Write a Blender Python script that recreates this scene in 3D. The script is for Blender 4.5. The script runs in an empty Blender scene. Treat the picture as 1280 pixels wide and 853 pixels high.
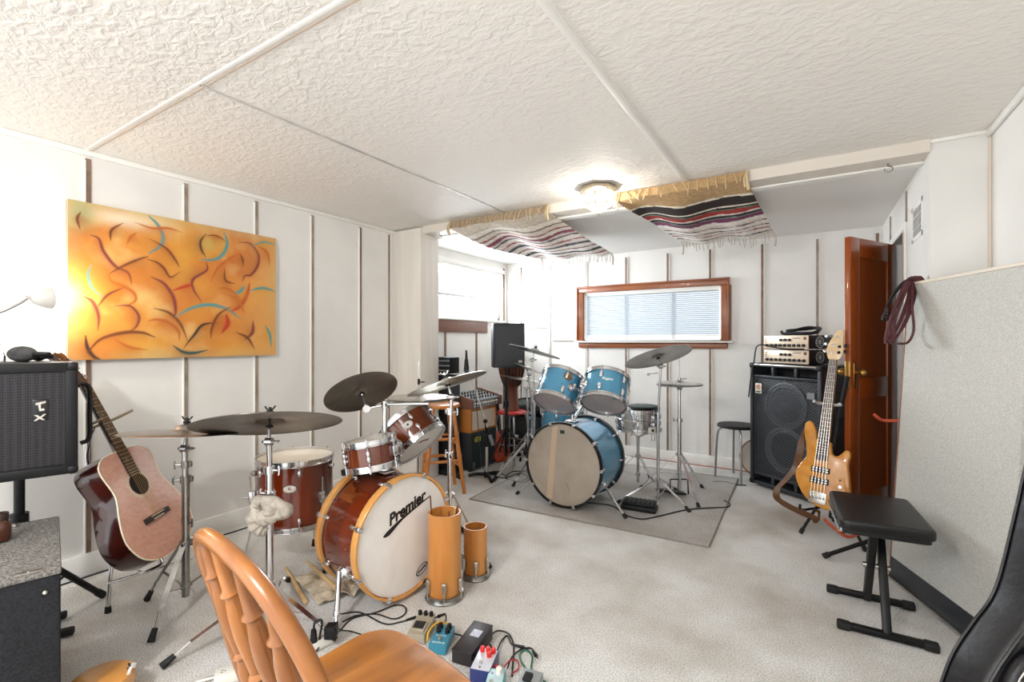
import bpy, bmesh, math, random
import numpy as np
from mathutils import Matrix, Vector, Euler, Quaternion, noise as mnoise
random.seed(7)
COL = bpy.context.scene.collection
PI = math.pi
# ---------------------------------------------------------------- camera geometry (measured from the photograph)
F = 594.0; TH = math.atan(375/594.0); CS, CC = math.sin(TH), math.cos(TH); CH = 1.25
def W(u, v, d):                       # point at depth d along a sight line
    a = (u-640)/F; b = (426.5-v)/F
    return Vector(((-CS+CC*a)*d, (CC+CS*a)*d, CH+b*d))
def FZ(u, v, z=0.0):                  # point at height z along a sight line
    return W(u, v, (z-CH)*F/(426.5-v))
def WX(u, v, x):
    a = (u-640)/F; return W(u, v, x/(-CS+CC*a))
def WY(u, v, y):
    a = (u-640)/F; return W(u, v, y/(CC+CS*a))
def V(*a): return Vector(a)
# ---------------------------------------------------------------- materials
def rgb(h):
    if isinstance(h, str):
        h = h.lstrip('#'); c = [int(h[i:i+2], 16)/255 for i in (0, 2, 4)]
        return tuple(x/12.92 if x <= .04045 else ((x+.055)/1.055)**2.4 for x in c) + (1,)
    return tuple(h)+(1,) if len(h) == 3 else tuple(h)
MATS = {}
def mat(name, col, rough=.5, metal=0., col2=None, scale=8., stretch=(1, 1, 1), detail=4., lo=.35, hi=.65,
        bump=0., bscale=60., bstretch=(1, 1, 1), bdist=.004, coat=0., spec=.5, emit=None, estr=0., alpha=None, trans=0., kind='noise'):
    m = bpy.data.materials.new(name); m.use_nodes = True; MATS[name] = m
    nt = m.node_tree; N = nt.nodes; L = nt.links; b = N['Principled BSDF']
    b.inputs['Base Color'].default_value = rgb(col); b.inputs['Roughness'].default_value = rough; b.inputs['Metallic'].default_value = metal
    b.inputs['Coat Weight'].default_value = coat; b.inputs['Specular IOR Level'].default_value = spec
    b.inputs['Transmission Weight'].default_value = trans
    if emit: b.inputs['Emission Color'].default_value = rgb(emit); b.inputs['Emission Strength'].default_value = estr
    tc = N.new('ShaderNodeTexCoord')
    if col2 is not None:
        mp = N.new('ShaderNodeMapping'); mp.inputs['Scale'].default_value = stretch
        L.new(tc.outputs['Object'], mp.inputs['Vector'])
        if kind == 'noise':
            t = N.new('ShaderNodeTexNoise'); t.inputs['Scale'].default_value = scale; t.inputs['Detail'].default_value = detail
            t.inputs['Distortion'].default_value = .6
            o = t.outputs['Fac']
        else:
            t = N.new('ShaderNodeTexVoronoi'); t.inputs['Scale'].default_value = scale; o = t.outputs['Distance']
        L.new(mp.outputs['Vector'], t.inputs['Vector'])
        cr = N.new('ShaderNodeValToRGB'); e = cr.color_ramp.elements
        e[0].position = lo; e[0].color = rgb(col); e[1].position = hi; e[1].color = rgb(col2)
        L.new(o, cr.inputs['Fac']); L.new(cr.outputs['Color'], b.inputs['Base Color'])
    if bump:
        mp2 = N.new('ShaderNodeMapping'); mp2.inputs['Scale'].default_value = bstretch
        L.new(tc.outputs['Object'], mp2.inputs['Vector'])
        t2 = N.new('ShaderNodeTexNoise'); t2.inputs['Scale'].default_value = bscale; t2.inputs['Detail'].default_value = 5
        L.new(mp2.outputs['Vector'], t2.inputs['Vector'])
        bp = N.new('ShaderNodeBump'); bp.inputs['Strength'].default_value = bump; bp.inputs['Distance'].default_value = bdist
        L.new(t2.outputs['Fac'], bp.inputs['Height']); L.new(bp.outputs['Normal'], b.inputs['Normal'])
    return m
def wood(name, c1, c2, scale=6, stretch=(1, 1, .12), rough=.35, coat=.3, lo=.3, hi=.7, bump=0.):
    return mat(name, c1, rough, 0, c2, scale, stretch, 6, lo, hi, coat=coat, bump=bump, bscale=scale*4, bstretch=stretch)
def vcol(name, rough=.6, bump=0., bscale=300.):
    m = mat(name, '#ffffff', rough, bump=bump, bscale=bscale); nt = m.node_tree
    a = nt.nodes.new('ShaderNodeVertexColor'); a.layer_name = 'Col'
    nt.links.new(a.outputs['Color'], nt.nodes['Principled BSDF'].inputs['Base Color']); return m

wall_m = mat('wall_paint', '#eceae6', .55, col2='#e2e0dc', scale=1.6, bump=.12, bscale=25)
ceil_m = mat('ceiling_plaster', '#eeeae4', .7, bump=.0)
gap_m = mat('batten_brown', '#8d7462', .7, col2='#6e5849', scale=9)
gap2_m = mat('batten_grey', '#a89b8c', .7, col2='#8b7c6c', scale=9)
white_trim = mat('white_trim', '#efede8', .5, bump=.05)
carpet_m = mat('carpet_pile', '#d8d4ce', .95)
rug_m = mat('rug_pile', '#a5a09a', .95)
chrome = mat('chrome', '#dcdcde', .16, 1.)
dchrome = mat('worn_chrome', '#a9a7a3', .28, 1., col2='#8b8883', scale=14)
nickel = mat('nickel', '#c9c5bd', .3, 1.)
rubber = mat('black_rubber', '#141414', .7)
blackm = mat('black_metal', '#09090a', .45, spec=.35)
blackp = mat('black_plastic', '#0d0d0f', .5, spec=.35, bump=.1, bscale=200)
tolex = mat('black_vinyl_cover', '#0c0c0e', .55, spec=.35, bump=.35, bscale=260, bdist=.002)
tolexg = mat('grey_black_vinyl_cover', '#25272b', .5, bump=.3, bscale=260, bdist=.002)
whitep = mat('white_plastic', '#e6e3da', .4)
headw = mat('drum_head_white', '#ece9e4', .5, col2='#e2ded8', scale=5)
headcoat = mat('drum_head_coated', '#efeae2', .6, col2='#e2d9c8', scale=6)
headtan = mat('drum_head_smoky', '#a79c8f', .45, col2='#988d80', scale=4)
headgrey = mat('drum_head_clear_grey', '#9b9394', .3, col2='#8b8486', scale=4)
mahog = wood('mahogany_lacquer', '#431405', '#74290c', 5, (1, 1, .3), .15, .8)
mahog2 = wood('amber_brown_lacquer', '#4f1c07', '#74320f', 5, (1, 1, .3), .15, .8)
maple = wood('honey_maple', '#c98a45', '#d9a057', 6, (1, 1, .2), .25, .5)
oak = wood('worn_oak', '#b3722d', '#8a521d', 12, (1.8, .16, 1), .3, .4, .34, .66)
oakd = wood('turned_oak', '#a8682a', '#7c471a', 9, (1, 1, .3), .3, .4)
stoolw = wood('orange_beech', '#c8803a', '#b06a2a', 8, (1, 1, .15), .4, .2)
doorw = wood('door_mahogany', '#9a4a17', '#843a0f', 4, (1, 1, .15), .3, .4)
trimw = wood('window_trim_wood', '#9c5a32', '#7d4222', 8, (.3, 1, 1), .35, .3)
sillw = wood('sill_wood', '#7f5440', '#6a4232', 8, (1, .2, 1), .45, .1)
tubew = wood('birch_tube', '#c98a45', '#b87432', 9, (1, 1, .06), .4, .2)
blue_m = mat('blue_sparkle_wrap', '#4288ae', .2, .35, col2='#63a9cc', scale=900, coat=.6, lo=.4, hi=.6)
bronze = mat('dark_bronze', '#837c73', .33, .95, col2='#645e57', scale=6, stretch=(1, 1, 1), bump=.03)
bronzel = mat('pale_bronze', '#c9c5bd', .3, .9, col2='#b5b1a8', scale=5)
silverc = mat('silver_bronze', '#a9a8a6', .3, .95, col2='#8e8d8a', scale=5)
stick_m = wood('hickory', '#d9b98a', '#c9a472', 20, (1, 1, .2), .5, 0)
cloth_m = mat('beige_cotton', '#d0c3ae', .95, col2='#b9aa92', scale=20, bump=.5, bscale=120)
spruce = wood('aged_spruce', '#dba893', '#cc977f', 60, (1, .03, 1), .3, .4)
rosew = wood('rosewood_sides', '#260a08', '#401510', 12, (1, .2, 1), .2, .7)
board = wood('rosewood_board', '#3a2a24', '#2c1f1a', 30, (1, .1, 1), .5, 0)
ash = wood('amber_ash', '#dc9a40', '#c07a26', 14, (1, .12, 1), .2, .7)
cream = mat('cream_binding', '#e9dcc0', .4)
leather_b = mat('brown_leather', '#6b4526', .5, col2='#553419', scale=20)
leather_k = mat('black_leatherette', '#09080a', .38, bump=.25, bscale=180, bdist=.002, coat=.1)
bag_m = mat('black_nylon', '#0b0a0e', .45, bump=.3, bscale=35, bdist=.006)
fabric_m = mat('panel_fabric', '#c8c7c2', .95, col2='#b2b1ab', scale=150, detail=6, lo=.36, hi=.64, bump=.25, bscale=220)
kick_m = mat('dark_base', '#22252b', .4)
kcarp = mat('grey_carpet_top', '#8d8984', .95, col2='#4f4c49', scale=140, detail=6, lo=.38, hi=.62, bump=.6, bscale=200)
kcarpd = mat('black_carpet_side', '#222328', .95, col2='#0f1013', scale=140, detail=6, lo=.38, hi=.62, bump=.6, bscale=200)
brass = mat('brass', '#b08a4a', .3, 1.)
amber_glass = mat('brown_glass', '#4a2412', .1, 0, coat=.3)
foam_m = mat('grey_foam', '#4e4c4c', .95, col2='#3c3a3a', scale=40, bump=.5, bscale=150)
cable_k = mat('black_cable', '#111112', .5)
def make_patterned():
    # carpet
    for m, a, b_, sc in ((carpet_m, '#f0efed', '#cac7c3', 160), (rug_m, '#d0cdca', '#aaa6a2', 170)):
        nt = m.node_tree; N = nt.nodes; L = nt.links; b = N['Principled BSDF']; tc = N['Texture Coordinate']
        n1 = N.new('ShaderNodeTexNoise'); n1.inputs['Scale'].default_value = sc; n1.inputs['Detail'].default_value = 3
        n2 = N.new('ShaderNodeTexNoise'); n2.inputs['Scale'].default_value = 2.2; n2.inputs['Detail'].default_value = 6
        for n in (n1, n2): L.new(tc.outputs['Object'], n.inputs['Vector'])
        r1 = N.new('ShaderNodeValToRGB'); r1.color_ramp.elements[0].position = .36; r1.color_ramp.elements[0].color = rgb(b_)
        r1.color_ramp.elements[1].position = .58; r1.color_ramp.elements[1].color = rgb(a)
        L.new(n1.outputs['Fac'], r1.inputs['Fac'])
        r2 = N.new('ShaderNodeValToRGB'); r2.color_ramp.elements[0].position = .3; r2.color_ramp.elements[0].color = rgb('#d8d2ca')
        r2.color_ramp.elements[1].position = .6; r2.color_ramp.elements[1].color = (1, 1, 1, 1)
        L.new(n2.outputs['Fac'], r2.inputs['Fac'])
        mx = N.new('ShaderNodeMix'); mx.data_type = 'RGBA'; mx.blend_type = 'MULTIPLY'; mx.inputs['Factor'].default_value = 1
        L.new(r1.outputs['Color'], mx.inputs['A']); L.new(r2.outputs['Color'], mx.inputs['B']); L.new(mx.outputs['Result'], b.inputs['Base Color'])
        bp = N.new('ShaderNodeBump'); bp.inputs['Strength'].default_value = .7; bp.inputs['Distance'].default_value = .012
        L.new(n1.outputs['Fac'], bp.inputs['Height']); L.new(bp.outputs['Normal'], b.inputs['Normal'])
    # trowelled ceiling
    nt = ceil_m.node_tree; N = nt.nodes; L = nt.links; b = N['Principled BSDF']; tc = N['Texture Coordinate']
    mp = N.new('ShaderNodeMapping'); mp.inputs['Scale'].default_value = (1, 1.6, 1); mp.inputs['Rotation'].default_value = (0, 0, .6)
    L.new(tc.outputs['Object'], mp.inputs['Vector'])
    n1 = N.new('ShaderNodeTexNoise'); n1.inputs['Scale'].default_value = 21; n1.inputs['Detail'].default_value = 6; n1.inputs['Distortion'].default_value = .55
    L.new(mp.outputs['Vector'], n1.inputs['Vector'])
    r = N.new('ShaderNodeValToRGB'); r.color_ramp.elements[0].position = .38; r.color_ramp.elements[1].position = .66
    L.new(n1.outputs['Fac'], r.inputs['Fac'])
    bp = N.new('ShaderNodeBump'); bp.inputs['Strength'].default_value = .38; bp.inputs['Distance'].default_value = .010
    L.new(r.outputs['Color'], bp.inputs['Height']); L.new(bp.outputs['Normal'], b.inputs['Normal'])
make_patterned()
def grille_mat(name, hole, metal, scale, rough=.4, met=.3):
    m = mat(name, hole, rough, met); nt = m.node_tree; N = nt.nodes; L = nt.links; b = N['Principled BSDF']; tc = N['Texture Coordinate']
    mp = N.new('ShaderNodeMapping'); mp.inputs['Scale'].default_value = (1, 1, .62); L.new(tc.outputs['Object'], mp.inputs['Vector'])
    v = N.new('ShaderNodeTexVoronoi'); v.inputs['Scale'].default_value = scale; v.inputs['Randomness'].default_value = .12
    L.new(mp.outputs['Vector'], v.inputs['Vector'])
    r = N.new('ShaderNodeValToRGB'); r.color_ramp.elements[0].position = .36; r.color_ramp.elements[0].color = rgb(hole)
    r.color_ramp.elements[1].position = .5; r.color_ramp.elements[1].color = rgb(metal)
    L.new(v.outputs['Distance'], r.inputs['Fac']); L.new(r.outputs['Color'], b.inputs['Base Color']); return m
grille_pa = grille_mat('perforated_grille', '#030304', '#2b282d', 150)
grille_cl = mat('grille_cloth', '#34373b', .7, col2='#43464b', scale=150, bump=.2, bscale=200)

# ---------------------------------------------------------------- mesh builder (all geometry is authored in world coordinates through self.M)
class G:
    def __init__(s, M=None): s.b = bmesh.new(); s.M = M or Matrix()
    def _v(s, p): return s.b.verts.new(s.M @ Vector(p))
    def _f(s, vs):
        try: return s.b.faces.new(vs)
        except ValueError: return None
    def box(s, c, size, R=None, bev=0., seg=2):
        b2 = bmesh.new(); bmesh.ops.create_cube(b2, size=1)
        for v in b2.verts: v.co = Vector((v.co.x*size[0], v.co.y*size[1], v.co.z*size[2]))
        if bev: bmesh.ops.bevel(b2, geom=b2.edges[:], offset=min(bev, min(size)*.45), segments=seg, affect='EDGES', profile=.5)
        T = s.M @ Matrix.Translation(Vector(c)) @ (R.to_4x4() if R is not None else Matrix())
        s._merge(b2, T); return s
    def _merge(s, b2, T):
        mp = {v: s.b.verts.new(T @ v.co) for v in b2.verts}
        for f in b2.faces: s._f([mp[v] for v in f.verts])
        b2.free()
    def ring(s, c, ax, bx, r, n, ph=0): return [s._v(c + r*(math.cos(ph+2*PI*i/n)*ax + math.sin(ph+2*PI*i/n)*bx)) for i in range(n)]
    def cyl(s, p0, p1, r0, r1=None, n=14, caps=True):
        p0 = Vector(p0); p1 = Vector(p1); r1 = r0 if r1 is None else r1
        d = (p1-p0).normalized(); a = d.orthogonal().normalized(); b = d.cross(a)
        A = s.ring(p0, a, b, r0, n); B = s.ring(p1, a, b, r1, n)
        for i in range(n): s._f([A[i], A[(i+1) % n], B[(i+1) % n], B[i]])
        if caps: s._f(A[::-1]); s._f(B)
        return s
    def tube(s, pts, r, n=8, sm=6, closed=False):
        P = [Vector(p) for p in pts]
        if sm > 1 and len(P) > 2:
            Q = []; k = len(P); rng = range(k if closed else k-1)
            for i in rng:
                p0 = P[(i-1) % k] if closed or i > 0 else P[0]*2-P[1]
                p1 = P[i]; p2 = P[(i+1) % k]; p3 = P[(i+2) % k] if closed or i+2 < k else P[-1]*2-P[-2]
                for j in range(sm):
                    t = j/sm; Q.append(.5*((2*p1)+(p2-p0)*t+(2*p0-5*p1+4*p2-p3)*t*t+(3*p1-p0-3*p2+p3)*t**3))
            if not closed: Q.append(P[-1])
            P = Q
        k = len(P); rs = r if callable(r) else (lambda t: r)
        t0 = (P[1]-P[0]).normalized(); a = t0.orthogonal().normalized(); rings = []
        for i in range(k):
            t = (P[(i+1) % k]-P[i-1]) if closed or 0 < i < k-1 else (P[1]-P[0] if i == 0 else P[-1]-P[-2])
            if t.length < 1e-9: t = t0
            t = t.normalized(); a = (a - t*a.dot(t)); a = a.normalized() if a.length > 1e-6 else t.orthogonal().normalized(); b = t.cross(a); t0 = t
            rings.append(s.ring(P[i], a, b, rs(i/(k-1)), n))
        for i in range(k if closed else k-1):
            A = rings[i]; B = rings[(i+1) % k]
            for j in range(n): s._f([A[j], A[(j+1) % n], B[(j+1) % n], B[j]])
        if not closed: s._f(rings[0][::-1]); s._f(rings[-1])
        return s
    def lathe(s, prof, M=None, n=40, closed=False):
        T = M or Matrix(); R = []
        for r, z in prof:
            if r < 1e-6: R.append([s._v(T @ Vector((0, 0, z)))])
            else: R.append([s._v(T @ Vector((r*math.cos(2*PI*i/n), r*math.sin(2*PI*i/n), z))) for i in range(n)])
        k = len(R)
        for i in range(k if closed else k-1):
            A, B = R[i], R[(i+1) % k]
            for j in range(n):
                j2 = (j+1) % n
                if len(A) == 1 and len(B) == 1: continue
                if len(A) == 1: s._f([A[0], B[j], B[j2]])
                elif len(B) == 1: s._f([A[j], A[j2], B[0]])
                else: s._f([A[j], A[j2], B[j2], B[j]])
        return s
    def prism(s, out, z0, z1, M=None, bev=0., seg=2):
        b2 = bmesh.new(); vs = [b2.verts.new((x, y, z0)) for x, y in out]; f = b2.faces.new(vs)
        r = bmesh.ops.extrude_face_region(b2, geom=[f]); ev = [g for g in r['geom'] if isinstance(g, bmesh.types.BMVert)]
        bmesh.ops.translate(b2, verts=ev, vec=(0, 0, z1-z0)); bmesh.ops.recalc_face_normals(b2, faces=b2.faces[:])
        if bev:
            zs = (min(z0, z1), max(z0, z1))
            ed = [e for e in b2.edges if abs(e.verts[0].co.z-e.verts[1].co.z) < 1e-7]
            bmesh.ops.bevel(b2, geom=ed, offset=bev, segments=seg, affect='EDGES', profile=.5)
        s._merge(b2, s.M @ (M or Matrix())); return s
    def ball(s, c, r, sc=(1, 1, 1), R=None, u=16, v=10):
        b2 = bmesh.new(); bmesh.ops.create_uvsphere(b2, u_segments=u, v_segments=v, radius=1)
        if not hasattr(r, '__len__'): r = (r*sc[0], r*sc[1], r*sc[2])
        T = s.M @ Matrix.Translation(Vector(c)) @ (R.to_4x4() if R is not None else Matrix()) @ Matrix.Diagonal((*r, 1))
        s._merge(b2, T); return s
    def hexa(s, p):                      # 8 corner points: bottom 4, top 4
        v = [s._v(q) for q in p]
        for f in ((3, 2, 1, 0), (4, 5, 6, 7), (0, 1, 5, 4), (1, 2, 6, 5), (2, 3, 7, 6), (3, 0, 4, 7)): s._f([v[i] for i in f])
        return s
    def bar(s, p0, p1, w, h, up=(0, 0, 1), bev=0.):   # rectangular bar from p0 to p1
        p0 = Vector(p0); p1 = Vector(p1); d = p1-p0; z = d.normalized(); x = Vector(up).cross(z)
        x = x.normalized() if x.length > 1e-6 else z.orthogonal().normalized(); y = z.cross(x)
        return s.box((p0+p1)/2, (w, h, d.length), Matrix((x, y, z)).transposed(), bev)
INV = {}
def finish(name, g, m, inv, ang=38):
    bmesh.ops.recalc_face_normals(g.b, faces=g.b.faces[:])
    me = bpy.data.meshes.new(name); g.b.transform(inv); g.b.to_mesh(me); g.b.free()
    for p in me.polygons: p.use_smooth = True
    me.set_sharp_from_angle(angle=math.radians(ang)); me.materials.append(m)
    o = bpy.data.objects.new(name, me); COL.objects.link(o); return o
def thing(name, label, cat, loc=(0, 0, 0), rz=0., group=None):
    o = bpy.data.objects.new(name, None); COL.objects.link(o); o.location = loc; o.rotation_euler = (0, 0, rz); o.empty_display_size = .05
    o['label'] = label; o['category'] = cat
    if group: o['group'] = group
    INV[o.name] = (Matrix.Translation(Vector(loc)) @ Matrix.Rotation(rz, 4, 'Z')).inverted(); return o
def rooted(o):
    while o.parent: o = o.parent
    return o
def part(name, g, m, parent, label=None, ang=38):
    o = finish(name, g, m, INV[rooted(parent).name], ang); o.parent = parent
    if label: o['label'] = label
    return o
def solo(name, g, m, label, cat, loc=(0, 0, 0), group=None, ang=38, kind=None):
    inv = Matrix.Translation(Vector(loc)).inverted(); o = finish(name, g, m, inv, ang); o.location = loc
    INV[o.name] = inv; o['label'] = label; o['category'] = cat
    if group: o['group'] = group
    if kind: o['kind'] = kind
    return o
def struct(name, g, m, parent=None, ang=30):
    if parent: return part(name, g, m, parent, None, ang)
    o = finish(name, g, m, Matrix(), ang); o['kind'] = 'structure'; INV[o.name] = Matrix(); return o
def frame(o, z, x=None):                 # matrix with origin o, local z along z, local x near x
    z = Vector(z).normalized(); x = Vector(x) if x is not None else (Vector((0, 0, 1)).cross(z) if abs(z.z) < .95 else Vector((1, 0, 0)))
    x = (x - z*x.dot(z)).normalized(); y = z.cross(x)
    M = Matrix((x, y, z)).transposed().to_4x4(); M.translation = Vector(o); return M
def text_part(txt, name, size, M, m, parent, shear=0., bold=0., sx=1., align='CENTER', depth=.0006):
    cu = bpy.data.curves.new(name, 'FONT'); cu.body = txt; cu.size = size; cu.shear = shear; cu.offset = bold; cu.extrude = depth
    cu.align_x = align; cu.align_y = 'CENTER'
    t = bpy.data.objects.new(name, cu); COL.objects.link(t); dg = bpy.context.evaluated_depsgraph_get()
    me = bpy.data.meshes.new_from_object(t.evaluated_get(dg)); bpy.data.objects.remove(t); me.name = name
    inv = INV[rooted(parent).name]
    me.transform(inv @ M @ Matrix.Diagonal((sx, 1, 1, 1))); me.materials.clear(); me.materials.append(m)
    o = bpy.data.objects.new(name, me); COL.objects.link(o); o.parent = parent; return o
# ================================================================ THE SETTING
XL, XR, XA, YB, YP, ZC, ZA, Y0 = -3.28, .73, .505, 5.07, 3.15, 2.27, 2.222, -1.3
def bx(x0, x1, y0, y1, z0, z1, g=None, bev=0.): 
    g = g or G(); g.box(((x0+x1)/2, (y0+y1)/2, (z0+z1)/2), (x1-x0, y1-y0, z1-z0), None, bev); return g
struct('floor', bx(XL-.15, 1.9, Y0, YB+.15, -.1, 0), carpet_m)
g = bx(XL-.15, 1.9, Y0, YP+.02, ZC, ZC+.12); struct('ceiling', g, ceil_m)
g = bx(XL-.15, 1.9, YP+.02, YB+.15, ZA, ZC+.12); struct('ceiling_alcove', g, mat('smooth_ceiling', '#e9e7e3', .6, bump=.08, bscale=20))
# left wall with the high window
WY0, WY1, WZ0, WZ1 = 3.52, 4.97, 1.50, 2.09
g = G(); bx(XL-.15, XL, Y0, WY0, 0, ZC, g); bx(XL-.15, XL, WY0, YB+.15, 0, WZ0, g); bx(XL-.15, XL, WY0, YB+.15, WZ1, ZC, g); bx(XL-.15, XL, WY1, YB+.15, WZ0, WZ1, g)
struct('wall_left', g, wall_m)
# back wall with the wide window
BX0, BX1, BZ0, BZ1 = -2.22, -.755, 1.255, 1.80
g = G(); bx(XL, BX0, YB, YB+.15, 0, ZC, g); bx(BX1, 1.9, YB, YB+.15, 0, ZC, g); bx(BX0, BX1, YB, YB+.15, 0, BZ0, g); bx(BX0, BX1, YB, YB+.15, BZ1, ZC, g)
struct('wall_back', g, wall_m)
# right side: block by the partition, alcove wall with the doorway, near right wall
DY0, DY1, DZ = 3.92, 4.43, 1.95
g = G(); bx(XA, XR+.1, YP+.02, 3.78, 0, ZC, g); bx(XA, XA+.1, 3.78, DY0, 0, ZC, g); bx(XA, XA+.1, DY0, DY1, DZ, ZC, g); bx(XA, XA+.1, DY1, YB, 0, ZC, g)
struct('wall_alcove', g, wall_m)
struct('wall_right', bx(XR, XR+.1, Y0, YP+.02, 0, ZC), wall_m)
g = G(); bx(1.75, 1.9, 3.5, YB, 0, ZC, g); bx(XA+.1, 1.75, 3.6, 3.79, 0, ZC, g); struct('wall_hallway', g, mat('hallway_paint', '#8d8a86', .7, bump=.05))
# pilaster and ceiling beam
struct('trim_1', bx(XL, -2.925, YP-.03, 3.36, 0, ZC-.015, bev=.004), mat('pilaster_paint', '#e6e1d9', .6, col2='#ddd7ce', scale=12, stretch=(1, 1, .08)))
g = bx(-2.925, XA, YP, 3.36, 2.205, ZC+.01); struct('trim_2', g, mat('beam_paint', '#ded6cb', .6, bump=.3, bscale=60))
g = bx(-2.925, XA, 3.30, 3.375, 2.195, ZA+.01, bev=.004); struct('trim_3', g, white_trim)
# ceiling strips
struct('trim_4', bx(-.697, -.662, Y0, YP, ZC-.008, ZC+.01, bev=.005), white_trim)
g = bx(-2.062, -2.046, .93, YP, ZC-.004, ZC+.01, bev=.002); struct('trim_5', g, mat('seam_strip', '#cfc9c0', .5, col2='#a9a7a6', scale=6, bump=.05))
g = bx(XL, XR, .922, .942, ZC-.004, ZC+.01, bev=.003); struct('trim_6', g, white_trim)
g = bx(XL, XR, .950, .956, ZC-.003, ZC+.01); struct('trim_7', g, mat('seam_brown_strip', '#c9b7a6', .6, bump=.02))  # thin pale brown line beside the white ceiling strip
# crown and corner mouldings
struct('trim_8', bx(XL, XL+.018, Y0, YP, ZC-.03, ZC, bev=.006), white_trim)
struct('trim_9', bx(XR-.02, XR, Y0, YP+.02, ZC-.035, ZC, bev=.008), white_trim)
struct('trim_10', bx(XA, XR, YP+.005, YP+.022, ZC-.02, ZC, bev=.005), white_trim)
struct('trim_11', bx(XR-.012, XR, YP+.005, YP+.03, 0, ZC-.035, bev=.004), mat('corner_strip', '#ddd3c6', .6, bump=.05))
n = 12
for y, m, z0 in ((.94, gap_m, .12), (1.409, gap2_m, .12), (1.85, gap2_m, .12), (2.289, gap2_m, .12), (2.752, gap_m, .12), (3.08, gap_m, .12)):
    w = .011 if y < 3 else .005
    struct('trim_%d' % n, bx(XL-.01, XL+.008, y-w, y+w, z0, 2.225), m); n += 1
    if y < 3: struct('trim_%d' % n, bx(XL-.01, XL+.013, y-w-.007, y-w, z0, 2.215, bev=.002), white_trim); n += 1
for x, m in ((-3.06, gap_m), (-2.666, gap2_m), (-2.19, gap2_m), (-1.719, gap_m), (-1.273, gap_m), (-.858, gap_m), (-.397, gap_m), (.042, gap2_m), (.470, gap_m)):
    w = .011 if x not in (-2.666, -2.19) else .006
    inwin = -2.3 < x < -.68
    for z0, z1 in (((1.872, 2.165), (.11, 1.168)) if inwin else ((.11, 2.165),)):
        struct('trim_%d' % n, bx(x-w, x+w, YB-.009, YB+.01, z0, z1), m); n += 1
        struct('trim_%d' % n, bx(x+w, x+w+.007, YB-.014, YB+.01, z0, z1, bev=.002), white_trim); n += 1
for y in (3.87, 4.42):                       # battens under the left window
    struct('trim_%d' % n, bx(XL-.01, XL+.009, y-.012, y+.012, .12, 1.345), gap_m); n += 1
struct('trim_%d' % n, bx(XL-.01, XL+.009, 4.985, 5.01, .12, 2.16), gap_m); n += 1
struct('trim_%d' % n, bx(-3.0, -2.70, YB-.012, YB, 1.405, 1.415), gap2_m); n += 1
struct('trim_%d' % n, bx(-2.62, -2.30, YB-.012, YB, 1.246, 1.256), gap2_m); n += 1
struct('baseboard_left', bx(XL, XL+.016, Y0, YP-.03, 0, .115, bev=.004), white_trim)
struct('baseboard_back', bx(XL, XA, YB-.016, YB, 0, .105, bev=.004), white_trim)
struct('baseboard_right', bx(XR-.016, XR, Y0, YP, 0, .1, bev=.004), white_trim)
# door casing on the alcove wall
g = G(); bx(XA-.014, XA, DY0-.06, DY0, 0, DZ+.05, g, .003); bx(XA-.014, XA, DY1, DY1+.06, 0, DZ+.05, g, .003); bx(XA-.014, XA, DY0, DY1, DZ, DZ+.05, g, .003)
struct('trim_%d' % n, g, white_trim); n += 1
struct('trim_%d' % n, bx(XA-.009, XA, 3.835, 3.85, DZ+.05, 2.19), gap2_m); n += 1
struct('trim_%d' % n, bx(XA-.009, XA, 4.55, 4.565, DZ+.05, 2.19), gap2_m); n += 1
# window 1 (left wall)
glass_m = mat('window_glass', '#ffffff', 0.02); 
def clear_glass(m, tint):
    nt = m.node_tree; N = nt.nodes; L = nt.links
    for x in list(N): 
        if x.type != 'OUTPUT_MATERIAL': N.remove(x)
    tr = N.new('ShaderNodeBsdfTransparent'); tr.inputs['Color'].default_value = rgb(tint); gl = N.new('ShaderNodeBsdfGlossy'); gl.inputs['Roughness'].default_value = .03
    mx = N.new('ShaderNodeMixShader'); mx.inputs['Fac'].default_value = .05
    L.new(tr.outputs[0], mx.inputs[1]); L.new(gl.outputs[0], mx.inputs[2])
    L.new(mx.outputs[0], [x for x in N if x.type == 'OUTPUT_MATERIAL'][0].inputs['Surface'])
clear_glass(glass_m, '#fbfdff')
alum = mat('window_aluminium', '#b9b7b5', .4, .6)
w1 = G(); bx(XL-.10, XL-.05, WY0, WY1, WZ0, WZ0+.03, w1); bx(XL-.10, XL-.05, WY0, WY1, WZ1-.03, WZ1, w1); bx(XL-.10, XL-.05, WY0, WY0+.03, WZ0, WZ1, w1); bx(XL-.10, XL-.05, WY1-.035, WY1, WZ0, WZ1, w1)
w1 = struct('window_1', w1, white_trim)
g = G(); bx(XL-.095, XL-.045, WY0+.03, WY1-.035, 1.738, 1.768, g); bx(XL-.095, XL-.05, 4.86, 4.89, WZ0+.03, 1.738, g); struct('window_rail', g, alum, w1)
struct('window_pane', bx(XL-.08, XL-.076, WY0+.03, WY1-.035, WZ0+.03, WZ1-.03), glass_m, w1)
struct('window_sill', bx(XL-.05, XL+.035, WY0-.04, WY1+.03, WZ0-.022, WZ0, bev=.004), white_trim, w1)
struct('window_apron', bx(XL, XL+.022, WY0-.02, 4.62, 1.345, WZ0-.022, bev=.004), sillw, w1)
struct('window_casing', bx(XL, XL+.014, WY0-.05, WY1+.03, WZ1, WZ1+.045, bev=.004), white_trim, w1)
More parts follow.
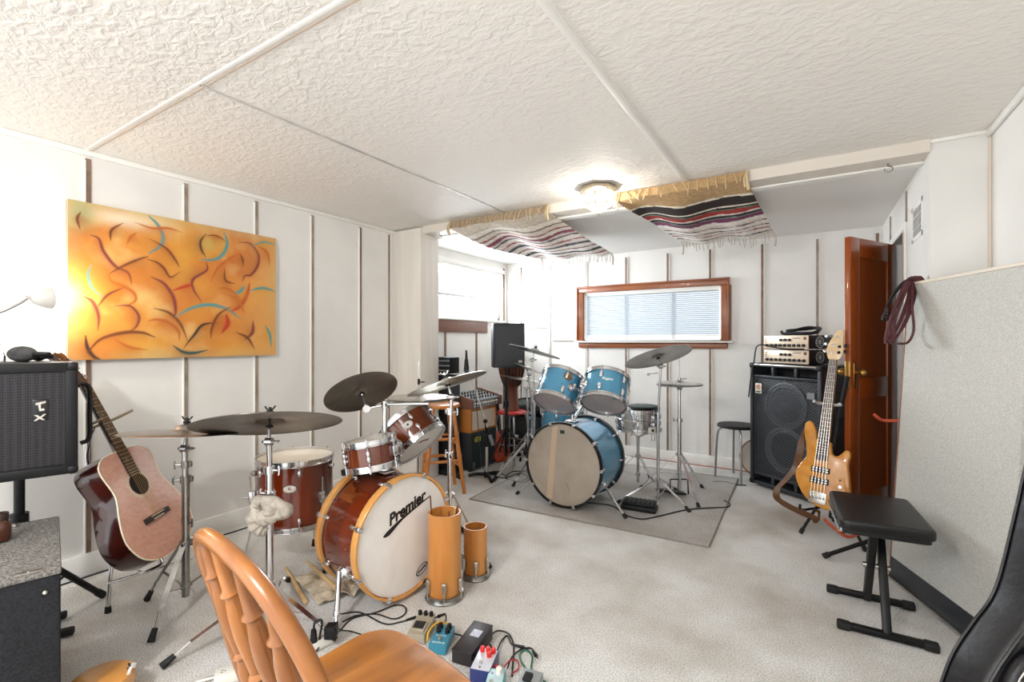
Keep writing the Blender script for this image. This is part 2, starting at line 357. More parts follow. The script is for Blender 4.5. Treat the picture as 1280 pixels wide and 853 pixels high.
# window 2 (back wall): wooden casing, sill board and apron
g = G()
def cas(x0, x1, z0, z1): bx(x0, x1, YB-.028, YB, z0, z1, g, .008)
cas(BX0-.075, BX0, BZ0-.005, BZ1); cas(BX1, BX1+.07, BZ0-.005, BZ1); cas(BX0-.075, BX1+.07, BZ1, BZ1+.07)
for x0, x1, z0, z1 in ((BX0-.08, BX0-.062, BZ0, BZ1+.054), (BX1+.057, BX1+.075, BZ0, BZ1+.054), (BX0-.08, BX1+.075, BZ1+.055, BZ1+.073)): bx(x0, x1, YB-.04, YB, z0, z1, g, .005)
w2 = struct('window_2', g, trimw)
g = G(); bx(BX0-.02, BX0+.012, YB, YB+.15, BZ0, BZ1, g); bx(BX1-.012, BX1+.02, YB, YB+.15, BZ0, BZ1, g); bx(BX0, BX1, YB, YB+.15, BZ1-.012, BZ1+.01, g); bx(BX0, BX1, YB, YB+.15, BZ0-.01, BZ0+.012, g)
for x in (-1.75, -1.24): bx(x-.02, x+.02, YB+.10, YB+.14, BZ0, BZ1, g)
struct('window_frame', g, white_trim, w2)
struct('window_pane', bx(BX0, BX1, YB+.12, YB+.124, BZ0, BZ1), glass_m, w2)
struct('window_sill', bx(BX0-.09, BX1+.11, YB-.075, YB+.02, BZ0-.022, BZ0-.006, bev=.003), white_trim, w2)
struct('window_apron', bx(BX0-.06, BX1+.06, YB-.03, YB, BZ0-.082, BZ0-.022, bev=.012), trimw, w2)
struct('side_trim', bx(BX1+.075, BX1+.09, YB-.015, YB, BZ0, BZ1+.0), sillw, w2)
# open door, hinged on the alcove wall
hx, hy = XA-.02, 4.735; lx, ly = .205, 4.02
hx, hy, lx, ly = .498, 4.40, .20, 3.873
dv = V(lx-hx, ly-hy, 0); DWd = dv.length; ux = dv.normalized()
MD = frame((hx, hy, 0), (-ux.y, ux.x, 0), ux)   # local x along the door width, local y = up?
if (MD.to_3x3() @ V(0, 1, 0)).z < 0: MD = frame((hx, hy, 0), (ux.y, -ux.x, 0), ux)
# local: x from hinge to latch edge, y up, z = door normal
DH = 1.945
d = G(MD); st = .115
for x0, x1, y0, y1 in ((0, st, .01, DH), (DWd-st, DWd, .01, DH), (st, DWd-st, DH-.13, DH), (st, DWd-st, .01, .22), (st, DWd-st, .86, 1.0)): d.box(((x0+x1)/2, (y0+y1)/2, 0), (x1-x0, y1-y0, .036), None, .002)
door = struct('door_1', d, doorw)
g = G(MD); g.box((DWd/2, DH/2, 0), (DWd-2*st+.02, DH-.2, .014)); struct('door_panel', g, doorw, door)
zs = 1 if (MD.to_3x3() @ V(0, 0, 1)).dot(V(0, 0, 0)-V(lx, ly, 0)) > 0 else -1
g = G(MD); g.box((DWd-.055, 1.02, zs*.0195), (.03, .16, .004), None, .0015); g.box((DWd+.0005, 1.02, 0), (.003, .19, .03), None, .001); struct('door_plate', g, brass, door)
g = G(MD); g.cyl((DWd-.055, 1.04, zs*.02), (DWd-.055, 1.04, zs*.05), .009); g.ball((DWd-.055, 1.04, zs*.066), .024); g.cyl((DWd-.055, 1.04, -zs*.02), (DWd-.055, 1.04, -zs*.05), .009); g.ball((DWd-.055, 1.04, -zs*.062), .024)
struct('door_knob', g, brass, door)
# blinds
def blind(name, label, f0, f1, zt, zb, nsl, tilt, wid, axis, stack):
    t = thing(name, label, 'blind', ((f0[0]+f1[0])/2, (f0[1]+f1[1])/2, zb))
    A = V(*f0, 0); B = V(*f1, 0); u = (B-A).normalized(); nn = V(-u.y, u.x, 0); L_ = (B-A).length; mid = (A+B)/2
    def slab(g, z, w, h, tl, ln=L_):
        R = Matrix((u, nn, V(0, 0, 1))).transposed() @ Matrix.Rotation(tl, 3, 'X'); g.box(mid+V(0, 0, z), (ln, w, h), R)
    g = G(); slab(g, zt-.013, .03, .026, 0); part('head_rail', g, white_trim, t)
    g = G()
    for i in range(nsl): slab(g, zt-.035-(zt-.05-zb)*i/(nsl-1), wid, .0012, tilt, L_-.01)
    part('slats', g, slat_m, t)
    g = G(); slab(g, zb-.004, .024, .012, 0, L_-.01); part('bottom_rail', g, white_trim, t)
    g = G()
    for k in (.08, .5, .92):
        p = A+(B-A)*k; g.cyl(p+nn*.012+V(0, 0, zt-.02), p+nn*.012+V(0, 0, zb), .0009, n=5)
    part('ladder_cord', g, white_trim, t)
    return t
slat_m = mat('blind_slat', '#c6ced6', .4); 
blind('venetian_blind', 'white venetian blind lowered over the wide wood-framed back window', (BX0+.02, YB+.03), (BX1-.02, YB+.03), BZ1-.012, BZ0+.055, 22, .75, .024, 'x', 0)
blind('venetian_blind', 'white venetian blind bunched up at the top of the left alcove window', (XL-.02, WY0+.02), (XL-.02, WY1-.01), WZ1-.005, WZ1-.135, 12, .12, .024, 'y', 1)
# ================================================================ SHARED BUILDERS
def cymbal(name, label, cat, C, nrm, R, m, group=None, bell=.2, arch=.055):
    M = frame(C, nrm); t = .0016
    pr = [(R, 0), (R*.97, .0035), (R*.7, R*arch*.50), (R*.45, R*arch*.82), (R*(bell+.03), R*arch), (R*bell, R*(arch+.012)), (R*bell*.85, R*(arch+.05)), (R*bell*.5, R*(arch+.085)), (.007, R*(arch+.1))]
    pr = pr + [(r, z-t) for r, z in reversed(pr)]
    g = G(); g.lathe(pr, M, 56, closed=True)
    return solo(name, g, m, label, cat, C, group), M, R*(arch+.1)
def tip_rod(root, p, nrm, top, m=chrome, down=.07, wing=True):
    """threaded rod, felt and wing nut that carry a cymbal"""
    n = Vector(nrm).normalized(); p = Vector(p); g = G(); g.cyl(p-n*down, p+n*(top+.03), .0045, n=8); part('cymbal_rod', g, m, root)
    g = G(); g.cyl(p-n*.012, p+n*(-.003), .017, .013); g.cyl(p+n*(top+.002), p+n*(top+.014), .015); part('felt_washer', g, foamk, root)
    if wing:
        q = p+n*(top+.018); s = n.orthogonal().normalized(); g = G(); g.cyl(q-n*.004, q+n*.012, .008, .006); g.tube([q-s*.022+n*.018, q-s*.012+n*.004, q, q+s*.012+n*.004, q+s*.022+n*.018], .0035, 6, 3); part('wing_nut', g, m, root)
foamk = mat('black_felt', '#1c1b1b', .95, bump=.2)
def clamp(root, p, ax, m=chrome, r=.014, side=(1, 0, 0), name='height_clamp'):
    ax = Vector(ax).normalized(); p = Vector(p); s = Vector(side); s = (s-ax*s.dot(ax)).normalized(); g = G()
    g.cyl(p-ax*.016, p+ax*.016, r+.006, n=14); g.cyl(p, p+s*(r+.028), .0055, n=8); q = p+s*(r+.03); g.tube([q-ax*.02, q-ax*.008+s*.003, q+ax*.008+s*.003, q+ax*.02], .0045, 6, 3); g.box(p-s*(r+.006), (.016, .016, .026), None, .003)
    part(name, g, m, root)
def tripod(root, base, hubz, feet, lowz, m=chrome, tube_r=.0065, flat=True, footlen=.045):
    """three strap legs with braces; feet are floor points"""
    bx_, by_ = base; hub = V(bx_, by_, hubz); low = V(bx_, by_, lowz)
    for fx, fy in feet:
        f = V(fx, fy, .012); dr = (f-V(bx_, by_, .012)).normalized(); st = hub+dr*.022
        kn = st.lerp(f, .75)+V(0, 0, .01)
        g = G(); up = dr.cross(V(0, 0, 1))
        for sgn in (-1, 1):
            off = up*.0065*sgn; g.bar(st+off, kn+off*.6, .0022, .013, up, 0) if flat else g.cyl(st+off, kn+off*.6, .0045, n=8)
        g.tube([kn, kn.lerp(f, .5), f+V(0, 0, .006)], tube_r*.8, 8, 2)
        lg = part('leg', g, m, root)
        g = G(); e = (f-kn).normalized(); g.cyl(f-e*footlen, f+e*.004, .011, .015, 10); part('rubber_foot', g, rubber, lg)
        g = G(); mid = st.lerp(f, .52); g.bar(low+dr*.018, mid, .0022, .011, up, 0); part('brace', g, m, root)
    for nm, cc, rr, w_, ln in (('leg_collar', hub, .02, .02, .03), ('brace_collar', low, .019, .014, .026)):
        g = G(); g.cyl(cc-V(0, 0, .016), cc+V(0, 0, .016), rr, n=16)
        for fx, fy in feet: dr = V(fx-bx_, fy-by_, 0).normalized(); g.bar(cc, cc+dr*ln, .014, w_, (0, 0, 1), .002)
        part(nm, g, m, root)
def ang_feet(base, r, degs): return [(base[0]+r*math.cos(math.radians(a)), base[1]+r*math.sin(math.radians(a))) for a in degs]

def drum(root, M, R, L, shell_m, nl=6, ph=0., top_m=headcoat, bot_m=headw, kind='mini', hoop='metal', hw=.0, hoop_m=None, rods=True):
    """M: local z is the drum axis, batter edge at z = 0, resonant edge at z = -L"""
    g = G(); g.lathe([(R-.007, -.004), (R, -.004), (R, -L+.004), (R-.007, -L+.004)], M, 56, closed=True); part('shell', g, shell_m, root)
    for e, (z, s, hm) in enumerate(((0, 1, top_m), (-L, -1, bot_m))):
        g = G(); g.lathe([(0, z+s*.001), (R-.012, z+s*.001), (R+.001, z), (R+.004, z-s*.004), (R+.004, z-s*.01)], M, 56); part('batter_head' if e == 0 else 'resonant_head', g, hm, root)
        g = G()
        if hoop == 'metal':
            pr = [(R+.004, -.017), (R+.011, -.017), (R+.0115, -.012), (R+.006, -.010), (R+.006, .009), (R+.010, .010), (R+.010, .013), (R+.003, .013), (R+.0035, -.008)]
        else:
            pr = [(R+.004, -.024), (R+.016, -.024), (R+.017, -.020), (R+.017, .010), (R+.015, .013), (R+.005, .013)]
        g.lathe([(r, z+s*q) for r, q in pr], M, 60, closed=True); hp = part('hoop', g, hoop_m or chrome, root)
    for i in range(nl):
        a = ph+2*PI*i/nl; ca, sa = math.cos(a), math.sin(a); rad = V(ca, sa, 0); P = lambda r, z: M @ (rad*r+V(0, 0, z))
        for z, s in ((0, -1), (-L, 1)):
            g = G()
            if kind == 'mini':
                c0 = z+s*.048; ax = (P(R, c0+.01)-P(R, c0)).normalized(); g.ball(P(R+.010, c0), (.0095, .0105, .019), R=frame((0, 0, 0), ax, P(1, 0)-P(0, 0)).to_3x3(), u=12, v=8); g.cyl(P(R-.001, c0), P(R+.008, c0), .010, .007, 10)
                z1 = z-s*.012
            else:
                c0 = z+s*.055; ax = (P(R, c0+.01)-P(R, c0)).normalized(); RR = frame((0, 0, 0), ax, P(1, 0)-P(0, 0)).to_3x3(); g.box(P(R+.008, c0), (.020, .022, .052), RR, .007, 3); g.ball(P(R+.014, c0), (.008, .012, .022), R=RR, u=10, v=8)
                z1 = z-s*.012
            if hoop == 'metal': g.cyl(P(R+.0095, c0), P(R+.0095, z1), .0028, n=7); g.cyl(P(R+.0095, z1), P(R+.0095, z1-s*.008), .0045, n=8); g.box(P(R+.009, z-s*.002+s*.016), (.012, .012, .006), M.to_3x3())
            else:
                r2 = R+.021; g.cyl(P(R+.012, c0), P(r2, z+s*.02), .003, n=7); g.cyl(P(r2, z+s*.02), P(r2, z-s*.018), .003, n=7)
                RR = frame((0, 0, 0), (M.to_3x3() @ V(0, 0, -s)), M.to_3x3() @ rad).to_3x3(); g.box(P(R+.011, z-s*.012), (.026, .022, .008), RR, .002); g.box(P(r2, z-s*.004), (.007, .022, .022), RR, .002)
            part('lug', g, hoop_lug.get(hoop, chrome), root)
hoop_lug = {'metal': chrome, 'wood': chrome}
def badge(root, M, R, z, a, m, w=.024, h=.017, name='badge'):
    ca, sa = math.cos(a), math.sin(a); g = G(); P = M @ V(ca*(R+.001), sa*(R+.001), z); n_ = M.to_3x3() @ V(ca, sa, 0); X = M.to_3x3() @ V(-sa, ca, 0)
    fr = frame(P, n_, X); g.lathe([(0, .002), (.9, .002), (1, 0), (1, -.002)], fr @ Matrix.Diagonal((w, h, 1, 1)), 28); part(name, g, m, root); return fr
def bracket(root, M, R, z, a, m=chrome, name='bracket'):
    ca, sa = math.cos(a), math.sin(a); rad = V(ca, sa, 0); P = lambda r, zz, t=0: M @ (rad*r+V(-sa*t, ca*t, zz)); g = G()
    g.cyl(P(R-.001, z), P(R+.012, z), .034, .03, 20); g.cyl(P(R+.012, z), P(R+.035, z), .018, .016, 14); g.cyl(P(R+.028, z-.022), P(R+.028, z+.022), .012, n=12); g.cyl(P(R+.028, z, .0), P(R+.03, z, .04), .005, n=8); g.ball(P(R+.03, z, .044), (.006, .006, .012))
    part(name, g, m, root)

# ================================================================ LEFT WALL: painting, lamp
def painting():
    nu, nv = 460, 340
    src = np.array([[60, 100], [985, 275], [975, 803], [55, 818]], float); dst = np.array([[0, 1], [1, 1], [1, 0], [0, 0]], float)
    A = []; b = []
    for (x, y), (u, v) in zip(src, dst): A += [[x, y, 1, 0, 0, 0, -u*x, -u*y], [0, 0, 0, x, y, 1, -v*x, -v*y]]; b += [u, v]
    Hm = np.append(np.linalg.solve(np.array(A), np.array(b)), 1).reshape(3, 3)
    asp = 1.36
    uu, vv = np.meshgrid(np.linspace(0, 1, nu), np.linspace(0, 1, nv)); X = uu*asp; Y = vv
    rng = np.random.RandomState(3)
    def fbm(sc, seed):
        r = np.random.RandomState(seed); o = np.zeros_like(X); amp = 1
        for k in range(4):
            gx, gy = int(sc*asp*2**k)+3, int(sc*2**k)+3; t = r.rand(gy, gx); fx = X/asp*(gx-2); fy = Y*(gy-2); ix = fx.astype(int); iy = fy.astype(int); a = fx-ix; c = fy-iy; a = a*a*(3-2*a); c = c*c*(3-2*c)
            o += amp*((t[iy, ix]*(1-a)+t[iy, ix+1]*a)*(1-c)+(t[iy+1, ix]*(1-a)+t[iy+1, ix+1]*a)*c); amp *= .5
        return (o-o.min())/(o.max()-o.min())
    C = lambda h: np.array(rgb(h)[:3])
    n1, n2, n3 = fbm(3, 1), fbm(4, 2), fbm(2.5, 5)
    mix = lambda a, b_, t: a*(1-t[..., None])+b_*t[..., None]
    img = mix(np.ones(X.shape+(3,))*C('#d9943f'), C('#c87428'), np.clip(n1*1.6-.4, 0, 1)); img = mix(img, C('#e3c07c'), np.clip(n2*2.2-1.15, 0, 1)); img = mix(img, C('#dda63e'), np.clip(n3*2-1., 0, 1)*.7)
    edge = np.minimum(np.minimum(uu, 1-uu)*asp, np.minimum(vv, 1-vv)); img = mix(img, C('#b9a878'), np.clip(1-edge/.09, 0, 1)*.55*np.clip(n2*1.5, 0, 1))
    img = mix(img, C('#cdb07c'), np.clip((uu-.72)*3, 0, 1)*.35)
    img = mix(img, C('#efe3c8'), np.exp(-(((uu-.22)/.16)**2+((vv-.93)/.05)**2))*.8); img = mix(img, C('#8a9a6a'), np.exp(-(((uu-.05)/.05)**2+((vv-.92)/.1)**2))*.7)
    img = mix(img, C('#a9a860'), np.exp(-(((uu-.6)/.05)**2+((vv-.86)/.06)**2))*.6)
    T_, O_, B_, K_, R_, P_ = '#3e8f92', '#b8601c', '#6b3414', '#241d1c', '#b8321a', '#7a2f30'
    S = [(T_, 7, [(415, 175), (455, 215), (478, 270), (465, 310), (412, 345)]), (P_, 5, [(160, 262), (195, 280), (215, 335), (265, 400), (320, 430), (337, 478)]), (B_, 4, [(235, 437), (300, 400), (370, 370), (412, 358)]), (B_, 4, [(245, 285), (250, 240), (300, 208)]),
         (O_, 4, [(318, 300), (335, 270), (360, 252)]), (O_, 4, [(355, 205), (430, 230), (500, 230), (560, 248)]), (B_, 4, [(420, 280), (490, 320), (530, 370), (548, 405)]), (B_, 4, [(408, 370), (450, 385), (480, 410), (508, 450), (550, 428)]), (T_, 4, [(160, 395), (145, 440), (165, 500), (215, 545)]),
         (O_, 5, [(235, 437), (250, 470), (300, 490), (345, 520), (352, 555), (310, 580)]), (B_, 4, [(185, 585), (230, 530), (300, 497)]), (P_, 5, [(125, 535), (165, 560), (190, 620), (187, 685)]), (P_, 4, [(265, 578), (330, 580), (367, 625), (355, 670), (320, 695)]), (K_, 6, [(132, 710), (140, 760), (165, 800), (200, 818)]),
         (B_, 6, [(140, 785), (200, 725), (300, 697), (380, 698), (435, 718)]), (P_, 6, [(425, 450), (480, 480), (520, 540), (530, 600), (522, 630)]), (O_, 6, [(410, 645), (450, 640), (500, 655), (540, 690), (545, 730)]), (B_, 5, [(435, 590), (500, 610), (550, 660), (580, 735)]), (T_, 7, [(530, 628), (600, 590), (680, 575), (760, 595), (820, 640)]),
         (K_, 5, [(565, 765), (610, 710), (650, 665), (720, 655)]), (B_, 5, [(685, 725), (690, 680), (720, 620), (775, 585)]), (P_, 5, [(670, 385), (670, 420), (610, 460), (610, 505), (645, 562)]), (K_, 4, [(670, 255), (645, 290), (650, 330), (668, 358)]), (B_, 3, [(670, 262), (720, 265), (775, 300)]), (T_, 7, [(750, 250), (765, 290), (750, 340), (710, 370), (645, 372)]),
         (P_, 5, [(820, 292), (870, 300), (905, 350), (900, 400), (870, 440), (842, 445), (832, 468)]), (B_, 4, [(820, 345), (833, 370), (835, 402)]), (O_, 5, [(690, 470), (720, 410), (770, 370), (820, 345)]), (T_, 4, [(870, 312), (930, 292), (985, 306)]), (T_, 6, [(862, 512), (920, 500), (978, 515)]), (R_, 8, [(862, 480), (850, 530), (820, 580), (780, 605)]),
         (O_, 6, [(770, 530), (810, 555), (835, 610)]), (P_, 7, [(875, 650), (872, 700), (840, 732)]), (B_, 5, [(800, 700), (850, 725), (880, 775)]), (T_, 6, [(930, 670), (950, 710), (955, 768)]), ('#1d4a4c', 6, [(517, 757), (560, 785), (610, 790), (668, 778)]), (R_, 9, [(755, 620), (762, 660), (735, 700)]), (O_, 5, [(905, 310), (945, 340), (955, 400)]),
         (R_, 6, [(520, 510), (580, 490), (605, 488)]), (B_, 4, [(750, 410), (755, 465), (795, 480)]), (T_, 7, [(790, 525), (820, 515), (840, 490)]), (O_, 4, [(720, 500), (770, 505), (830, 560)]), (O_, 4, [(250, 720), (320, 760), (400, 775)]), (B_, 4, [(112, 235), (100, 190), (115, 160)])]
    for col, w, pts in S:
        P = np.array([(lambda q: (q[0]/q[2]*asp, q[1]/q[2]))(Hm @ np.array([x, y, 1.])) for x, y in pts]); Q = []
        k = len(P)
        for i in range(k-1):
            p0 = P[i-1] if i else 2*P[0]-P[1]; p1, p2 = P[i], P[i+1]; p3 = P[i+2] if i+2 < k else 2*P[-1]-P[-2]
            for t in np.linspace(0, 1, 14, endpoint=False): Q.append(.5*(2*p1+(p2-p0)*t+(2*p0-5*p1+4*p2-p3)*t*t+(3*p1-p0-3*p2+p3)*t**3))
        Q = np.array(Q+[P[-1]]); lo = Q.min(0)-.14; hi = Q.max(0)+.14
        i0, i1 = np.searchsorted(X[0], [lo[0], hi[0]]); j0, j1 = np.searchsorted(Y[:, 0], [lo[1], hi[1]])
        xs, ys = X[j0:j1, i0:i1], Y[j0:j1, i0:i1]; best = np.full(xs.shape, 9.); sgn = np.zeros(xs.shape); tt = np.zeros(xs.shape)
        for i in range(len(Q)):
            dx, dy = xs-Q[i, 0], ys-Q[i, 1]; dd = np.hypot(dx, dy); tg = Q[min(i+1, len(Q)-1)]-Q[max(i-1, 0)]; s_ = tg[0]*dy-tg[1]*dx; m_ = dd < best; best[m_] = dd[m_]; sgn[m_] = s_[m_]; tt[m_] = i/(len(Q)-1)
        ww = w/760*(.45+1.1*np.sin(np.pi*np.clip(tt, .02, .98)))
        sub = img[j0:j1, i0:i1]; c = C(col); halo = C(col)*.45+C('#b8641c')*.55 if col not in (T_,) else C('#c8902f')
        side = np.where(sgn < 0, .055, .012); sub = mix(sub, halo, np.exp(-best/side)*.8*np.sin(np.pi*np.clip(tt, .05, .95)))
        sub = mix(sub, c, np.clip(1.4-best/ww, 0, 1)*.97); img[j0:j1, i0:i1] = sub
    x0, y0, y1, z0, z1 = XL+.045, .847, 1.967, 1.15, 1.982; t = thing('painting', 'large abstract canvas painting of orange, yellow and teal curves on the left wall', 'painting', (XL+.02, 1.41, 1.15))
    bm = bmesh.new(); vs = [[bm.verts.new((x0, y0+(y1-y0)*i/(nu-1), z0+(z1-z0)*j/(nv-1))) for i in range(nu)] for j in range(nv)]; flat = []
    for j in range(nv-1):
        for i in range(nu-1): bm.faces.new((vs[j][i], vs[j][i+1], vs[j+1][i+1], vs[j+1][i]))
    g = G(); g.b.free(); g.b = bm; o = part('canvas', g, vcol('oil_paint', .55, .15, 500), t)
    ca = o.data.color_attributes.new('Col', 'FLOAT_COLOR', 'POINT'); buf = np.ones((nv*nu, 4), np.float32); buf[:, :3] = img.reshape(-1, 3); ca.data.foreach_set('color', buf.ravel())
    g = G(); bx(XL+.009, x0-.0006, y0, y1, z0, z1, g, .003); part('stretcher', g, mat('canvas_edge', '#cbb79a', .8, bump=.1), t)
painting()
# gooseneck lamp that lights the wall
lt = thing('gooseneck_lamp', 'white-shaded gooseneck lamp shining on the wall beside the painting', 'lamp', (-3.22, .30, 1.30))
e0 = V(-3.10, .725, 1.455); g = G(); g.tube([(-3.20, .28, 1.33), (-3.14, .42, 1.335), (-3.11, .56, 1.372), (-3.10, .63, 1.415), (-3.10, .672, 1.452)], .0075, 10, 8); part('gooseneck', g, chrome, lt)
dl = V(-.16, 1, .04).normalized(); ML = frame(V(-3.10, .668, 1.455), dl); g = G(); g.lathe([(.010, -.004), (.012, .01), (.03, .02), (.047, .055), (.055, .085), (.0535, .085), (.045, .055), (.028, .022), (.008, .013)], ML, 28, closed=True)
part('lamp_shade', g, mat('lamp_shade_white', '#d8d4cc', .4), lt)
g = G(); g.cyl((-3.262, .28, 1.33), (-3.20, .28, 1.33), .03, .012, 16); part('wall_mount', g, chrome, lt)
g = G(); g.cyl(ML @ V(0, 0, .01), ML @ V(0, 0, .045), .012); part('socket', g, whitep, lt)
bulb_m = mat('lit_bulb', '#fff6e8', .5, emit='#ffe9cc', estr=40); g = G(); g.ball(ML @ V(0, 0, .085), .027); part('bulb', g, bulb_m, lt)
pl = bpy.data.lights.new('gooseneck_light', 'POINT'); pl.energy = 3.2; pl.color = (1, .93, .83); pl.shadow_soft_size = .03; po = bpy.data.objects.new('gooseneck_light', pl); COL.objects.link(po); po.location = ML @ V(0, 0, .125)

# ================================================================ LEFT FOREGROUND: speaker on tripod, mics, carpeted case, jar
def speaker_box(root, C, nf, w, h, dp, body, grl, taper=.75, rim=.03, inset=True, corner=.012):
    """C centre of the front face, nf its horizontal normal"""
    n_ = V(nf[0], nf[1], 0).normalized(); x = V(-n_.y, n_.x, 0); M = Matrix((x, n_, V(0, 0, 1))).transposed().to_4x4(); M.translation = V(*C)
    Mp = M @ Matrix.Rotation(0, 4, 'X'); g = G(M)
    out = [(-w/2, 0), (w/2, 0), (w/2, -dp*.35), (w/2*taper, -dp), (-w/2*taper, -dp), (-w/2, -dp*.35)]
    g.prism(out, -h/2, h/2, None, corner); body_o = part('cabinet', g, body, root)
    g = G(M); 
    for sx_, sz_, ww, hh in ((0, h/2-rim/2, w, rim), (0, -h/2+rim/2, w, rim), (-w/2+rim/2, 0, rim, h), (w/2-rim/2, 0, rim, h)): g.box((sx_, .008, sz_), (ww-.004, .022, hh), None, .006)
    part('front_frame', g, body, root)
    g = G(M); g.box((0, .003, 0), (w-2*rim+.004, .012, h-2*rim+.004)); part('grille', g, grl, root)
    return M
LS = thing('loudspeaker', 'black loudspeaker with perforated grille beside the acoustic guitar', 'loudspeaker', (-2.80, .5, .63))
nsp = V(1.45, -.4235, 0).normalized(); xs_ = V(.4235, 1.45, 0).normalized(); re = W(97, 522, 1.98); MS = speaker_box(LS, re-xs_*.215+V(0, 0, .002), nsp, .43, .458, .25, tolex, grille_pa, .55, .040)
g = G(MS); xx = -.175
w_ = .215
# facing from the front the local x axis runs to the viewer's left or right
sgx = 1 if (MS.to_3x3() @ V(1, 0, 0)).dot(xs_) > 0 else -1
g.tube([(sgx*.222, -.12, .13), (sgx*.25, -.12, .11), (sgx*.252, -.12, 0), (sgx*.25, -.12, -.11), (sgx*.222, -.12, -.13)], .009, 8, 4); part('handle', g, blackp, LS)
g = G(MS); g.box((sgx*.105, .0135, .04), (.046, .004, .085), None, .001); bd = part('badge', g, mat('badge_black', '#0c0c0d', .25), LS)
g = G(MS)
for pts in ([(-.012, .030), (.016, .036), (.016, .028), (.002, .024), (.002, .006), (.012, .006), (.012, -.002), (-.002, -.004), (-.006, .022), (-.014, .022)], [(-.018, -.018), (-.008, -.018), (.0, -.026), (.010, -.016), (.018, -.016), (.004, -.030), (.014, -.040), (.006, -.040), (-.002, -.034), (-.010, -.041), (-.019, -.041), (-.006, -.029)]):
    g.prism([(sgx*.105+sgx*x_, z_+.04) for x_, z_ in pts], 0, .0012, Matrix.Translation((0, .0157, 0)) @ Matrix.Rotation(PI/2, 4, 'X') @ Matrix.Diagonal((1, 1, -1, 1)))
part('badge_emblem', g, nickel, bd)
for a in (-1, 1):
    for b_ in (-1, 1): g = G(MS); g.box((a*.2, .008, b_*.213), (.036, .036, .036), None, .012); part('corner_guard', g, blackp, LS)
SP = thing('speaker_stand', 'black tripod stand under the loudspeaker beside the acoustic guitar', 'speaker stand', (-2.80, .58, 0))
g = G(); g.cyl((-2.80, .58, .30), (-2.80, .58, .70), .0175); part('upper_tube', g, blackm, SP)
g = G(); g.cyl((-2.80, .58, .06), (-2.80, .58, .50), .0215); g.cyl((-2.80, .58, .47), (-2.80, .58, .53), .03); g.cyl((-2.80, .58, .5), (-2.73, .56, .5), .007); part('main_tube', g, blackm, SP)
for a, r in ((110, .33), (350, .2), (232, .3)):
    c, s_ = math.cos(math.radians(a)), math.sin(math.radians(a)); g = G(); g.cyl((-2.80+c*.025, .58+s_*.025, .36), (-2.80+c*r, .58+s_*r, .016), .0135); lg = part('leg', g, blackm, SP)
    g = G(); dd = V(c*r, s_*r, -.35).normalized(); p = V(-2.80+c*r, .58+s_*r, .0175); g.cyl(p-dd*.035, p+dd*.006, .0165); part('rubber_foot', g, rubber, lg)
    g = G(); g.bar((-2.80+c*.02, .58+s_*.02, .1), (-2.80+c*r*.5, .58+s_*r*.5, .19), .012, .006); part('brace', g, blackm, SP)
def foam_mic(label, p, q, r):
    t = thing('microphone', label, 'microphone', p); p = V(*p); q = V(*q); d = (q-p).normalized(); Lh = (q-p).length
    g = G(); g.ball((p+q)/2, (r, r, Lh/2), R=frame((0, 0, 0), d).to_3x3()); part('foam_windscreen', g, foam_m, t)
    g = G(); g.cyl(q-d*.01, q+d*.07, .011, .009); part('handle', g, blackp, t)
zt = (MS @ V(0, 0, .229)).z
p = W(12, 440, 2.02); q = W(44, 442, 2.0); p.z = q.z = zt+.032; foam_mic('large grey foam-covered microphone lying on top of the loudspeaker beside the guitar', p, q, .034)
p = W(42, 444, 2.1); q = W(54, 444, 2.06); p.z = q.z = zt+.02; foam_mic('smaller black foam-tipped microphone peeping out behind the large foam one', p, q, .021)
g = G(); g.tube([W(-4, 424, 2.0), W(4, 445, 2.0)], .006, 8, 1); p1 = W(4, 445, 2.0); g.cyl(p1, (p1.x, p1.y, zt), .008); t = solo('metal_rod', g, chrome, 'short chrome rod leaning at the left end of the loudspeaker top', 'rod', (p1.x, p1.y, zt))
# carpeted equipment case
CB = thing('equipment_case', 'carpet-covered equipment case with grey top in the near left corner', 'case', (-2.3, .3, 0))
Ec = FZ(76, 711, .545); uy = (FZ(73, 642, .545)-Ec); uy.z = 0; uy = V(.972, -.236, 0)*-1; wv = V(-.236, -.972, 0)
Mc = Matrix((-uy, -wv, V(0, 0, 1))).transposed().to_4x4(); Mc.translation = Ec-V(0, 0, .545)   # local: x = out of front face, y = to viewer's right
CL, CW = .62, .50
g = G(Mc); g.box((-CL/2, -CW/2, .266), (CL, CW, .532), None, .012); part('body', g, kcarpd, CB)
g = G(Mc); g.box((-CL/2, -CW/2, .537), (CL+.004, CW+.004, .016), None, .006); part('lid', g, kcarp, CB)
g = G(Mc)
for x_, y_, lx_, ly_ in ((-.03, -.07, .02, .06), (-.05, -.34, .02, .07), (-.03, -.2, .02, .06), (-CL+.04, -.12, .06, .02), (-CL+.05, -.30, .06, .02)): g.box((x_, y_, .5465), (lx_, ly_, .004), None, .001); g.cyl((x_, y_, .548), (x_, y_, .551), .005, n=8)
g.ball(Mc.inverted() @ (Mc @ V(.004, -.035, .485)), .007, (1, 1, 1))
part('hardware', g, nickel, CB)
# second-stand feet behind the case
FT = thing('folded_stand', 'black folded stand standing behind the near left carpeted case', 'stand', (-2.72, .70, 0))
pa = FZ(93, 788, .02); pb = FZ(40, 800, .02); g = G(); g.bar(pb, pa, .03, .03, (0, 0, 1), .006); part('foot_bar', g, rubber, FT)
pa2 = FZ(84, 768, .02); pb2 = FZ(38, 780, .02); g = G(); g.bar(pb2, pa2, .03, .03, (0, 0, 1), .006); part('foot_bar', g, rubber, FT)
g = G(); g.cyl(pb, pb2+V(-.02, 0, .40), .012); g.cyl(pb2, pb+V(-.02, 0, .40), .012); part('cross_leg', g, blackm, FT)
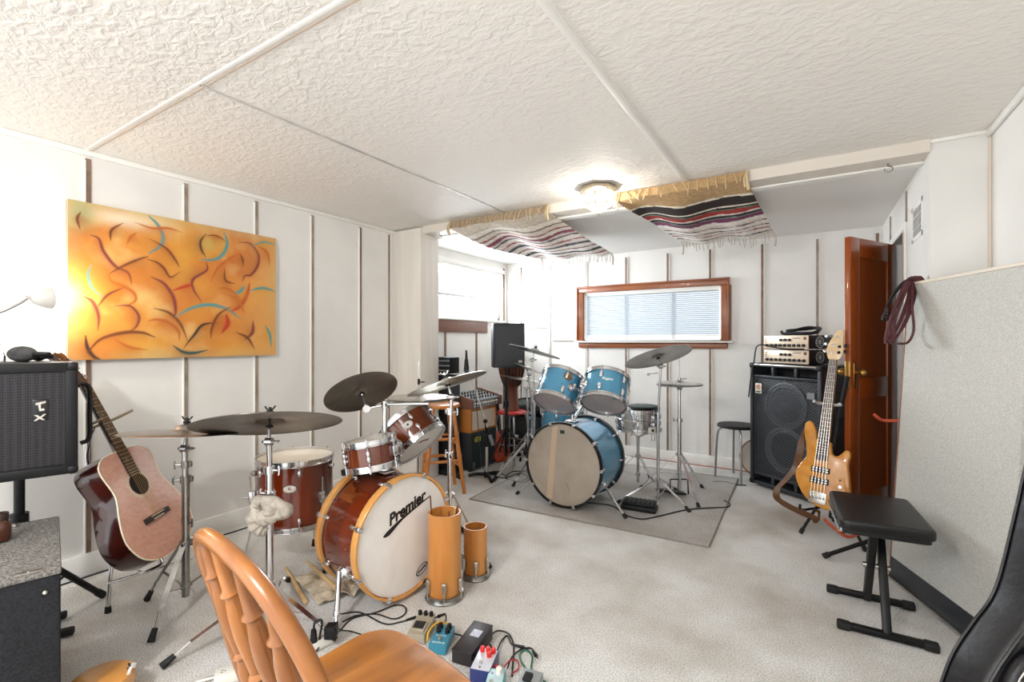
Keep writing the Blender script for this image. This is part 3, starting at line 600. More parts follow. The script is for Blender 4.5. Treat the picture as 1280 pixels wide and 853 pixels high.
# jar on the case
JP = FZ(0, 676, .549); JR = thing('jar', 'small brown glass jar standing on the carpeted case', 'jar', JP)
g = G(Matrix.Translation(JP)); g.lathe([(0, 0), (.026, 0), (.029, .004), (.029, .055), (.022, .068), (.020, .072), (0, .072)], None, 28); part('glass_body', g, amber_glass, JR)
g = G(Matrix.Translation(JP)); g.lathe([(0, .096), (.021, .096), (.0225, .093), (.0225, .072), (0, .072)], None, 28); part('lid', g, mat('dark_lid', '#2c1a12', .4), JR)
# ================================================================ ACOUSTIC GUITAR
def mirror_outline(half):                # half: (x, y) from bottom centre to top centre, x >= 0
    return [(-x, y) for x, y in half if x > 1e-6][::1] and ([(x, y) for x, y in half] + [(-x, y) for x, y in reversed(half) if x > 1e-6])
def smooth_out(pts, k=6):
    P = [Vector((p[0], p[1], 0)) for p in pts]; n_ = len(P); Q = []
    for i in range(n_):
        p0, p1, p2, p3 = P[i-1], P[i], P[(i+1) % n_], P[(i+2) % n_]
        for j in range(k):
            t = j/k; q = .5*((2*p1)+(p2-p0)*t+(2*p0-5*p1+4*p2-p3)*t*t+(3*p1-p0-3*p2+p3)*t**3); Q.append((q.x, q.y))
    return Q
def scaled(out, d):                      # inward offset by d
    n_ = len(out); R_ = []; ar = sum(out[i][0]*out[(i+1) % n_][1]-out[(i+1) % n_][0]*out[i][1] for i in range(n_)); s_ = 1 if ar > 0 else -1
    for i in range(n_):
        a, b_ = out[i-1], out[(i+1) % n_]; tx, ty = b_[0]-a[0], b_[1]-a[1]; l = math.hypot(tx, ty) or 1; R_.append((out[i][0]-s_*ty/l*d, out[i][1]+s_*tx/l*d))
    return R_
br = W(195, 644, 2.25); Ax = V(-.226, -.204, .634).normalized(); Nn = V(.83, .56, .476); Nn = (Nn-Ax*Nn.dot(Ax)).normalized()
MG = frame(br, Nn, Ax.cross(Nn)); sgu = 1.06        # local z out of the top, local y towards the head
if (MG.to_3x3() @ V(0, 1, 0)).dot(Ax) < 0: MG = MG @ Matrix.Rotation(PI, 4, 'Z')
MG = MG @ Matrix.Diagonal((sgu, sgu, sgu, 1))
AG = thing('acoustic_guitar', 'acoustic guitar with pale reddish top and dark sides on a chrome stand', 'guitar', (br.x, br.y, .2))
half = [(0, -.178), (.09, -.172), (.165, -.130), (.198, -.06), (.196, .0), (.172, .07), (.145, .13), (.139, .17), (.146, .22), (.150, .255), (.142, .29), (.105, .318), (.05, .326), (0, .327)]
go = smooth_out(mirror_outline(half), 4)
g = G(MG); g.prism(go, -.112, -.004, None, .004); part('sides_and_back', g, rosew, AG)
g = G(MG); g.prism(scaled(go, .003), -.006, .001); part('soundboard', g, spruce, AG)
g = G(MG); g.tube([(x, y, .0) for x, y in go], .0032, 6, 1, True); part('binding', g, cream, AG)
sy = .158
g = G(MG); g.lathe([(0, .0014), (.049, .0014)], Matrix.Translation((0, sy, 0)), 36); part('soundhole', g, mat('soundhole_dark', '#1a0e0a', .9), AG)
g = G(MG); g.lathe([(.053, .0016), (.064, .0016), (.064, .001), (.053, .001)], Matrix.Translation((0, sy, 0)), 40, closed=True); part('rosette', g, mat('rosette_ring', '#d9c4a8', .5), AG)
g = G(MG); g.box((0, -.003, .005), (.155, .026, .009), None, .003); brd = part('bridge', g, board, AG)
g = G(MG); g.box((0, .004, .011), (.075, .003, .006)); part('saddle', g, cream, brd)
g = G(MG)
for i in range(6): g.ball((-.028+.0112*i, -.010, .0105), .003, u=8, v=6)
part('bridge_pin', g, cream, brd)
NY = .648
g = G(MG); g.hexa([(-.028, .20, .001), (.028, .20, .001), (.0225, NY, .001), (-.0225, NY, .001), (-.028, .20, .007), (.028, .20, .007), (.0225, NY, .007), (-.0225, NY, .007)]); fb = part('fretboard', g, board, AG)
g = G(MG)
for k in range(1, 21):
    y = NY-.648*(1-2**(-k/12)); w_ = .0225+(.028-.0225)*(NY-y)/(NY-.2)
    g.cyl((-w_, y, .0074), (w_, y, .0074), .0011, n=6)
part('fret', g, nickel, fb)
g = G(MG)
for k in (3, 5, 7, 9, 15): y = NY-.648*(1-2**(-(k-.5)/12)); g.cyl((0, y, .0068), (0, y, .0076), .003, n=10)
part('inlay_dot', g, cream, fb)
g = G(MG); n_ = 12; pr = []
secs = [(.30, .028, .035), (.34, .027, .026), (.50, .025, .021), (NY, .0225, .02)]
rings = [[g._v((w_*math.cos(a), y, -dp*math.sin(a)+.001)) for a in [PI*i/n_ for i in range(n_+1)]] for y, w_, dp in secs]
for A_, B_ in zip(rings, rings[1:]):
    for i in range(n_): g._f([A_[i], A_[i+1], B_[i+1], B_[i]])
    g._f([A_[0], B_[0], B_[-1], A_[-1]])
g._f(rings[0]); g._f(rings[-1][::-1]); part('neck', g, rosew, AG)
hdM = MG @ Matrix.Translation((0, NY, 0)) @ Matrix.Rotation(-.24, 4, 'X'); g = G(hdM); hd = [(-.022, 0), (.022, 0), (.032, .03), (.037, .17), (.03, .182), (.01, .178), (0, .186), (-.01, .178), (-.03, .182), (-.037, .17), (-.032, .03)]
g.prism(hd, -.014, .001, None, .002); hh = part('headstock', g, rosew, AG)
for sx_ in (-1, 1):
    for k in range(3): g = G(hdM); g.cyl((sx_*.022, .05+.045*k, .001), (sx_*.022, .05+.045*k, .012), .004, n=8); g.cyl((sx_*.035, .05+.045*k, -.007), (sx_*.046, .05+.045*k, -.007), .003, n=6); g.box((sx_*.052, .05+.045*k, -.007), (.008, .014, .009), None, .003); part('tuning_peg', g, chrome, hh)
g = G(MG)
for i in range(6): x0, x1 = -.028+.0112*i, -.0175+.007*i; g.cyl((x0, .003, .013), (x1, NY, .0095), .0006, n=4)
part('string', g, mat('bronze_string', '#c9a26a', .35, 1.), AG)
# its stand
GS = thing('guitar_stand', 'chrome tubular stand holding the acoustic guitar', 'guitar stand', (-2.85, .95, 0))
hubp = V(-2.80, .965, .30); f1 = FZ(135, 766, .0); f2 = FZ(216, 722, .0); f3 = V(-3.18, 1.20, 0)
f2 = V(-2.66, 1.36, 0)
neckp = MG @ V(0, .50, -.05)
postb = V(-2.80, .93, .20); postt = MG @ V(-.075, .47, -.055)
g = G(); g.tube([postb, MG @ V(0, .0, -.16), MG @ V(0, .30, -.16), MG @ V(0, .42, -.10), MG @ V(0, .47, -.05)], .009, 10, 6); part('post', g, chrome, GS)
g = G(); g.tube([MG @ V(-.075, .475, .055), MG @ V(-.068, .47, -.01), MG @ V(0, .467, -.045), MG @ V(.068, .47, -.01), MG @ V(.095, .475, .06)], .0065, 8, 6); part('neck_yoke', g, mat('tan_rubber', '#8a7a63', .6), GS)
cr0 = MG @ V(-.12, -.185, -.115); cr1 = MG @ V(.12, -.185, -.115)
for a, nm in ((-1, 0), (1, 0)):
    g = G(); g.tube([postb+V(0, 0, .03), MG @ V(a*.06, -.19, -.13), MG @ V(a*.11, -.192, -.06), MG @ V(a*.115, -.19, .012), MG @ V(a*.115, -.165, .022)], .0065, 8, 5); part('body_cradle', g, chrome, GS)
for f in (V(f1.x, f1.y, 0), f2, f3):
    g = G(); top = postb+V(0, 0, .12); g.tube([top, V(f.x, f.y, .16).lerp(top, .25), V(f.x, f.y, .012)], .0095, 10, 6); lg = part('leg', g, chrome, GS); g = G(); g.cyl((f.x, f.y, 0), (f.x, f.y, .028), .0135, .0115); part('rubber_foot', g, rubber, lg)
g = G(); g.cyl((f1.x, f1.y, .135), f2+V(0, 0, .135), .007); g.cyl(V(f1.x, f1.y, .135).lerp(f2+V(0, 0, .135), .4), f3+V(0, 0, .11), .007); part('cross_tube', g, chrome, GS)
g = G(); g.ball(postb+V(-.05, -.06, .16), .018); g.cyl(postb+V(-.05, -.06, .16), postb+V(0, 0, .14), .006); part('knob', g, blackp, GS)

# ================================================================ FRONT DRUM KIT (brown)
# bass drum
yaw = math.radians(-5.06); nb = V(math.cos(yaw), math.sin(yaw), 0); RB = .276; LB = .30
Cb = V(-1.651, 1.671, .308) ; MB = frame(Cb-nb*.013, nb, (0, 0, 1))   # local x up, z to the front head
BD = thing('bass_drum', 'brown lacquered bass drum with maple hoops and white lettered front head', 'bass drum', (Cb.x-.15, Cb.y, 0))
drum(BD, MB, RB, LB, mahog, 8, PI/8, headw, headcoat, hoop='wood', hoop_m=maple)
g = G(MB); g.lathe([(RB+.003, -.022), (RB+.006, -.022), (RB+.006, -.034), (RB+.003, -.034)], None, 56, closed=True); g.lathe([(RB+.003, -LB+.022), (RB+.006, -LB+.022), (RB+.006, -LB+.034), (RB+.003, -LB+.034)], None, 56, closed=True); part('counter_ring', g, chrome, BD)
ink = mat('black_ink', '#0d0d0e', .5)
# lettering on the front head: local frame of the text
X_ = (MB.to_3x3() @ V(1, 0, 0)); Rt = V(0, 0, 1).cross(nb); # viewer's right when facing the head
MT = Matrix((Rt, V(0, 0, 1), nb)).transposed().to_4x4(); MT.translation = MB @ V(0, 0, .002)
MT = MT @ Matrix.Rotation(math.radians(3), 4, 'Z')
text_part('Premier', 'lettering', .075, MT @ Matrix.Translation((.012, .130, 0)) @ Matrix.Rotation(math.radians(14), 4, 'Z'), ink, BD, .34, .0026, .96)
g = G(MT @ Matrix.Translation((.014, .140, 0)) @ Matrix.Rotation(math.radians(14), 4, 'Z'))
sw = [(-.168, -.058), (-.158, -.068), (-.135, -.072), (-.11, -.066), (-.08, -.056), (-.04, -.047), (.03, -.041), (.10, -.038), (.150, -.036), (.150, -.031), (.10, -.031), (.02, -.0325), (-.06, -.037), (-.11, -.043), (-.145, -.049)]
g.prism(sw, 0, .0006); part('lettering_swoosh', g, ink, BD)
g = G(MT @ Matrix.Translation((.09, -.205, 0)) @ Matrix.Rotation(.45, 4, 'Z') @ Matrix.Diagonal((.042, .022, 1, 1))); g.lathe([(.86, 0), (1, 0), (1, .0006), (.86, .0006)], None, 32, closed=True); part('head_logo', g, ink, BD)
text_part('Premier', 'head_logo_lettering', .018, MT @ Matrix.Translation((.09, -.205, 0)) @ Matrix.Rotation(.45, 4, 'Z'), ink, BD, .2, .0004)
# spurs
for sd in (1, -1):
    y_ = -sd
    p = MB @ V(-.115, 0, 0); a = math.radians(118)*sd
    P = lambda r, z, aa=a: MB @ V(r*math.cos(aa), r*math.sin(aa), z)
    s0 = P(RB, -.14); out = (MB.to_3x3() @ V(math.cos(a), math.sin(a), 0))
    g = G(); g.cyl(s0-out*.004, s0+out*.014, .040, .036, 20); g.cyl(s0+out*.014, s0+out*.036, .024, .022, 16); part('spur_mount', g, chrome, BD)
    st = s0+out*.03; ft = V(st.x+.085, st.y+(-.085 if out.y < 0 else .085), .012)
    g = G(); g.cyl(st+V(0, 0, .03), st.lerp(ft, .72), .0125); g.cyl(st.lerp(ft, .7), st.lerp(ft, .78), .016); g.cyl(st.lerp(ft, .72), ft, .0075); g.cyl(st.lerp(ft, .74)-V(.02, 0, 0), st.lerp(ft, .74)+V(.022, 0, 0), .005, n=8); lg = part('spur', g, chrome, BD)
    g = G(); g.cyl(ft+V(0, 0, .02), ft-V(0, 0, .011), .011, .006); part('spur_tip', g, rubber, lg)
# tom holder on top: base plate, post, cymbal arm
tb = MB @ V(RB+.004, 0, -.16); g = G(); g.box(tb+V(0, 0, .006), (.10, .07, .014), Matrix.Rotation(yaw, 3, 'Z'), .004); g.cyl(tb+V(0, 0, .01), tb+V(0, 0, .06), .028, .02); g.cyl(tb+V(0, .0, .05), tb+V(0, .06, .05), .007); part('holder_base', g, chrome, BD)
pt = V(tb.x, tb.y, .93); g = G(); g.cyl(tb, pt, .0125); part('holder_post', g, chrome, BD)
g = G(); g.cyl(tb+V(0, 0, .09), tb+V(0, 0, .16), .024); g.cyl(tb+V(-.03, -.035, .125), tb+V(.03, .05, .125), .014); g.ball(tb+V(-.035, -.04, .125), .024); g.ball(tb+V(.03, .055, .13), .027); g.cyl(tb+V(.02, -.02, .06), tb+V(.02, -.02, .17), .010); part('holder_clamp', g, chrome, BD)
# toms held on it
T1 = thing('rack_tom', 'small shallow brown rack tom, level above the brown bass drum', 'tom drum', (-1.876, 1.649, .64))
n1 = V(-.15, -.05, 1).normalized(); M1 = frame((-1.885, 1.640, .748), n1, (1, 0, 0)); drum(T1, M1, .127, .122, mahog2, 6, .25, headcoat, headw); 
g = G(); g.cyl(M1 @ V(.125, .05, -.06), tb+V(-.02, -.03, .125), .009); g.box(M1 @ V(.132, .045, -.06), (.02, .05, .05), M1.to_3x3(), .004); part('mount_arm', g, chrome, T1)
g = G(); g.box(M1 @ V(-.06, -.125, -.125), (.028, .02, .03), M1.to_3x3(), .003); part('rim_clip', g, blackp, T1)
T2 = thing('rack_tom', 'brown rack tom tilted steeply, its oval badge and bottom head showing', 'tom drum', (-1.95, 2.03, .70))
n2 = V(-.70, -.10, .71).normalized(); M2 = frame((-2.02, 2.015, .775), n2, (0, 0, 1)); drum(T2, M2, .158, .165, mahog2, 6, .35, headcoat, headw)
vd = (V(0, 0, CH)-M2 @ V(0, 0, -.08)); lv = M2.to_3x3().inverted() @ vd; af = math.atan2(lv.y, lv.x)
fr = badge(T2, M2, .158, -.075, af+.05, whitep, .028, .02); g = G(fr); g.lathe([(0, .0045), (.005, .004), (.006, .002)], None, 14); part('badge_vent', g, ink, T2)
bracket(T2, M2, .158, -.08, af-.85)
g = G(); g.cyl(M2 @ V(.19*math.cos(af-.85), .19*math.sin(af-.85), -.08), tb+V(.03, .055, .13), .009); part('mount_arm', g, chrome, T2)
text_part('Premier', 'head_lettering', .03, M2 @ Matrix.Translation((.03, .0, -.167)) @ Matrix.Rotation(PI, 4, 'X') @ Matrix.Rotation(1.6, 4, 'Z'), mat('maroon_ink', '#8a3a2c', .5), T2, .2, .001)
# floor tom
FT_ = thing('floor_tom', 'brown floor tom on three chrome legs between the cymbal stands', 'tom drum', (-2.44, 1.61, 0))
MF = frame((-2.44, 1.60, .605), (0, 0, 1), (1, 0, 0)); RF = .196; drum(FT_, MF, RF, .345, mahog, 6, .55, headcoat, headw)
af = math.atan2(-1.6, 2.44)
fr = badge(FT_, MF, RF, -.125, af-.14, mat('badge_silver', '#cfccc4', .4, .3), .031, .019); text_part('P', 'badge_lettering', .022, fr @ Matrix.Rotation(PI/2, 4, 'Z') @ Matrix.Translation((0, 0, .002)), mat('red_ink', '#8a2a22', .5), FT_, .2, .0005)
for a in (af+.62, af+.62+2.09, af+.62-2.09):
    c, s_ = math.cos(a), math.sin(a); P = lambda r, z: MF @ V(c*r, s_*r, z)
    g = G(); g.box(P(RF+.018, -.19), (.036, .03, .06), Matrix.Rotation(a, 3, 'Z'), .008); g.cyl(P(RF+.03, -.19), P(RF+.065, -.19), .006); part('leg_bracket', g, chrome, FT_)
    g = G(); g.tube([P(RF+.026, -.08), P(RF+.026, -.34), P(RF+.03, -.40), P(RF+.045, -.47), P(RF+.048, -.585)], .0052, 8, 4); lg = part('leg', g, chrome, FT_); g = G(); g.cyl(P(RF+.048, -.604), P(RF+.048, -.565), .014, .011); part('rubber_foot', g, rubber, lg)
g = G(); tq = MF @ V(-RF*.99, -.09, -.05); g.box(MF @ V((RF+.012)*math.cos(af-1.35), (RF+.012)*math.sin(af-1.35), -.06), (.03, .03, .03), None, .008); part('side_knob', g, chrome, FT_)

# ---- cymbal stands of the front kit
def stand(name, label, base, feet, hubz, lowz, top, upper_off=None, m=chrome, lo_r=.0125, cat='cymbal stand', clampz=None, side=(1, 0, 0), tiltn=(0, 0, 1), rod=True, topgap=.03, braces=True):
    """tripod stand whose tube ends in a tilter under the cymbal centre 'top'"""
    t = thing(name, label, cat, (base[0], base[1], 0)); b3 = V(base[0], base[1], 0); tp = Vector(top); n_ = Vector(tiltn).normalized()
    tripod(t, base, hubz, feet, lowz, m); tl = tp-n_*.075
    zc = clampz or (tl.z*.55+.0)
    g = G(); g.cyl(b3+V(0, 0, lowz-.05), V(base[0], base[1], zc), lo_r); part('lower_tube', g, m, t)
    g = G(); g.cyl(V(base[0], base[1], zc-.02), tl, lo_r*.76); part('upper_tube', g, m, t)
    clamp(t, (base[0], base[1], zc), (0, 0, 1), m, lo_r, side)
    g = G(); s = n_.orthogonal(); s = V(CC, CS, 0); g.cyl(tl-s*.014, tl+s*.014, .018, n=16); g.cyl(tl-s*.03, tl+s*.032, .006, n=8); g.ball(tl+s*.034, (.008, .014, .006)); part('tilter', g, m, t)
    g = G(); g.cyl(tl, tp-n_*.02, .008, .006); part('tilter_arm', g, m, t)
    return t
# stand with the pale cymbal at the left
b1 = (-2.49, 1.07); c1 = W(232.5, 541, 2.26)
n_ = V(0, 0, 1)*1+V(.0, 0, 0); vdir = V(c1.x, c1.y, 0).normalized(); rt = V(CC, CS, 0)
n1c = (V(0, 0, 1)+vdir*.13+rt*.085).normalized()
cy1, Mq, tp1 = cymbal('cymbal', 'pale thin cymbal nearest the acoustic guitar, on a worn chrome stand', 'cymbal', c1, n1c, .262, silverc)
s1 = stand('cymbal_stand', 'worn chrome tripod stand nearest the acoustic guitar', b1, [(-2.307, .864), (-2.698, .994), (-2.50, 1.36)], .30, .10, c1, m=dchrome, clampz=.60, lo_r=.0165, tiltn=n1c, side=(-.5, -.8, 0)); tip_rod(s1, c1, n1c, tp1, blackm)
clamp(s1, (b1[0], b1[1], .67), (0, 0, 1), dchrome, .012, (-.6, -.8, 0)); clamp(s1, (b1[0], b1[1], .40), (0, 0, 1), dchrome, .010, (.9, .2, 0))
# stand with the big dark cymbal above the floor tom
b2 = (-2.17, 1.27); b2 = tuple(W(337, 700, 2.10).xy); c2 = W(337, 531, 2.22)
c2 = V(b2[0], b2[1], 1.25-(531-426.5)/594*V(b2[0], b2[1], 0).dot(V(-CS, CC, 0)))
vdir = V(c2.x, c2.y, 0).normalized(); n2c = (V(0, 0, 1)+vdir*.34+rt*.035).normalized()
cy2, Mq, tp2 = cymbal('cymbal', 'large dark cymbal in front of the brown floor tom', 'cymbal', c2, n2c, .304, bronze)
s2 = stand('cymbal_stand', 'chrome tripod stand with a beige cloth knotted around it', b2, [(-2.091, .819), (-1.676, 1.274), (b2[0]-.27, b2[1]+.26)], .17, .06, c2, clampz=.68, tiltn=n2c, lo_r=.0165, side=(.9, .3, 0)); tip_rod(s2, c2, n2c, tp2, blackm)
clamp(s2, (b2[0], b2[1], .575), (0, 0, 1), chrome, .014, (-.8, -.3, 0))
# cloth knotted around the stand
g = G(); kb = V(b2[0], b2[1], .515); ex = rt; ey = V(0, 0, 1); ez = -V(b2[0], b2[1], 0).normalized()
def K(a, b_, c): return kb+ex*a*.9+ey*b_*.9+ez*c*.9
def rag(pts, r): g.tube([K(*p) for p in pts], lambda t: r*(.75+.5*math.sin(PI*min(max(t, .05), .95)))*(1+.12*math.sin(t*31)), 10, 7)
rag([(-.075, .03, .0), (-.03, .045, .035), (.03, .03, .04), (.075, .0, .03), (.07, -.03, .0), (.02, -.035, -.035), (-.04, -.02, -.03), (-.075, .01, -.01)], .024)
rag([(-.07, .02, .01), (-.06, -.03, .03), (-.02, -.035, .045), (.03, -.02, .045), (.08, -.005, .03)], .026)
rag([(-.055, .01, .03), (-.075, -.04, .03), (-.06, -.085, .02), (-.025, -.105, .01), (-.01, -.115, .015)], .028)
rag([(-.02, .035, .035), (.0, .01, .055), (-.005, -.03, .055), (-.03, -.06, .045)], .024)
solo('cloth', g, mat('grey_beige_rag', '#b9b0a4', .95, col2='#a09689', scale=30, bump=.6, bscale=90), 'knotted beige cloth tied around a chrome cymbal stand pole', 'cloth', kb)
# small dark cymbal on the bass drum's arm
c3 = W(452, 491, 2.42); vd = V(c3.x, c3.y, 0).normalized(); n3 = (V(0, 0, 1)+vd*.62-rt*.33).normalized()
cy3, Mq, tp3 = cymbal('cymbal', 'small dark cymbal tilted above the shallow brown rack tom', 'cymbal', c3, n3, .185, bronze)
kn = W(458, 511, 2.40); far = W(536, 503, 2.36)
g = G(); g.cyl(kn, pt+V(0, 0, -.003), .0075); g.cyl(pt, V(far.x, far.y, pt.z+.008), .0075); g.cyl(pt-V(0, 0, .018), pt+V(0, 0, .018), .018); g.cyl(pt-V(.018, 0, 0), pt+V(.018, 0, 0), .013); part('cymbal_arm', g, chrome, BD)
g = G(); sa = (pt-kn).normalized(); sd = -V(c3.x, c3.y, 0).normalized(); g.cyl(kn-sd*.014, kn+sd*.016, .019); g.cyl(kn-sd*.02, kn+sd*.022, .008); g.cyl(kn, c3-n3*.01, .006); part('tilter', g, chrome, BD)
tip_rod(BD, c3, n3, tp3, chrome)
# pale crash on the straight stand, hi-hat behind
b4 = (-1.66, 2.02); b4 = tuple(W(562, 600, 2.62).xy); c4 = W(559.5, 480, 2.62); vd = V(c4.x, c4.y, 0).normalized(); n4 = (V(0, 0, 1)+vd*.16-rt*.30).normalized()
cy4, Mq, tp4 = cymbal('cymbal', 'pale cymbal tilted edge-on beside the steep brown rack tom', 'cymbal', c4, n4, .225, bronzel)
s4 = stand('cymbal_stand', 'straight chrome stand behind the two wooden tubes', b4, [tuple(FZ(612, 712).xy), (b4[0]-.02, b4[1]-.24), (b4[0]-.20, b4[1]+.16)], .40, .18, c4, clampz=.62, tiltn=n4, side=(-.8, .3, 0)); tip_rod(s4, c4, n4, tp4, chrome)
clamp(s4, (b4[0], b4[1], .86), (0, 0, 1), chrome, .011, (.8, .4, 0))
bh = (-1.99+.02, 2.30); dph = V(bh[0], bh[1], 0).dot(V(-CS, CC, 0)); ch_ = W(523.5, 498, 2.95); bh = (ch_.x, ch_.y)
h1, Mq, _ = cymbal('hi_hat_cymbal', 'upper hi-hat cymbal behind the steep brown rack tom', 'cymbal', ch_+V(0, 0, .006), (0, 0, 1), .19, bronzel, 'hi-hat pair of the brown kit')
M180 = frame(ch_-V(0, 0, .006), (0, 0, -1)); cyx, Mq, _ = cymbal('hi_hat_cymbal', 'lower hi-hat cymbal behind the steep brown rack tom', 'cymbal', ch_-V(0, 0, .006), (0, 0, -1), .19, bronzel, 'hi-hat pair of the brown kit')
sh = thing('hi_hat_stand', 'chrome hi-hat stand behind the brown drum kit', 'hi-hat stand', (bh[0], bh[1], 0)); tripod(sh, bh, .32, ang_feet(bh, .30, (60, 180, 300)), .12)
g = G(); g.cyl((bh[0], bh[1], .03), (bh[0], bh[1], ch_.z-.035), .0125); part('tube', g, chrome, sh); g = G(); g.cyl((bh[0], bh[1], ch_.z-.08), (bh[0], bh[1], ch_.z+.23), .0035, n=8); part('pull_rod', g, chrome, sh)
g = G(); g.cyl(ch_+V(0, 0, .022), ch_+V(0, 0, .06), .010); g.cyl(ch_+V(0, 0, .085), ch_+V(0, 0, .12), .008); g.cyl(ch_+V(0, 0, .10), ch_+V(.03, .02, .10), .004, n=8); part('clutch', g, blackm, sh)
g = G(); g.box((bh[0]+.06, bh[1], .03), (.26, .08, .014), Matrix.Rotation(0, 3, 'Z') @ Matrix.Rotation(-.12, 3, 'Y'), .004); part('pedal', g, chrome, sh)
# ---- wooden tubes used as stick holders
def tube_drum(label, C, R, H):
    t = thing('wooden_drum_tube', label, 'drum tube', C, 0, 'wooden drum tubes by the brown bass drum'); M = Matrix.Translation(C); th = .007
    g = G(M); g.lathe([(R-th, H), (R, H), (R, .02), (R-th, .02), (R-th, .05)], None, 48, closed=True); g.lathe([(0, .03), (R-th, .03)], None, 48); part('tube_shell', g, tubew, t)
    g = G(M); g.lathe([(R+.003, .0), (R+.015, .0), (R+.016, .006), (R+.010, .016), (R+.009, .030), (R+.004, .030)], None, 48, closed=True); part('hoop', g, dchrome, t)
    g = G(M); g.lathe([(0, .012), (R+.002, .012), (R+.002, .026)], None, 40); part('drum_head', g, headw, t)
    for k in range(6):
        a = -.9+k*PI/3; P = lambda r, z: M @ V(math.cos(a)*r, math.sin(a)*r, z); RR = Matrix.Rotation(a, 3, 'Z'); g = G(); g.box(P(R+.009, .085), (.018, .022, .045), RR, .006); g.box(P(R+.008, .055), (.016, .014, .03), RR, .004); g.cyl(P(R+.011, .065), P(R+.012, .008), .003, n=7); part('lug', g, nickel, t)
    return t
tc1 = V(-1.52, 1.79, 0); tc2 = V(-1.515, 2.035, 0)
tube_drum('taller wooden drum tube holding drumsticks, in front of the brown bass drum', tc1, .0795, .415)
tube_drum('shorter empty wooden drum tube beside the taller one', tc2, .0625, .265)
def stick(label, p, q, group=None, r=.0068, tip=True):
    p = V(*p); q = V(*q); d = (q-p); g = G(); k = 10; pr = [(0, 0), (r*.9, .002), (r, .01)]; L_ = d.length; pr += [(r, L_*.7), (r*.55, L_-.022)]
    pr += [(r*.45, L_-.012), (r*.75, L_-.006), (0, L_)]
    g.lathe(pr, frame(p, d), 12); return solo('drumstick', g, stick_m, label, 'drumstick', p, group)
def mst(label, p, q, m, r=.006):
    g = G(); g.cyl(p, q, r, r*.8, 10); g.ball(q, r*.95, u=10, v=6); return solo('drumstick', g, m, label, 'drumstick', p, 'drumsticks standing in the wooden tube')
dkst = wood('dark_stick', '#7c4f2c', '#633a1e', 20, (1, 1, .2), .5, 0)
mst('long thin dark drumstick rising highest from the taller wooden tube', tc1+V(-.01, -.05, .04), W(538, 622, 2.31), dkst, .0045)
mst('brown drumstick barely topping the front rim of the taller tube', tc1+V(.03, .03, .04), W(561, 640, 2.30), dkst, .006)
mst('drumstick with pale tip at the right rim of the taller tube', tc1+V(.0, .0, .04), W(569, 636, 2.36), stick_m, .007)
mst('dark drumstick beside the pale-tipped one at the right rim of the taller tube', tc1+V(.02, -.01, .04), W(572, 633, 2.38), dkst, .006)
# cloth and sticks on the carpet behind the bass drum
def floor_cloth():
    p = [FZ(*q) for q in ((366, 722), (400, 748), (462, 738), (447, 700), (420, 704))]
    t = G(); nx, ny = 44, 34; A_, B_, C_, D_ = V(-2.30, 1.50, 0), V(-1.955, 1.40, 0), V(-1.84, 1.62, 0), V(-2.17, 1.77, 0); rows = []
    for j in range(ny):
        r = []
        for i in range(nx):
            u, v = i/(nx-1), j/(ny-1); q = (A_*(1-u)+B_*u)*(1-v)+(D_*(1-u)+C_*u)*v; nz = mnoise.noise(V(u*3.2, v*3.2, 1)); n2_ = mnoise.noise(V(u*9+5, v*5, 2)); am = .45+.9*u*u
            z = .008+.040*am*max(0, abs(nz)*1.6-.15)+.014*am*abs(n2_); ed = .03*mnoise.noise(V(u*4, v*4, 7)); r.append(t._v(q+V(ed, ed*.6, z)))
        rows.append(r)
    for j in range(ny-1):
        for i in range(nx-1): t._f([rows[j][i], rows[j][i+1], rows[j+1][i+1], rows[j+1][i]])
    o = solo('cloth', t, cloth_m, 'crumpled beige cloth lying on the carpet behind the brown bass drum', 'cloth', (-2.08, 1.57, 0), ang=80); md = o.modifiers.new('thickness', 'SOLIDIFY'); md.thickness = .004; md.offset = 1
floor_cloth()
mal = lambda label, a, b_, za, zb: stick(label, (a.x, a.y, za), (b_.x, b_.y, zb), 'drumsticks lying on the carpet', .011)
mal('thick drumstick lying on the carpet left of the crumpled cloth', FZ(382, 757), FZ(357, 713), .014, .014)
mal('thick drumstick lying across the crumpled beige cloth', FZ(420, 745), FZ(383, 708), .035, .03)
# ================================================================ WOODEN CHAIR (near)
CHC = V(-.765, .688, 0); CRZ = math.radians(-9.5); CHR = thing('wooden_chair', 'worn wooden spindle-back chair with curved back hoop in the foreground', 'chair', CHC, CRZ)
MC = Matrix.Translation(CHC) @ Matrix.Rotation(CRZ, 4, 'Z')       # local y forward, x to the sitter's right
SZ = .50
seat = smooth_out([(-.17, -.20), (-.215, -.10), (-.232, .03), (-.232, .11), (-.19, .165), (-.09, .182), (.07, .178), (.15, .155), (.195, .10), (.215, .03), (.215, -.10), (.17, -.20), (.06, -.215), (-.06, -.215)], 5)
g = G(MC); g.prism(seat, SZ-.036, SZ, None, .010, 3); part('seat', g, oak, CHR)
hoop = [(-.185, -.165, SZ-.02), (-.220, -.195, SZ+.10), (-.235, -.22, SZ+.21), (-.212, -.255, SZ+.32), (-.135, -.28, SZ+.392), (0, -.29, SZ+.415), (.135, -.28, SZ+.392), (.212, -.255, SZ+.32), (.235, -.22, SZ+.21), (.220, -.195, SZ+.10), (.185, -.165, SZ-.02)]
g = G(MC); g.tube(hoop, .0142, 14, 8); part('back_hoop', g, oakd, CHR)
def hoop_at(x):
    best = None
    P = [V(*p) for p in hoop]; 
    for a, b_ in zip(P[2:8], P[3:9]):
        for t in [i/20 for i in range(21)]:
            q = a.lerp(b_, t)
            if best is None or abs(q.x-x) < abs(best.x-x): best = q
    return best
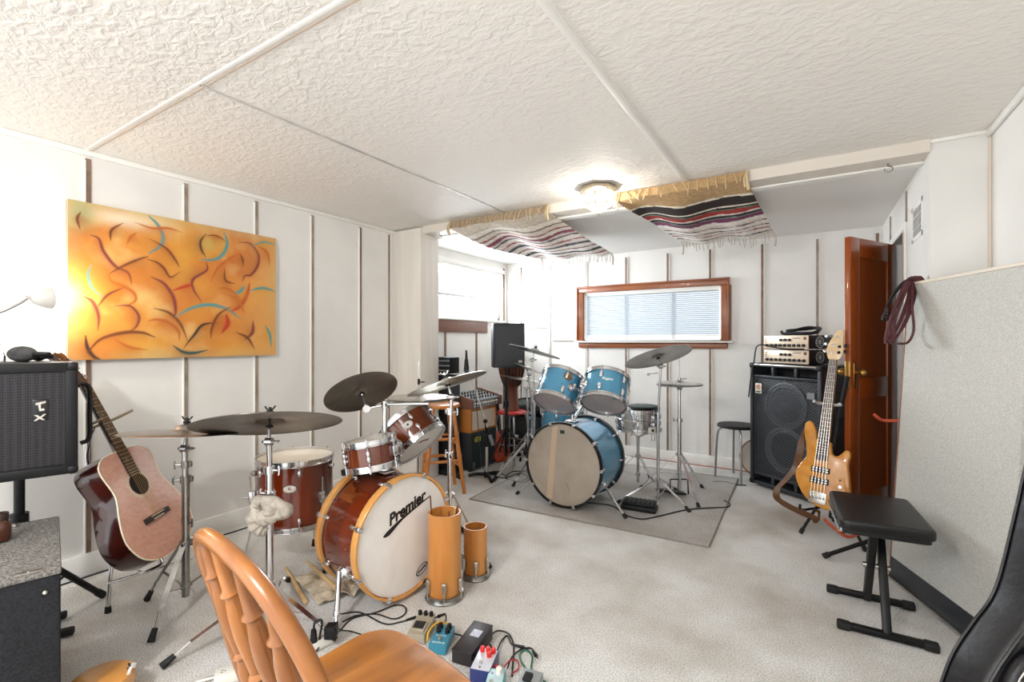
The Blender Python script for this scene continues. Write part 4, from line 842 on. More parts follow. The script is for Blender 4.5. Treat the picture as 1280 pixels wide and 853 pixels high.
for xb in (-.115, -.04, .04, .115):
    top = hoop_at(xb*1.32); bot = V(xb, -.175, SZ-.01); d = top-bot; M = frame(bot, d); L_ = d.length
    pr = [(0, 0), (.009, 0), (.0115, .05), (.016, .09), (.0165, .13), (.012, .155), (.018, .163), (.012, .171), (.014, .20), (.0175, .25), (.0165, .29), (.0115, .325), (.0175, .333), (.0115, .341), (.010, L_*.9), (.008, L_), (0, L_)]
    g = G(MC); g.lathe(pr, M, 14); part('spindle', g, oakd, CHR)
for sx_ in (-1, 1):
    for sy_ in (-1, 1):
        top = V(sx_*.15, sy_*.125-.015, SZ-.03); bot = V(sx_*.215, sy_*.205, 0); d = bot-top; L_ = d.length
        pr = [(0, 0), (.015, 0), (.017, .06), (.022, .12), (.0235, .17), (.016, .20), (.021, .21), (.016, .22), (.020, .28), (.022, .31), (.015, .36), (.012, L_), (0, L_)]
        g = G(MC); g.lathe(pr, frame(top, d), 14); part('leg', g, oakd, CHR)
g = G(MC)
for sx_ in (-1, 1): g.cyl((sx_*.182, -.178, .22), (sx_*.182, .178, .22), .011)
g.cyl((-.182, 0, .22), (.182, 0, .22), .011); part('stretcher', g, oakd, CHR)

# ================================================================ PEDALS, STRIPS, CABLES on the carpet
def pedal_frame(p_near, p_far): 
    d = V(p_far[0]-p_near[0], p_far[1]-p_near[1], 0).normalized(); return d
def pedal(name, label, C, yawdeg, w, l, h0, h1, body, top=None, cat='effects pedal', bev=.004):
    """local y points to the far (knob) end"""
    t = thing(name, label, cat, (C[0], C[1], 0), math.radians(yawdeg)); M = Matrix.Translation((C[0], C[1], .004)) @ Matrix.Rotation(math.radians(yawdeg), 4, 'Z')
    g = G(M); g.prism([(-l/2, 0), (l/2, 0), (l/2, h1), (-l/2, h0)], -w/2, w/2, Matrix(((0, 0, 1, 0), (1, 0, 0, 0), (0, 1, 0, 0), (0, 0, 0, 1))), bev); part('housing', g, body, t)
    sl = math.atan2(h1-h0, l); MTp = M @ Matrix.Translation((0, 0, (h0+h1)/2)) @ Matrix.Rotation(sl, 4, 'X')
    if top: g = G(MTp); g.box((0, 0, .0005), (w-.006, l-.006, .002), None, .0005); part('face_plate', g, top, t)
    return t, M, MTp
def knob(t, MTp, x, y, r, h, m, name='knob', z=.0015): 
    g = G(MTp); g.lathe([(0, h+z), (r*.8, h+z), (r*.9, h*.9+z), (r, z), (0, z)], Matrix.Translation((x, y, 0)), 18); g.box((x, y+r*.45, h+z), (.0015, r*.9, .001)); part(name, g, m, t)
def fsw(t, MTp, x, y): g = G(MTp); g.cyl((x, y, 0), (x, y, .006), .0085, n=6); g.cyl((x, y, .006), (x, y, .014), .006, .0055, n=14); part('footswitch', g, nickel, t)
tealm = mat('teal_enamel', '#2f7f98', .35, coat=.3); beigem = mat('beige_metal', '#a89e8a', .45, .2); darkbrown = mat('black_brown_enamel', '#231d20', .45, bump=.1, bscale=200)
navy = mat('navy_enamel', '#22306e', .35, coat=.3); silverw = mat('pale_silver_enamel', '#cfd2dc', .35, .2); redp = mat('red_plastic', '#d8261c', .35); aqua = mat('aqua_enamel', '#58b4b8', .35); greym = mat('grey_metal', '#8c9294', .4, .4)
ink2 = mat('pale_print', '#b9d4da', .5)
# beige pedal with a dark rubber tread
p0 = FZ(528, 783, 0); tb_, MB_, MTb = pedal('effects_pedal', 'beige metal effects pedal with dark tread nearest the wooden tubes', (-1.405, 1.505), 20, .078, .125, .035, .055, beigem)
g = G(MTb); g.box((0, -.022, .004), (.060, .062, .012), None, .004); tr = part('treadle', g, beigem, tb_); g = G(MTb); g.box((0, -.022, .0105), (.046, .040, .003), None, .001); part('rubber_tread', g, rubber, tr)
for x in (-.026, 0, .026): knob(tb_, MTb, x, .048, .009, .016, blackp)
# teal pedal with four black knobs
tt_, MB_, MTt = pedal('effects_pedal', 'teal blue effects pedal with four black knobs', (-1.283, 1.495), 22, .074, .120, .038, .046, tealm)
for x in (-.019, .019):
    for y in (.040, .014): knob(tt_, MTt, x, y, .0105, .017, blackp)
fsw(tt_, MTt, .0, -.028); text_part('ELECTRIC', 'lettering', .010, MTt @ Matrix.Translation((0, -.008, .0006)), ink2, tt_, 0, .0002); text_part('CHORUS', 'lettering', .013, MTt @ Matrix.Translation((0, -.049, .0006)), ink2, tt_, 0, .0003)
# black volume pedal
tk_, MB_, MTk = pedal('volume_pedal', 'long black volume pedal with a small white sticker', (-1.155, 1.535), 9, .088, .19, .043, .052, darkbrown, cat='effects pedal', bev=.006)
g = G(MTk); g.box((0, 0, .004), (.090, .192, .008), None, .003); td = part('treadle', g, darkbrown, tk_); g = G(MTk); g.box((.004, .022, .0083), (.040, .042, .0012)); part('sticker', g, mat('white_sticker', '#c9ccd4', .5, col2='#aab0be', scale=60), td)
# navy pedal with red knobs
tn_, MB_, MTn = pedal('effects_pedal', 'navy effects pedal with pale face and four red knobs', (-1.040, 1.455), 17, .078, .118, .046, .052, navy, silverw)
for x, y in ((-.022, .040), (.0, .043), (.022, .040), (.012, .018)): knob(tn_, MTn, x, y, .0095, .017, redp)
fsw(tn_, MTn, -.008, -.022); g = G(MTn); g.cyl((-.004, -.044, .001), (-.004, -.044, .003), .004); part('status_lamp', g, mat('amber_lens', '#7a4a2a', .2), tn_); g = G(MTn); g.cyl((.039, .0, -.022), (.062, .0, -.022), .007); part('jack_plug', g, redp, tn_)
# aqua mini pedal and grey pedal at the bottom edge
ta_, MB_, MTa = pedal('effects_pedal', 'small aqua effects pedal with one cream knob, in front of the navy one', (-.955, 1.40), 24, .062, .096, .040, .044, aqua, ink2)
knob(ta_, MTa, .010, .026, .012, .02, whitep); fsw(ta_, MTa, -.012, -.018); g = G(MTa); g.cyl((-.014, .022, .001), (-.014, .022, .004), .004); part('mini_knob', g, greym, ta_)
tg_, MB_, MTg = pedal('effects_pedal', 'grey metal effects pedal at the bottom edge beside the aqua one', (-.845, 1.445), 10, .075, .115, .036, .05, greym); g = G(MTg); g.box((-.008, .018, .004), (.030, .036, .012), None, .003); part('black_pad', g, rubber, tg_); fsw(tg_, MTg, .02, -.03)
def cable(label, pts, m, r=.0032, plugs=(), name='cable', cat='cable', group=None, z=.0045):
    P = [V(*p) if len(p) == 3 else V(p[0], p[1], z) for p in pts]; t = thing(name, label, cat, P[0], 0, group)
    g = G(); g.tube(P, r, 7, 8); part('cord', g, m, t)
    for k in plugs:
        a = P[0] if k == 0 else P[-1]; b_ = P[1] if k == 0 else P[-2]; d = (a-b_).normalized(); g = G(); g.cyl(a-d*.045, a, r*1.4, .0075, 10); g.cyl(a, a+d*.02, .0033, n=8); part('plug', g, blackp, t)
    return t
f = lambda u, v, z=.0045: tuple(FZ(u, v, z))
cable('black cable looping on the carpet in front of the brown bass drum', [f(428, 778), f(445, 770), f(470, 768), f(492, 774), f(506, 768), f(506, 759), f(494, 757), f(470, 766), f(440, 774), f(424, 790)], cable_k)
cable('black cable running from the bass drum to the beige pedal', [f(425, 768), f(450, 766), f(480, 780), f(500, 778), f(520, 772)], cable_k, plugs=(1,))
cable('yellow patch cable arched between the beige and teal pedals', [f(534, 802, .03), f(536, 790, .05), f(545, 780, .055), f(556, 779, .05), f(562, 786, .03)], mat('yellow_cable', '#d9a52c', .45), .0042)
cable('black cable from the beige pedal to the black volume pedal', [f(548, 771, .04), f(556, 768, .03), f(557, 777, .01), f(546, 781, .02), f(562, 790, .012), f(580, 796, .02)], cable_k, plugs=(0,))
cable('black cable curling from the far end of the volume pedal', [f(612, 796, .03), f(622, 789, .02), f(636, 793), f(642, 808), f(641, 830), f(640, 846)], cable_k)
cable('black cable with plug lying right of the volume pedal', [f(612, 806, .02), f(620, 815, .02), f(626, 803, .01), f(634, 795), f(640, 806), f(655, 810)], cable_k, plugs=(1,))
cable('black patch cable with upright plug right of the pedals', [f(634, 836, .03), f(640, 822, .02), f(652, 812), f(664, 811), f(670, 820, .02)], cable_k, plugs=(1,))
cable('green patch cable looping right of the pedals', [f(682, 853), f(664, 842), f(652, 828), f(650, 818), f(657, 813), f(665, 820), f(664, 836), f(668, 848)], mat('green_cable', '#1f6a4c', .45), .0034)
cable('red patch cable curved beside the navy pedal', [f(630, 834, .03), f(638, 826, .03), f(647, 827, .02), f(648, 836, .01), f(640, 842, .01)], mat('red_cable', '#b02a2c', .45), .003)
cable('blue patch cable between the volume pedal and the navy pedal', [f(606, 808, .05), f(601, 818, .035), f(595, 824, .03), f(590, 822, .03)], mat('blue_cable', '#2c3f9a', .45), .003, plugs=(1,))
# power strips
def strip(label, a, b_, w=.055, h=.035, plugs=()):
    a = V(a[0], a[1], .019); b_ = V(b_[0], b_[1], .019); d = (b_-a).normalized(); s = V(-d.y, d.x, 0); t = thing('power_strip', label, 'power strip', ((a+b_)/2).xy.to_3d())
    g = G(); g.bar(a, b_, w, h, (0, 0, 1), .006); part('housing', g, whitep, t)
    n_ = max(2, int((b_-a).length/.06)); g = G()
    for k in range(n_):
        q = a.lerp(b_, (k+.5)/n_)+V(0, 0, h/2+.0005); R = Matrix((d, s, V(0, 0, 1))).transposed()
        for e in (-.006, .006): g.box(q+s*e, (.009, .002, .001), R)
        g.box(q+d*.010, (.004, .004, .001), R)
    part('socket_slot', g, ink, t)
    return t, d, s
s_a = strip('cream power strip behind the wooden chair hoop at the bottom', FZ(268, 848, .02), FZ(306, 838, .02)); 
s_b = strip('cream power strip with black plugs between chair and brown bass drum', FZ(360, 822, .02), FZ(414, 795, .02))
q = FZ(392, 800, .045); pg = thing('power_plug', 'black power plug with looped cord standing in the cream power strip', 'plug', (q.x, q.y, .037)); g = G(); g.cyl((q.x, q.y, .037), (q.x, q.y, .085), .015, .010, 12); part('plug_body', g, blackp, pg)
g = G(); g.tube([(q.x, q.y, .08), (q.x+.004, q.y+.004, .115), (q.x+.025, q.y+.02, .118), tuple(FZ(400, 795, .05)), tuple(FZ(397, 812, .01)), tuple(FZ(386, 818, .006))], .0045, 8, 8); part('cord', g, cable_k, pg)
q = FZ(414, 795, .045); ad = thing('power_adapter', 'black power adapter at the right end of the cream power strip', 'plug', (q.x, q.y, .037)); g = G(); g.box((q.x, q.y, .064), (.045, .045, .052), Matrix.Rotation(.5, 3, 'Z'), .006); part('adapter_body', g, blackp, ad)
g = G(); g.tube([(q.x, q.y, .085), (q.x+.04, q.y+.02, .07), tuple(FZ(440, 790, .006)), tuple(FZ(470, 800, .006))], .003, 7, 6); part('cord', g, cable_k, ad)
q = FZ(345, 818, .04); ad = thing('power_adapter', 'black power adapter behind the chair spindles', 'plug', (q.x, q.y, .0)); g = G(); g.box((q.x, q.y, .03), (.10, .06, .056), Matrix.Rotation(.9, 3, 'Z'), .008); part('adapter_body', g, blackp, ad); g = G(); g.tube([(q.x, q.y, .03), tuple(FZ(365, 828, .01)), tuple(FZ(385, 822, .006))], .0035, 7, 6); part('cord', g, cable_k, ad)
cable('cream power cord running left from the lower power strip', [f(268, 847, .015), f(250, 852), f(235, 858), f(215, 866), f(190, 880)], whitep, .005)
cable('thin black cord lying left of the lower power strip', [f(278, 843, .01), f(260, 848), f(240, 855)], cable_k, .003)
# rounded wooden piece at the bottom edge
q = FZ(157, 858, 0); WP = thing('wooden_drum', 'round wooden drum with torn pale rim at the bottom edge', 'drum', (q.x-.02, q.y-.04, 0)); cxy = V(q.x+.03, q.y-.075, 0); Mw = Matrix.Translation(cxy)
g = G(Mw); g.lathe([(0, .095), (.075, .098), (.088, .09), (.092, .06), (.085, 0), (0, 0)], None, 40); part('wood_body', g, maple, WP)
g = G(Mw); g.tube([(.02, .075, .098), (.035, .080, .10), (.045, .068, .108), (.055, .072, .104), (.066, .058, .112), (.08, .045, .10)], .005, 8, 4); part('torn_edge', g, headw, WP)
g = G(Mw); g.tube([(.015, .068, .101), (.034, .072, .103), (.044, .06, .112), (.054, .062, .107), (.066, .048, .115)], .0025, 8, 4); part('dark_lacing', g, ink, WP)
# thin cable along the left wall
cable('thin black cable running along the left baseboard', [(-3.24, .75, .004), (-3.235, 1.2, .004), (-3.19, 1.7, .004), (-3.22, 2.2, .004), (-3.23, 3.05, .004)], cable_k, .004)
# ================================================================ BACK LEFT CORNER
# bar stool
BS = thing('bar_stool', 'tall orange-stained wooden bar stool behind the brown drum kit', 'stool', (-2.62, 3.0, 0)); sc_ = V(-2.60, 3.02, 0); g = G(Matrix.Translation(sc_)); g.lathe([(0, .70), (.13, .70), (.15, .705), (.155, .718), (.15, .732), (.13, .738), (0, .735)], None, 40); part('seat', g, stoolw, BS)
lt_ = []
for k, (tx, ty) in enumerate(((.19, .06), (-.03, .21), (-.20, -.02), (.0, -.20))):
    t = sc_+V(tx*.52, ty*.52, .70); b_ = sc_+V(tx*1.02, ty*1.02, 0); lt_.append((t, b_)); d = b_-t; L_ = d.length
    g = G(); g.lathe([(0, 0), (.014, 0), (.017, .06), (.017, .2), (.021, .21), (.021, .225), (.017, .235), (.018, .38), (.022, .39), (.022, .405), (.018, .415), (.015, L_), (0, L_)], frame(t, d), 14); part('leg', g, stoolw, BS)
for h, o_ in ((.22, 0), (.40, 1)):
    for k in range(4):
        a, b_ = lt_[k], lt_[(k+1) % 4]; f0 = 1-(h+.05*(k % 2))/.70; g = G(); g.tube([a[0].lerp(a[1], f0), (a[0].lerp(a[1], f0)+b_[0].lerp(b_[1], f0))/2, b_[0].lerp(b_[1], f0)], lambda t: .008+.005*math.sin(PI*t), 10, 4)
        part('rung', g, stoolw, BS)
# tall dark column speaker
PC = thing('column_speaker', 'tall narrow black column speaker beside the white pilaster', 'loudspeaker', (-2.91, 3.48, 0))
g = G(); bx(-2.99, -2.83, 3.40, 3.56, .05, .93, g, .008); part('cabinet', g, tolex, PC); g = G(); bx(-2.98, -2.824, 3.41, 3.55, .10, .90, g, .003); part('grille', g, grille_cl, PC)
g = G(); bx(-3.0, -2.81, 3.39, 3.58, 0, .05, g, .01); g.bar((-2.84, 3.45, .02), (-2.66, 3.38, .02), .05, .04, (0, 0, 1), .012); part('base', g, rubber, PC)
g = G(); bx(-2.98, -2.835, 3.405, 3.555, .945, 1.10, g, .008); tpm = part('mixer_head', g, blackp, PC)
g = G()
for k in range(3): g.box((-2.905, 3.398, .975+.045*k), (.10, .02, .012), None, .003); g.cyl((-2.845+.0, 3.39, .975+.045*k), (-2.83, 3.40, .975+.045*k), .008, n=8)
part('handle', g, mat('grey_plastic', '#6b6d70', .4), tpm)
# black amplifier, wooden amplifier, mixer
AX, AY0, AY1 = -2.73, 3.60, 4.03
AM = thing('guitar_amplifier', 'black boxy amplifier on the floor, bottom of the stack under the mixer', 'amplifier', (-2.86, 3.81, 0))
g = G(); bx(-3.0, AX-.004, AY0, AY1, .012, .372, g, .012); part('cabinet', g, tolexg, AM); g = G(); bx(AX-.02, AX+.002, AY0+.015, AY1-.015, .03, .355, g, .003); gr = part('grille', g, mat('dark_green_grille', '#10201f', .7, col2='#1b2b29', scale=120, bump=.2, bscale=200), AM)
MTx = Matrix(((0, 0, 1, AX+.003), (1, 0, 0, AY0+.10), (0, 1, 0, .30), (0, 0, 0, 1))); text_part('GTM', 'lettering', .062, MTx, mat('yellow_letters', '#c9c233', .5), AM, 0, .003, .75)
g = G()
for k in range(5): g.bar((AX+.003, AY0+.02, .04+.014*k), (AX+.003, AY0+.06-.0*k, .025+.014*k), .002, .004)
part('corner_stripes', g, nickel, AM)
g = G()
for a in (AY0+.03, AY1-.03):
    for b_ in (-2.97, AX-.04): g.cyl((b_, a, 0), (b_, a, .014), .014)
part('rubber_foot', g, rubber, AM)
WA = thing('wooden_amplifier', 'small wooden cabinet amplifier with cream front between amplifier and mixer', 'amplifier', (-2.86, 3.8, .372))
g = G(); bx(-2.99, AX+.0, AY0-.005, AY0+.02, .374, .598, g, .004); bx(-2.99, AX, AY1-.03, AY1-.006, .374, .598, g, .004); bx(-2.99, AX, AY0, AY1-.01, .574, .598, g, .004); bx(-2.99, AX, AY0, AY1-.01, .374, .396, g, .004); bx(-2.99, -2.97, AY0, AY1-.01, .38, .59, g); part('cabinet', g, stoolw, WA)
g = G(); bx(AX-.03, AX-.004, AY0+.02, AY1-.03, .39, .58, g); part('front_cloth', g, mat('cream_cloth', '#e2d2bd', .8, bump=.2, bscale=200), WA)
MX = thing('mixer', 'grey mixing desk with dark wooden end cheeks on top of the wooden amplifier', 'mixer', (-2.86, 3.84, .6))
pm = [(-3.02, .602), (-2.70, .602), (-2.70, .695), (-2.97, .755), (-3.02, .755)]; MP = Matrix(((1, 0, 0, 0), (0, 0, -1, 0), (0, 1, 0, 0), (0, 0, 0, 1)))
for y in (AY0-.02, AY1+.035): g = G(); g.prism(pm, -y, -y-.02, MP, .004); part('end_cheek', g, sillw, MX)
g = G(); g.prism([(-3.0, .606), (-2.715, .606), (-2.715, .68), (-2.975, .738), (-3.0, .738)], -(AY0), -(AY1+.035), MP); part('panel', g, mat('mixer_grey', '#8d9094', .35, .5, col2='#777a80', scale=30), MX)
g = G()
for i in range(9):
    for j in range(3): y = AY0+.03+.046*i; x = -2.75-.075*j; z = .692+(-2.75-x)*.223; g.cyl((x, y, z), (x, y, z+.022), .008, .006, 8)
part('knob', g, blackp, MX); g = G()
for i in range(9): y = AY0+.03+.046*i; g.cyl((-2.716, y, .65), (-2.70, y, .65), .010, .008, 10); g.cyl((-2.716, y, .625), (-2.706, y, .625), .005, n=8)
part('front_knob', g, whitep, MX)
# microphone stand with boom
mb = V(-2.50, 3.53, 0); MSn = thing('microphone_stand', 'black and chrome microphone stand with boom arm in front of the stacked amplifiers', 'microphone stand', mb)
for a in (200, 320, 75): 
    c, s_ = math.cos(math.radians(a)), math.sin(math.radians(a)); g = G(); g.tube([mb+V(0, 0, .04), mb+V(c*.09, s_*.09, .035), mb+V(c*.17, s_*.17, .018)], .016, 8, 4); lg = part('leg', g, blackm, MSn)
g = G(); g.cyl(mb+V(0, 0, .02), mb+V(0, 0, .30), .014); part('lower_tube', g, chrome, MSn); g = G(); g.cyl(mb+V(0, 0, .29), mb+V(0, 0, .40), .017); g.cyl(mb+V(0, 0, .015), mb+V(0, 0, .06), .028, .02); part('grip', g, blackp, MSn)
bt = W(583, 452, 4.25); bb = W(615, 553, 4.28); g = G(); g.cyl(bb, bt, .0075); part('boom_arm', g, chrome, MSn); dd = (bt-bb).normalized(); g = G(); g.cyl(bb-dd*.03, bb+dd*.07, .017); part('counterweight', g, mat('grey_weight', '#8d8f92', .4, .6), MSn); g = G(); g.cyl(bb+dd*.07, bb+dd*.14, .012); part('boom_grip', g, blackp, MSn)
mid = bb+dd*.20; g = G(); g.cyl(mb+V(0, 0, .38), mid, .008); g.ball(mid, .02); part('boom_joint', g, blackm, MSn)
tcl = thing('microphone', 'dark microphone at the top end of the boom arm', 'microphone', bt); g = G(); g.cyl(bt-V(0, 0, .075), bt+V(0, 0, .02), .024, .016); g.cyl(bt+V(0, 0, .02), bt+V(-.002, .0, .10), .012, .008); part('mic_body', g, blackp, tcl); g = G(); g.ball(bt-V(0, 0, .08), .024); part('mic_head', g, mat('mic_mesh', '#4c4f52', .5, .6), tcl)
cable('grey cable hanging from the boom arm down to the floor', [tuple(W(594, 487, 4.25)), tuple(W(596, 512, 4.3)), tuple(W(600, 560, 4.35)), tuple(FZ(604, 586, .01)), tuple(FZ(622, 590, .005)), tuple(FZ(634, 596, .005))], mat('grey_cable', '#4b4c4e', .5), .004)
# loudspeaker on stand, alcove
nf = V(.70, -.71, 0).normalized(); cf = W(636, 432, 4.55); LB_ = thing('loudspeaker', 'grey-black loudspeaker high on a pole stand in the back left corner', 'loudspeaker', (cf.x-.1, cf.y+.1, .985))
ML2 = speaker_box(LB_, cf, nf, .31, .425, .27, tolexg, grille_cl, .62, .016)
g = G(ML2); g.box((.11*(-1 if (ML2.to_3x3() @ V(1, 0, 0)).dot(V(CC, CS, 0)) < 0 else 1), .013, -.155), (.035, .004, .022)); part('badge', g, nickel, LB_)
ps = ML2 @ V(0, -.12, 0); ST = thing('speaker_stand', 'black pole stand carrying the high loudspeaker in the back left corner', 'speaker stand', (ps.x, ps.y, 0))
g = G(); g.cyl((ps.x, ps.y, .12), (ps.x, ps.y, .972), .0165); part('pole', g, blackm, ST); g = G(); g.cyl((ps.x, ps.y, .60), (ps.x, ps.y, .66), .026); part('collar', g, blackp, ST)
for a in (260, 20, 140):
    c, s_ = math.cos(math.radians(a)), math.sin(math.radians(a)); g = G(); g.cyl((ps.x, ps.y, .42), (ps.x+c*.30, ps.y+s_*.30, .014), .010); part('leg', g, blackm, ST); g = G(); g.bar((ps.x, ps.y, .16), (ps.x+c*.17, ps.y+s_*.17, .19), .012, .005); part('brace', g, blackm, ST)
# red stool with djembe
rs = V(-2.63, 4.16, 0); RS = thing('red_stool', 'red-topped stool with grey legs, holding a hand drum, behind the loudspeaker pole', 'stool', rs)
g = G(Matrix.Translation(rs)); g.lathe([(0, .50), (.14, .50), (.155, .507), (.155, .522), (.14, .53), (0, .53)], None, 40); part('seat', g, mat('red_vinyl', '#c4302a', .35), RS)
for a in (-50, 40, 130, 220):
    c, s_ = math.cos(math.radians(a)), math.sin(math.radians(a)); g = G(); g.tube([rs+V(c*.09, s_*.09, .50), rs+V(c*.15, s_*.15, .47), rs+V(c*.175, s_*.175, .25), rs+V(c*.185, s_*.185, 0)], .010, 8, 6); part('leg', g, mat('grey_tube', '#9a9a98', .35, .7) if a == -50 else MATS['grey_tube'], RS)
g = G(); g.lathe([(.165, .2), (.172, .2), (.172, .21), (.165, .21)], Matrix.Translation(rs), 32, closed=True); part('ring', g, MATS['grey_tube'], RS)
DJ = thing('djembe', 'goblet-shaped wooden hand drum standing on the red stool', 'hand drum', rs+V(0, 0, .532)); Md = Matrix.Translation(rs+V(0, 0, .532))
g = G(Md); pr = [(.0, 0), (.078, 0), (.074, .04), (.066, .14), (.064, .22), (.072, .25), (.098, .31), (.122, .40), (.130, .47), (.128, .52), (0, .52)]; g.lathe(pr, None, 40); part('body', g, wood('djembe_wood', '#8a4a26', '#5a2e18', 16, (1, 1, .1), .4, .2), DJ)
g = G(Md)
for k in range(20): a = k*2*PI/20; g.tube([(math.cos(a)*r, math.sin(a)*r, z) for r, z in ((.078, .255), (.102, .31), (.126, .40), (.134, .47))], .0055, 6, 4)
part('rope', g, mat('dark_rope', '#3a2a24', .9), DJ); g = G(Md); g.lathe([(0, .532), (.128, .53), (.134, .52), (.134, .49), (.129, .49)], None, 40); part('drum_head', g, mat('goat_skin', '#cbb594', .7, bump=.05), DJ)
g = G(Md); g.tube([(.13, .02, .47), (.17, .02, .43), (.18, .03, .36), (.165, .03, .30)], .006, 6, 5); part('strap', g, blackp, DJ)
# dark equipment case with bag
cc = V(-2.66, 4.60, 0); K1 = thing('equipment_case', 'low black equipment case on the floor in the back left corner', 'case', cc); Rz = Matrix.Rotation(.5, 3, 'Z'); g = G(); g.box(cc+V(0, 0, .215), (.52, .40, .42), Rz, .012); part('case_body', g, tolex, K1); g = G()
for z in (.12, .3): g.box(cc+Rz @ V(0, -.205, z), (.44, .012, .012))
for x in (-.15, .15): g.box(cc+Rz @ V(x, -.204, .21), (.05, .012, .06), Rz, .004)
part('case_hardware', g, nickel, K1)
K2 = thing('soft_bag', 'greenish black soft bag slumped on top of the low black case', 'bag', cc+V(0, 0, .427)); g = G(); g.ball(cc+Rz @ V(0, 0, .515), (.24, .16, .088), R=Rz, u=24, v=14); g.ball(cc+Rz @ V(.1, -.03, .50), (.13, .13, .070), R=Rz); part('bag_body', g, mat('dark_green_nylon', '#1d2622', .6, bump=.6, bscale=25, bdist=.02), K2); g = G(); g.tube([cc+Rz @ V(-.15, -.10, .57), cc+Rz @ V(-.1, -.13, .62), cc+Rz @ V(.08, -.13, .62), cc+Rz @ V(.14, -.10, .57)], .009, 8, 6); part('bag_handle', g, blackp, K2)
# red guitar body beside the amplifier
rg = V(-2.66, 4.075, .0); RGt = thing('red_guitar', 'orange-red guitar leaning between the black amplifier and the red stool', 'guitar', (-2.69, 4.09, 0))
Mr = frame((-2.72, 4.085, .17), (.98, -.1, .25), (0, 1, 0)); Mr = frame((-2.735, 4.09, .16), (.96, -.15, .12), V(.1, .99, 0)); 
if (Mr.to_3x3() @ V(0, 1, 0)).z < 0: Mr = Mr @ Matrix.Rotation(PI, 4, 'Z')
ro = smooth_out([(0, -.155), (.08, -.145), (.12, -.08), (.10, 0), (.08, .06), (.10, .12), (.07, .16), (0, .165), (-.07, .16), (-.10, .12), (-.08, .06), (-.10, 0), (-.12, -.08), (-.08, -.145)], 4); g = G(Mr); g.prism(ro, -.02, .03, None, .008); part('body', g, mat('orange_red_lacquer', '#b8401f', .25, coat=.5), RGt)
g = G(Mr); g.box((0, .34, .022), (.04, .42, .022), None, .004); part('neck', g, board, RGt)
cable('tangle of black cables on the floor between amplifier and blue kit', [tuple(FZ(*q, .005)) for q in ((612, 592), (630, 598), (648, 592), (660, 597), (650, 602), (632, 598), (640, 590), (656, 590), (664, 596), (655, 604), (640, 601))], cable_k, .0045)

# ================================================================ BLUE DRUM KIT
RG = thing('rug', 'grey rug under the blue drum kit', 'rug', (-1.42, 3.85, 0)); g = G(); g.hexa([(-2.28, 2.985, 0), (-.527, 3.06, 0), (-.565, 4.72, 0), (-2.36, 4.62, 0), (-2.28, 2.985, .007), (-.527, 3.06, .007), (-.565, 4.72, .007), (-2.36, 4.62, .007)]); part('pile', g, rug_m, RG)
g = G(); pp = [V(-2.28, 2.985, .005), V(-.527, 3.06, .005), V(-.565, 4.72, .005), V(-2.36, 4.62, .005)]
for a, b_ in zip(pp, pp[1:]+pp[:1]): g.cyl(a, b_, .0055, n=6)
part('bound_edge', g, mat('rug_edge', '#8d867e', .9, bump=.3), RG)
nb2 = V(math.cos(math.radians(-92)), math.sin(math.radians(-92)), 0); RB2 = .300; LB2 = .43; Cb2 = V(-1.571, 3.178, .328); MB2 = frame(Cb2-nb2*.012, nb2, (0, 0, 1))
BB = thing('bass_drum', 'blue bass drum with smoky front head and black front hoop', 'bass drum', (Cb2.x, Cb2.y+.2, 0)); hb = mat('black_hoop', '#0f0f11', .3)
drum(BB, MB2, RB2, LB2, blue_m, 10, PI/10, headtan, headcoat, hoop='wood', hoop_m=hb)
R2 = V(0, 0, 1).cross(nb2); MT2 = Matrix((R2, V(0, 0, 1), nb2)).transposed().to_4x4(); MT2.translation = MB2 @ V(0, 0, .0015)
g = G(MT2); g.prism([(-.085, .27), (-.038, .292), (-.085, -.275), (-.135, -.262)], 0, .0008); part('tape_stripe', g, mat('tape_tan', '#b9a48c', .5), BB)
g = G(MT2); g.prism([(-.018, .232), (.018, .232), (.02, .262), (.008, .255), (0, .262), (-.008, .255), (-.02, .262)], 0, .001); part('head_badge', g, mat('dark_green_badge', '#1c2f2b', .4), BB)
g = G(); g.tube([MT2 @ V(.03, -.13, .0012), MT2 @ V(.05, -.16, .0012), MT2 @ V(.06, -.19, .0012)], .0012, 5, 3); part('head_scratch', g, mat('scratch_brown', '#6f6152', .6), BB)
for fx, fy, a0 in ((-2.02, 3.27, 1), (-1.10, 3.23, -1)):
    a = 0
    sdx = -1 if a0 > 0 else 1; s0 = V(Cb2.x+sdx*.275, 3.33, .185); ft = V(fx, fy, .014); g = G(); g.cyl(s0, ft, .0085); lg = part('spur', g, chrome, BB); g = G(); dd = (ft-s0).normalized(); g.cyl(ft-dd*.03, ft+dd*.004, .013); part('spur_tip', g, rubber, lg); g = G(); g.box(s0+V(-sdx*.004, 0, .01), (.05, .06, .04), None, .01); part('spur_bracket', g, chrome, BB)
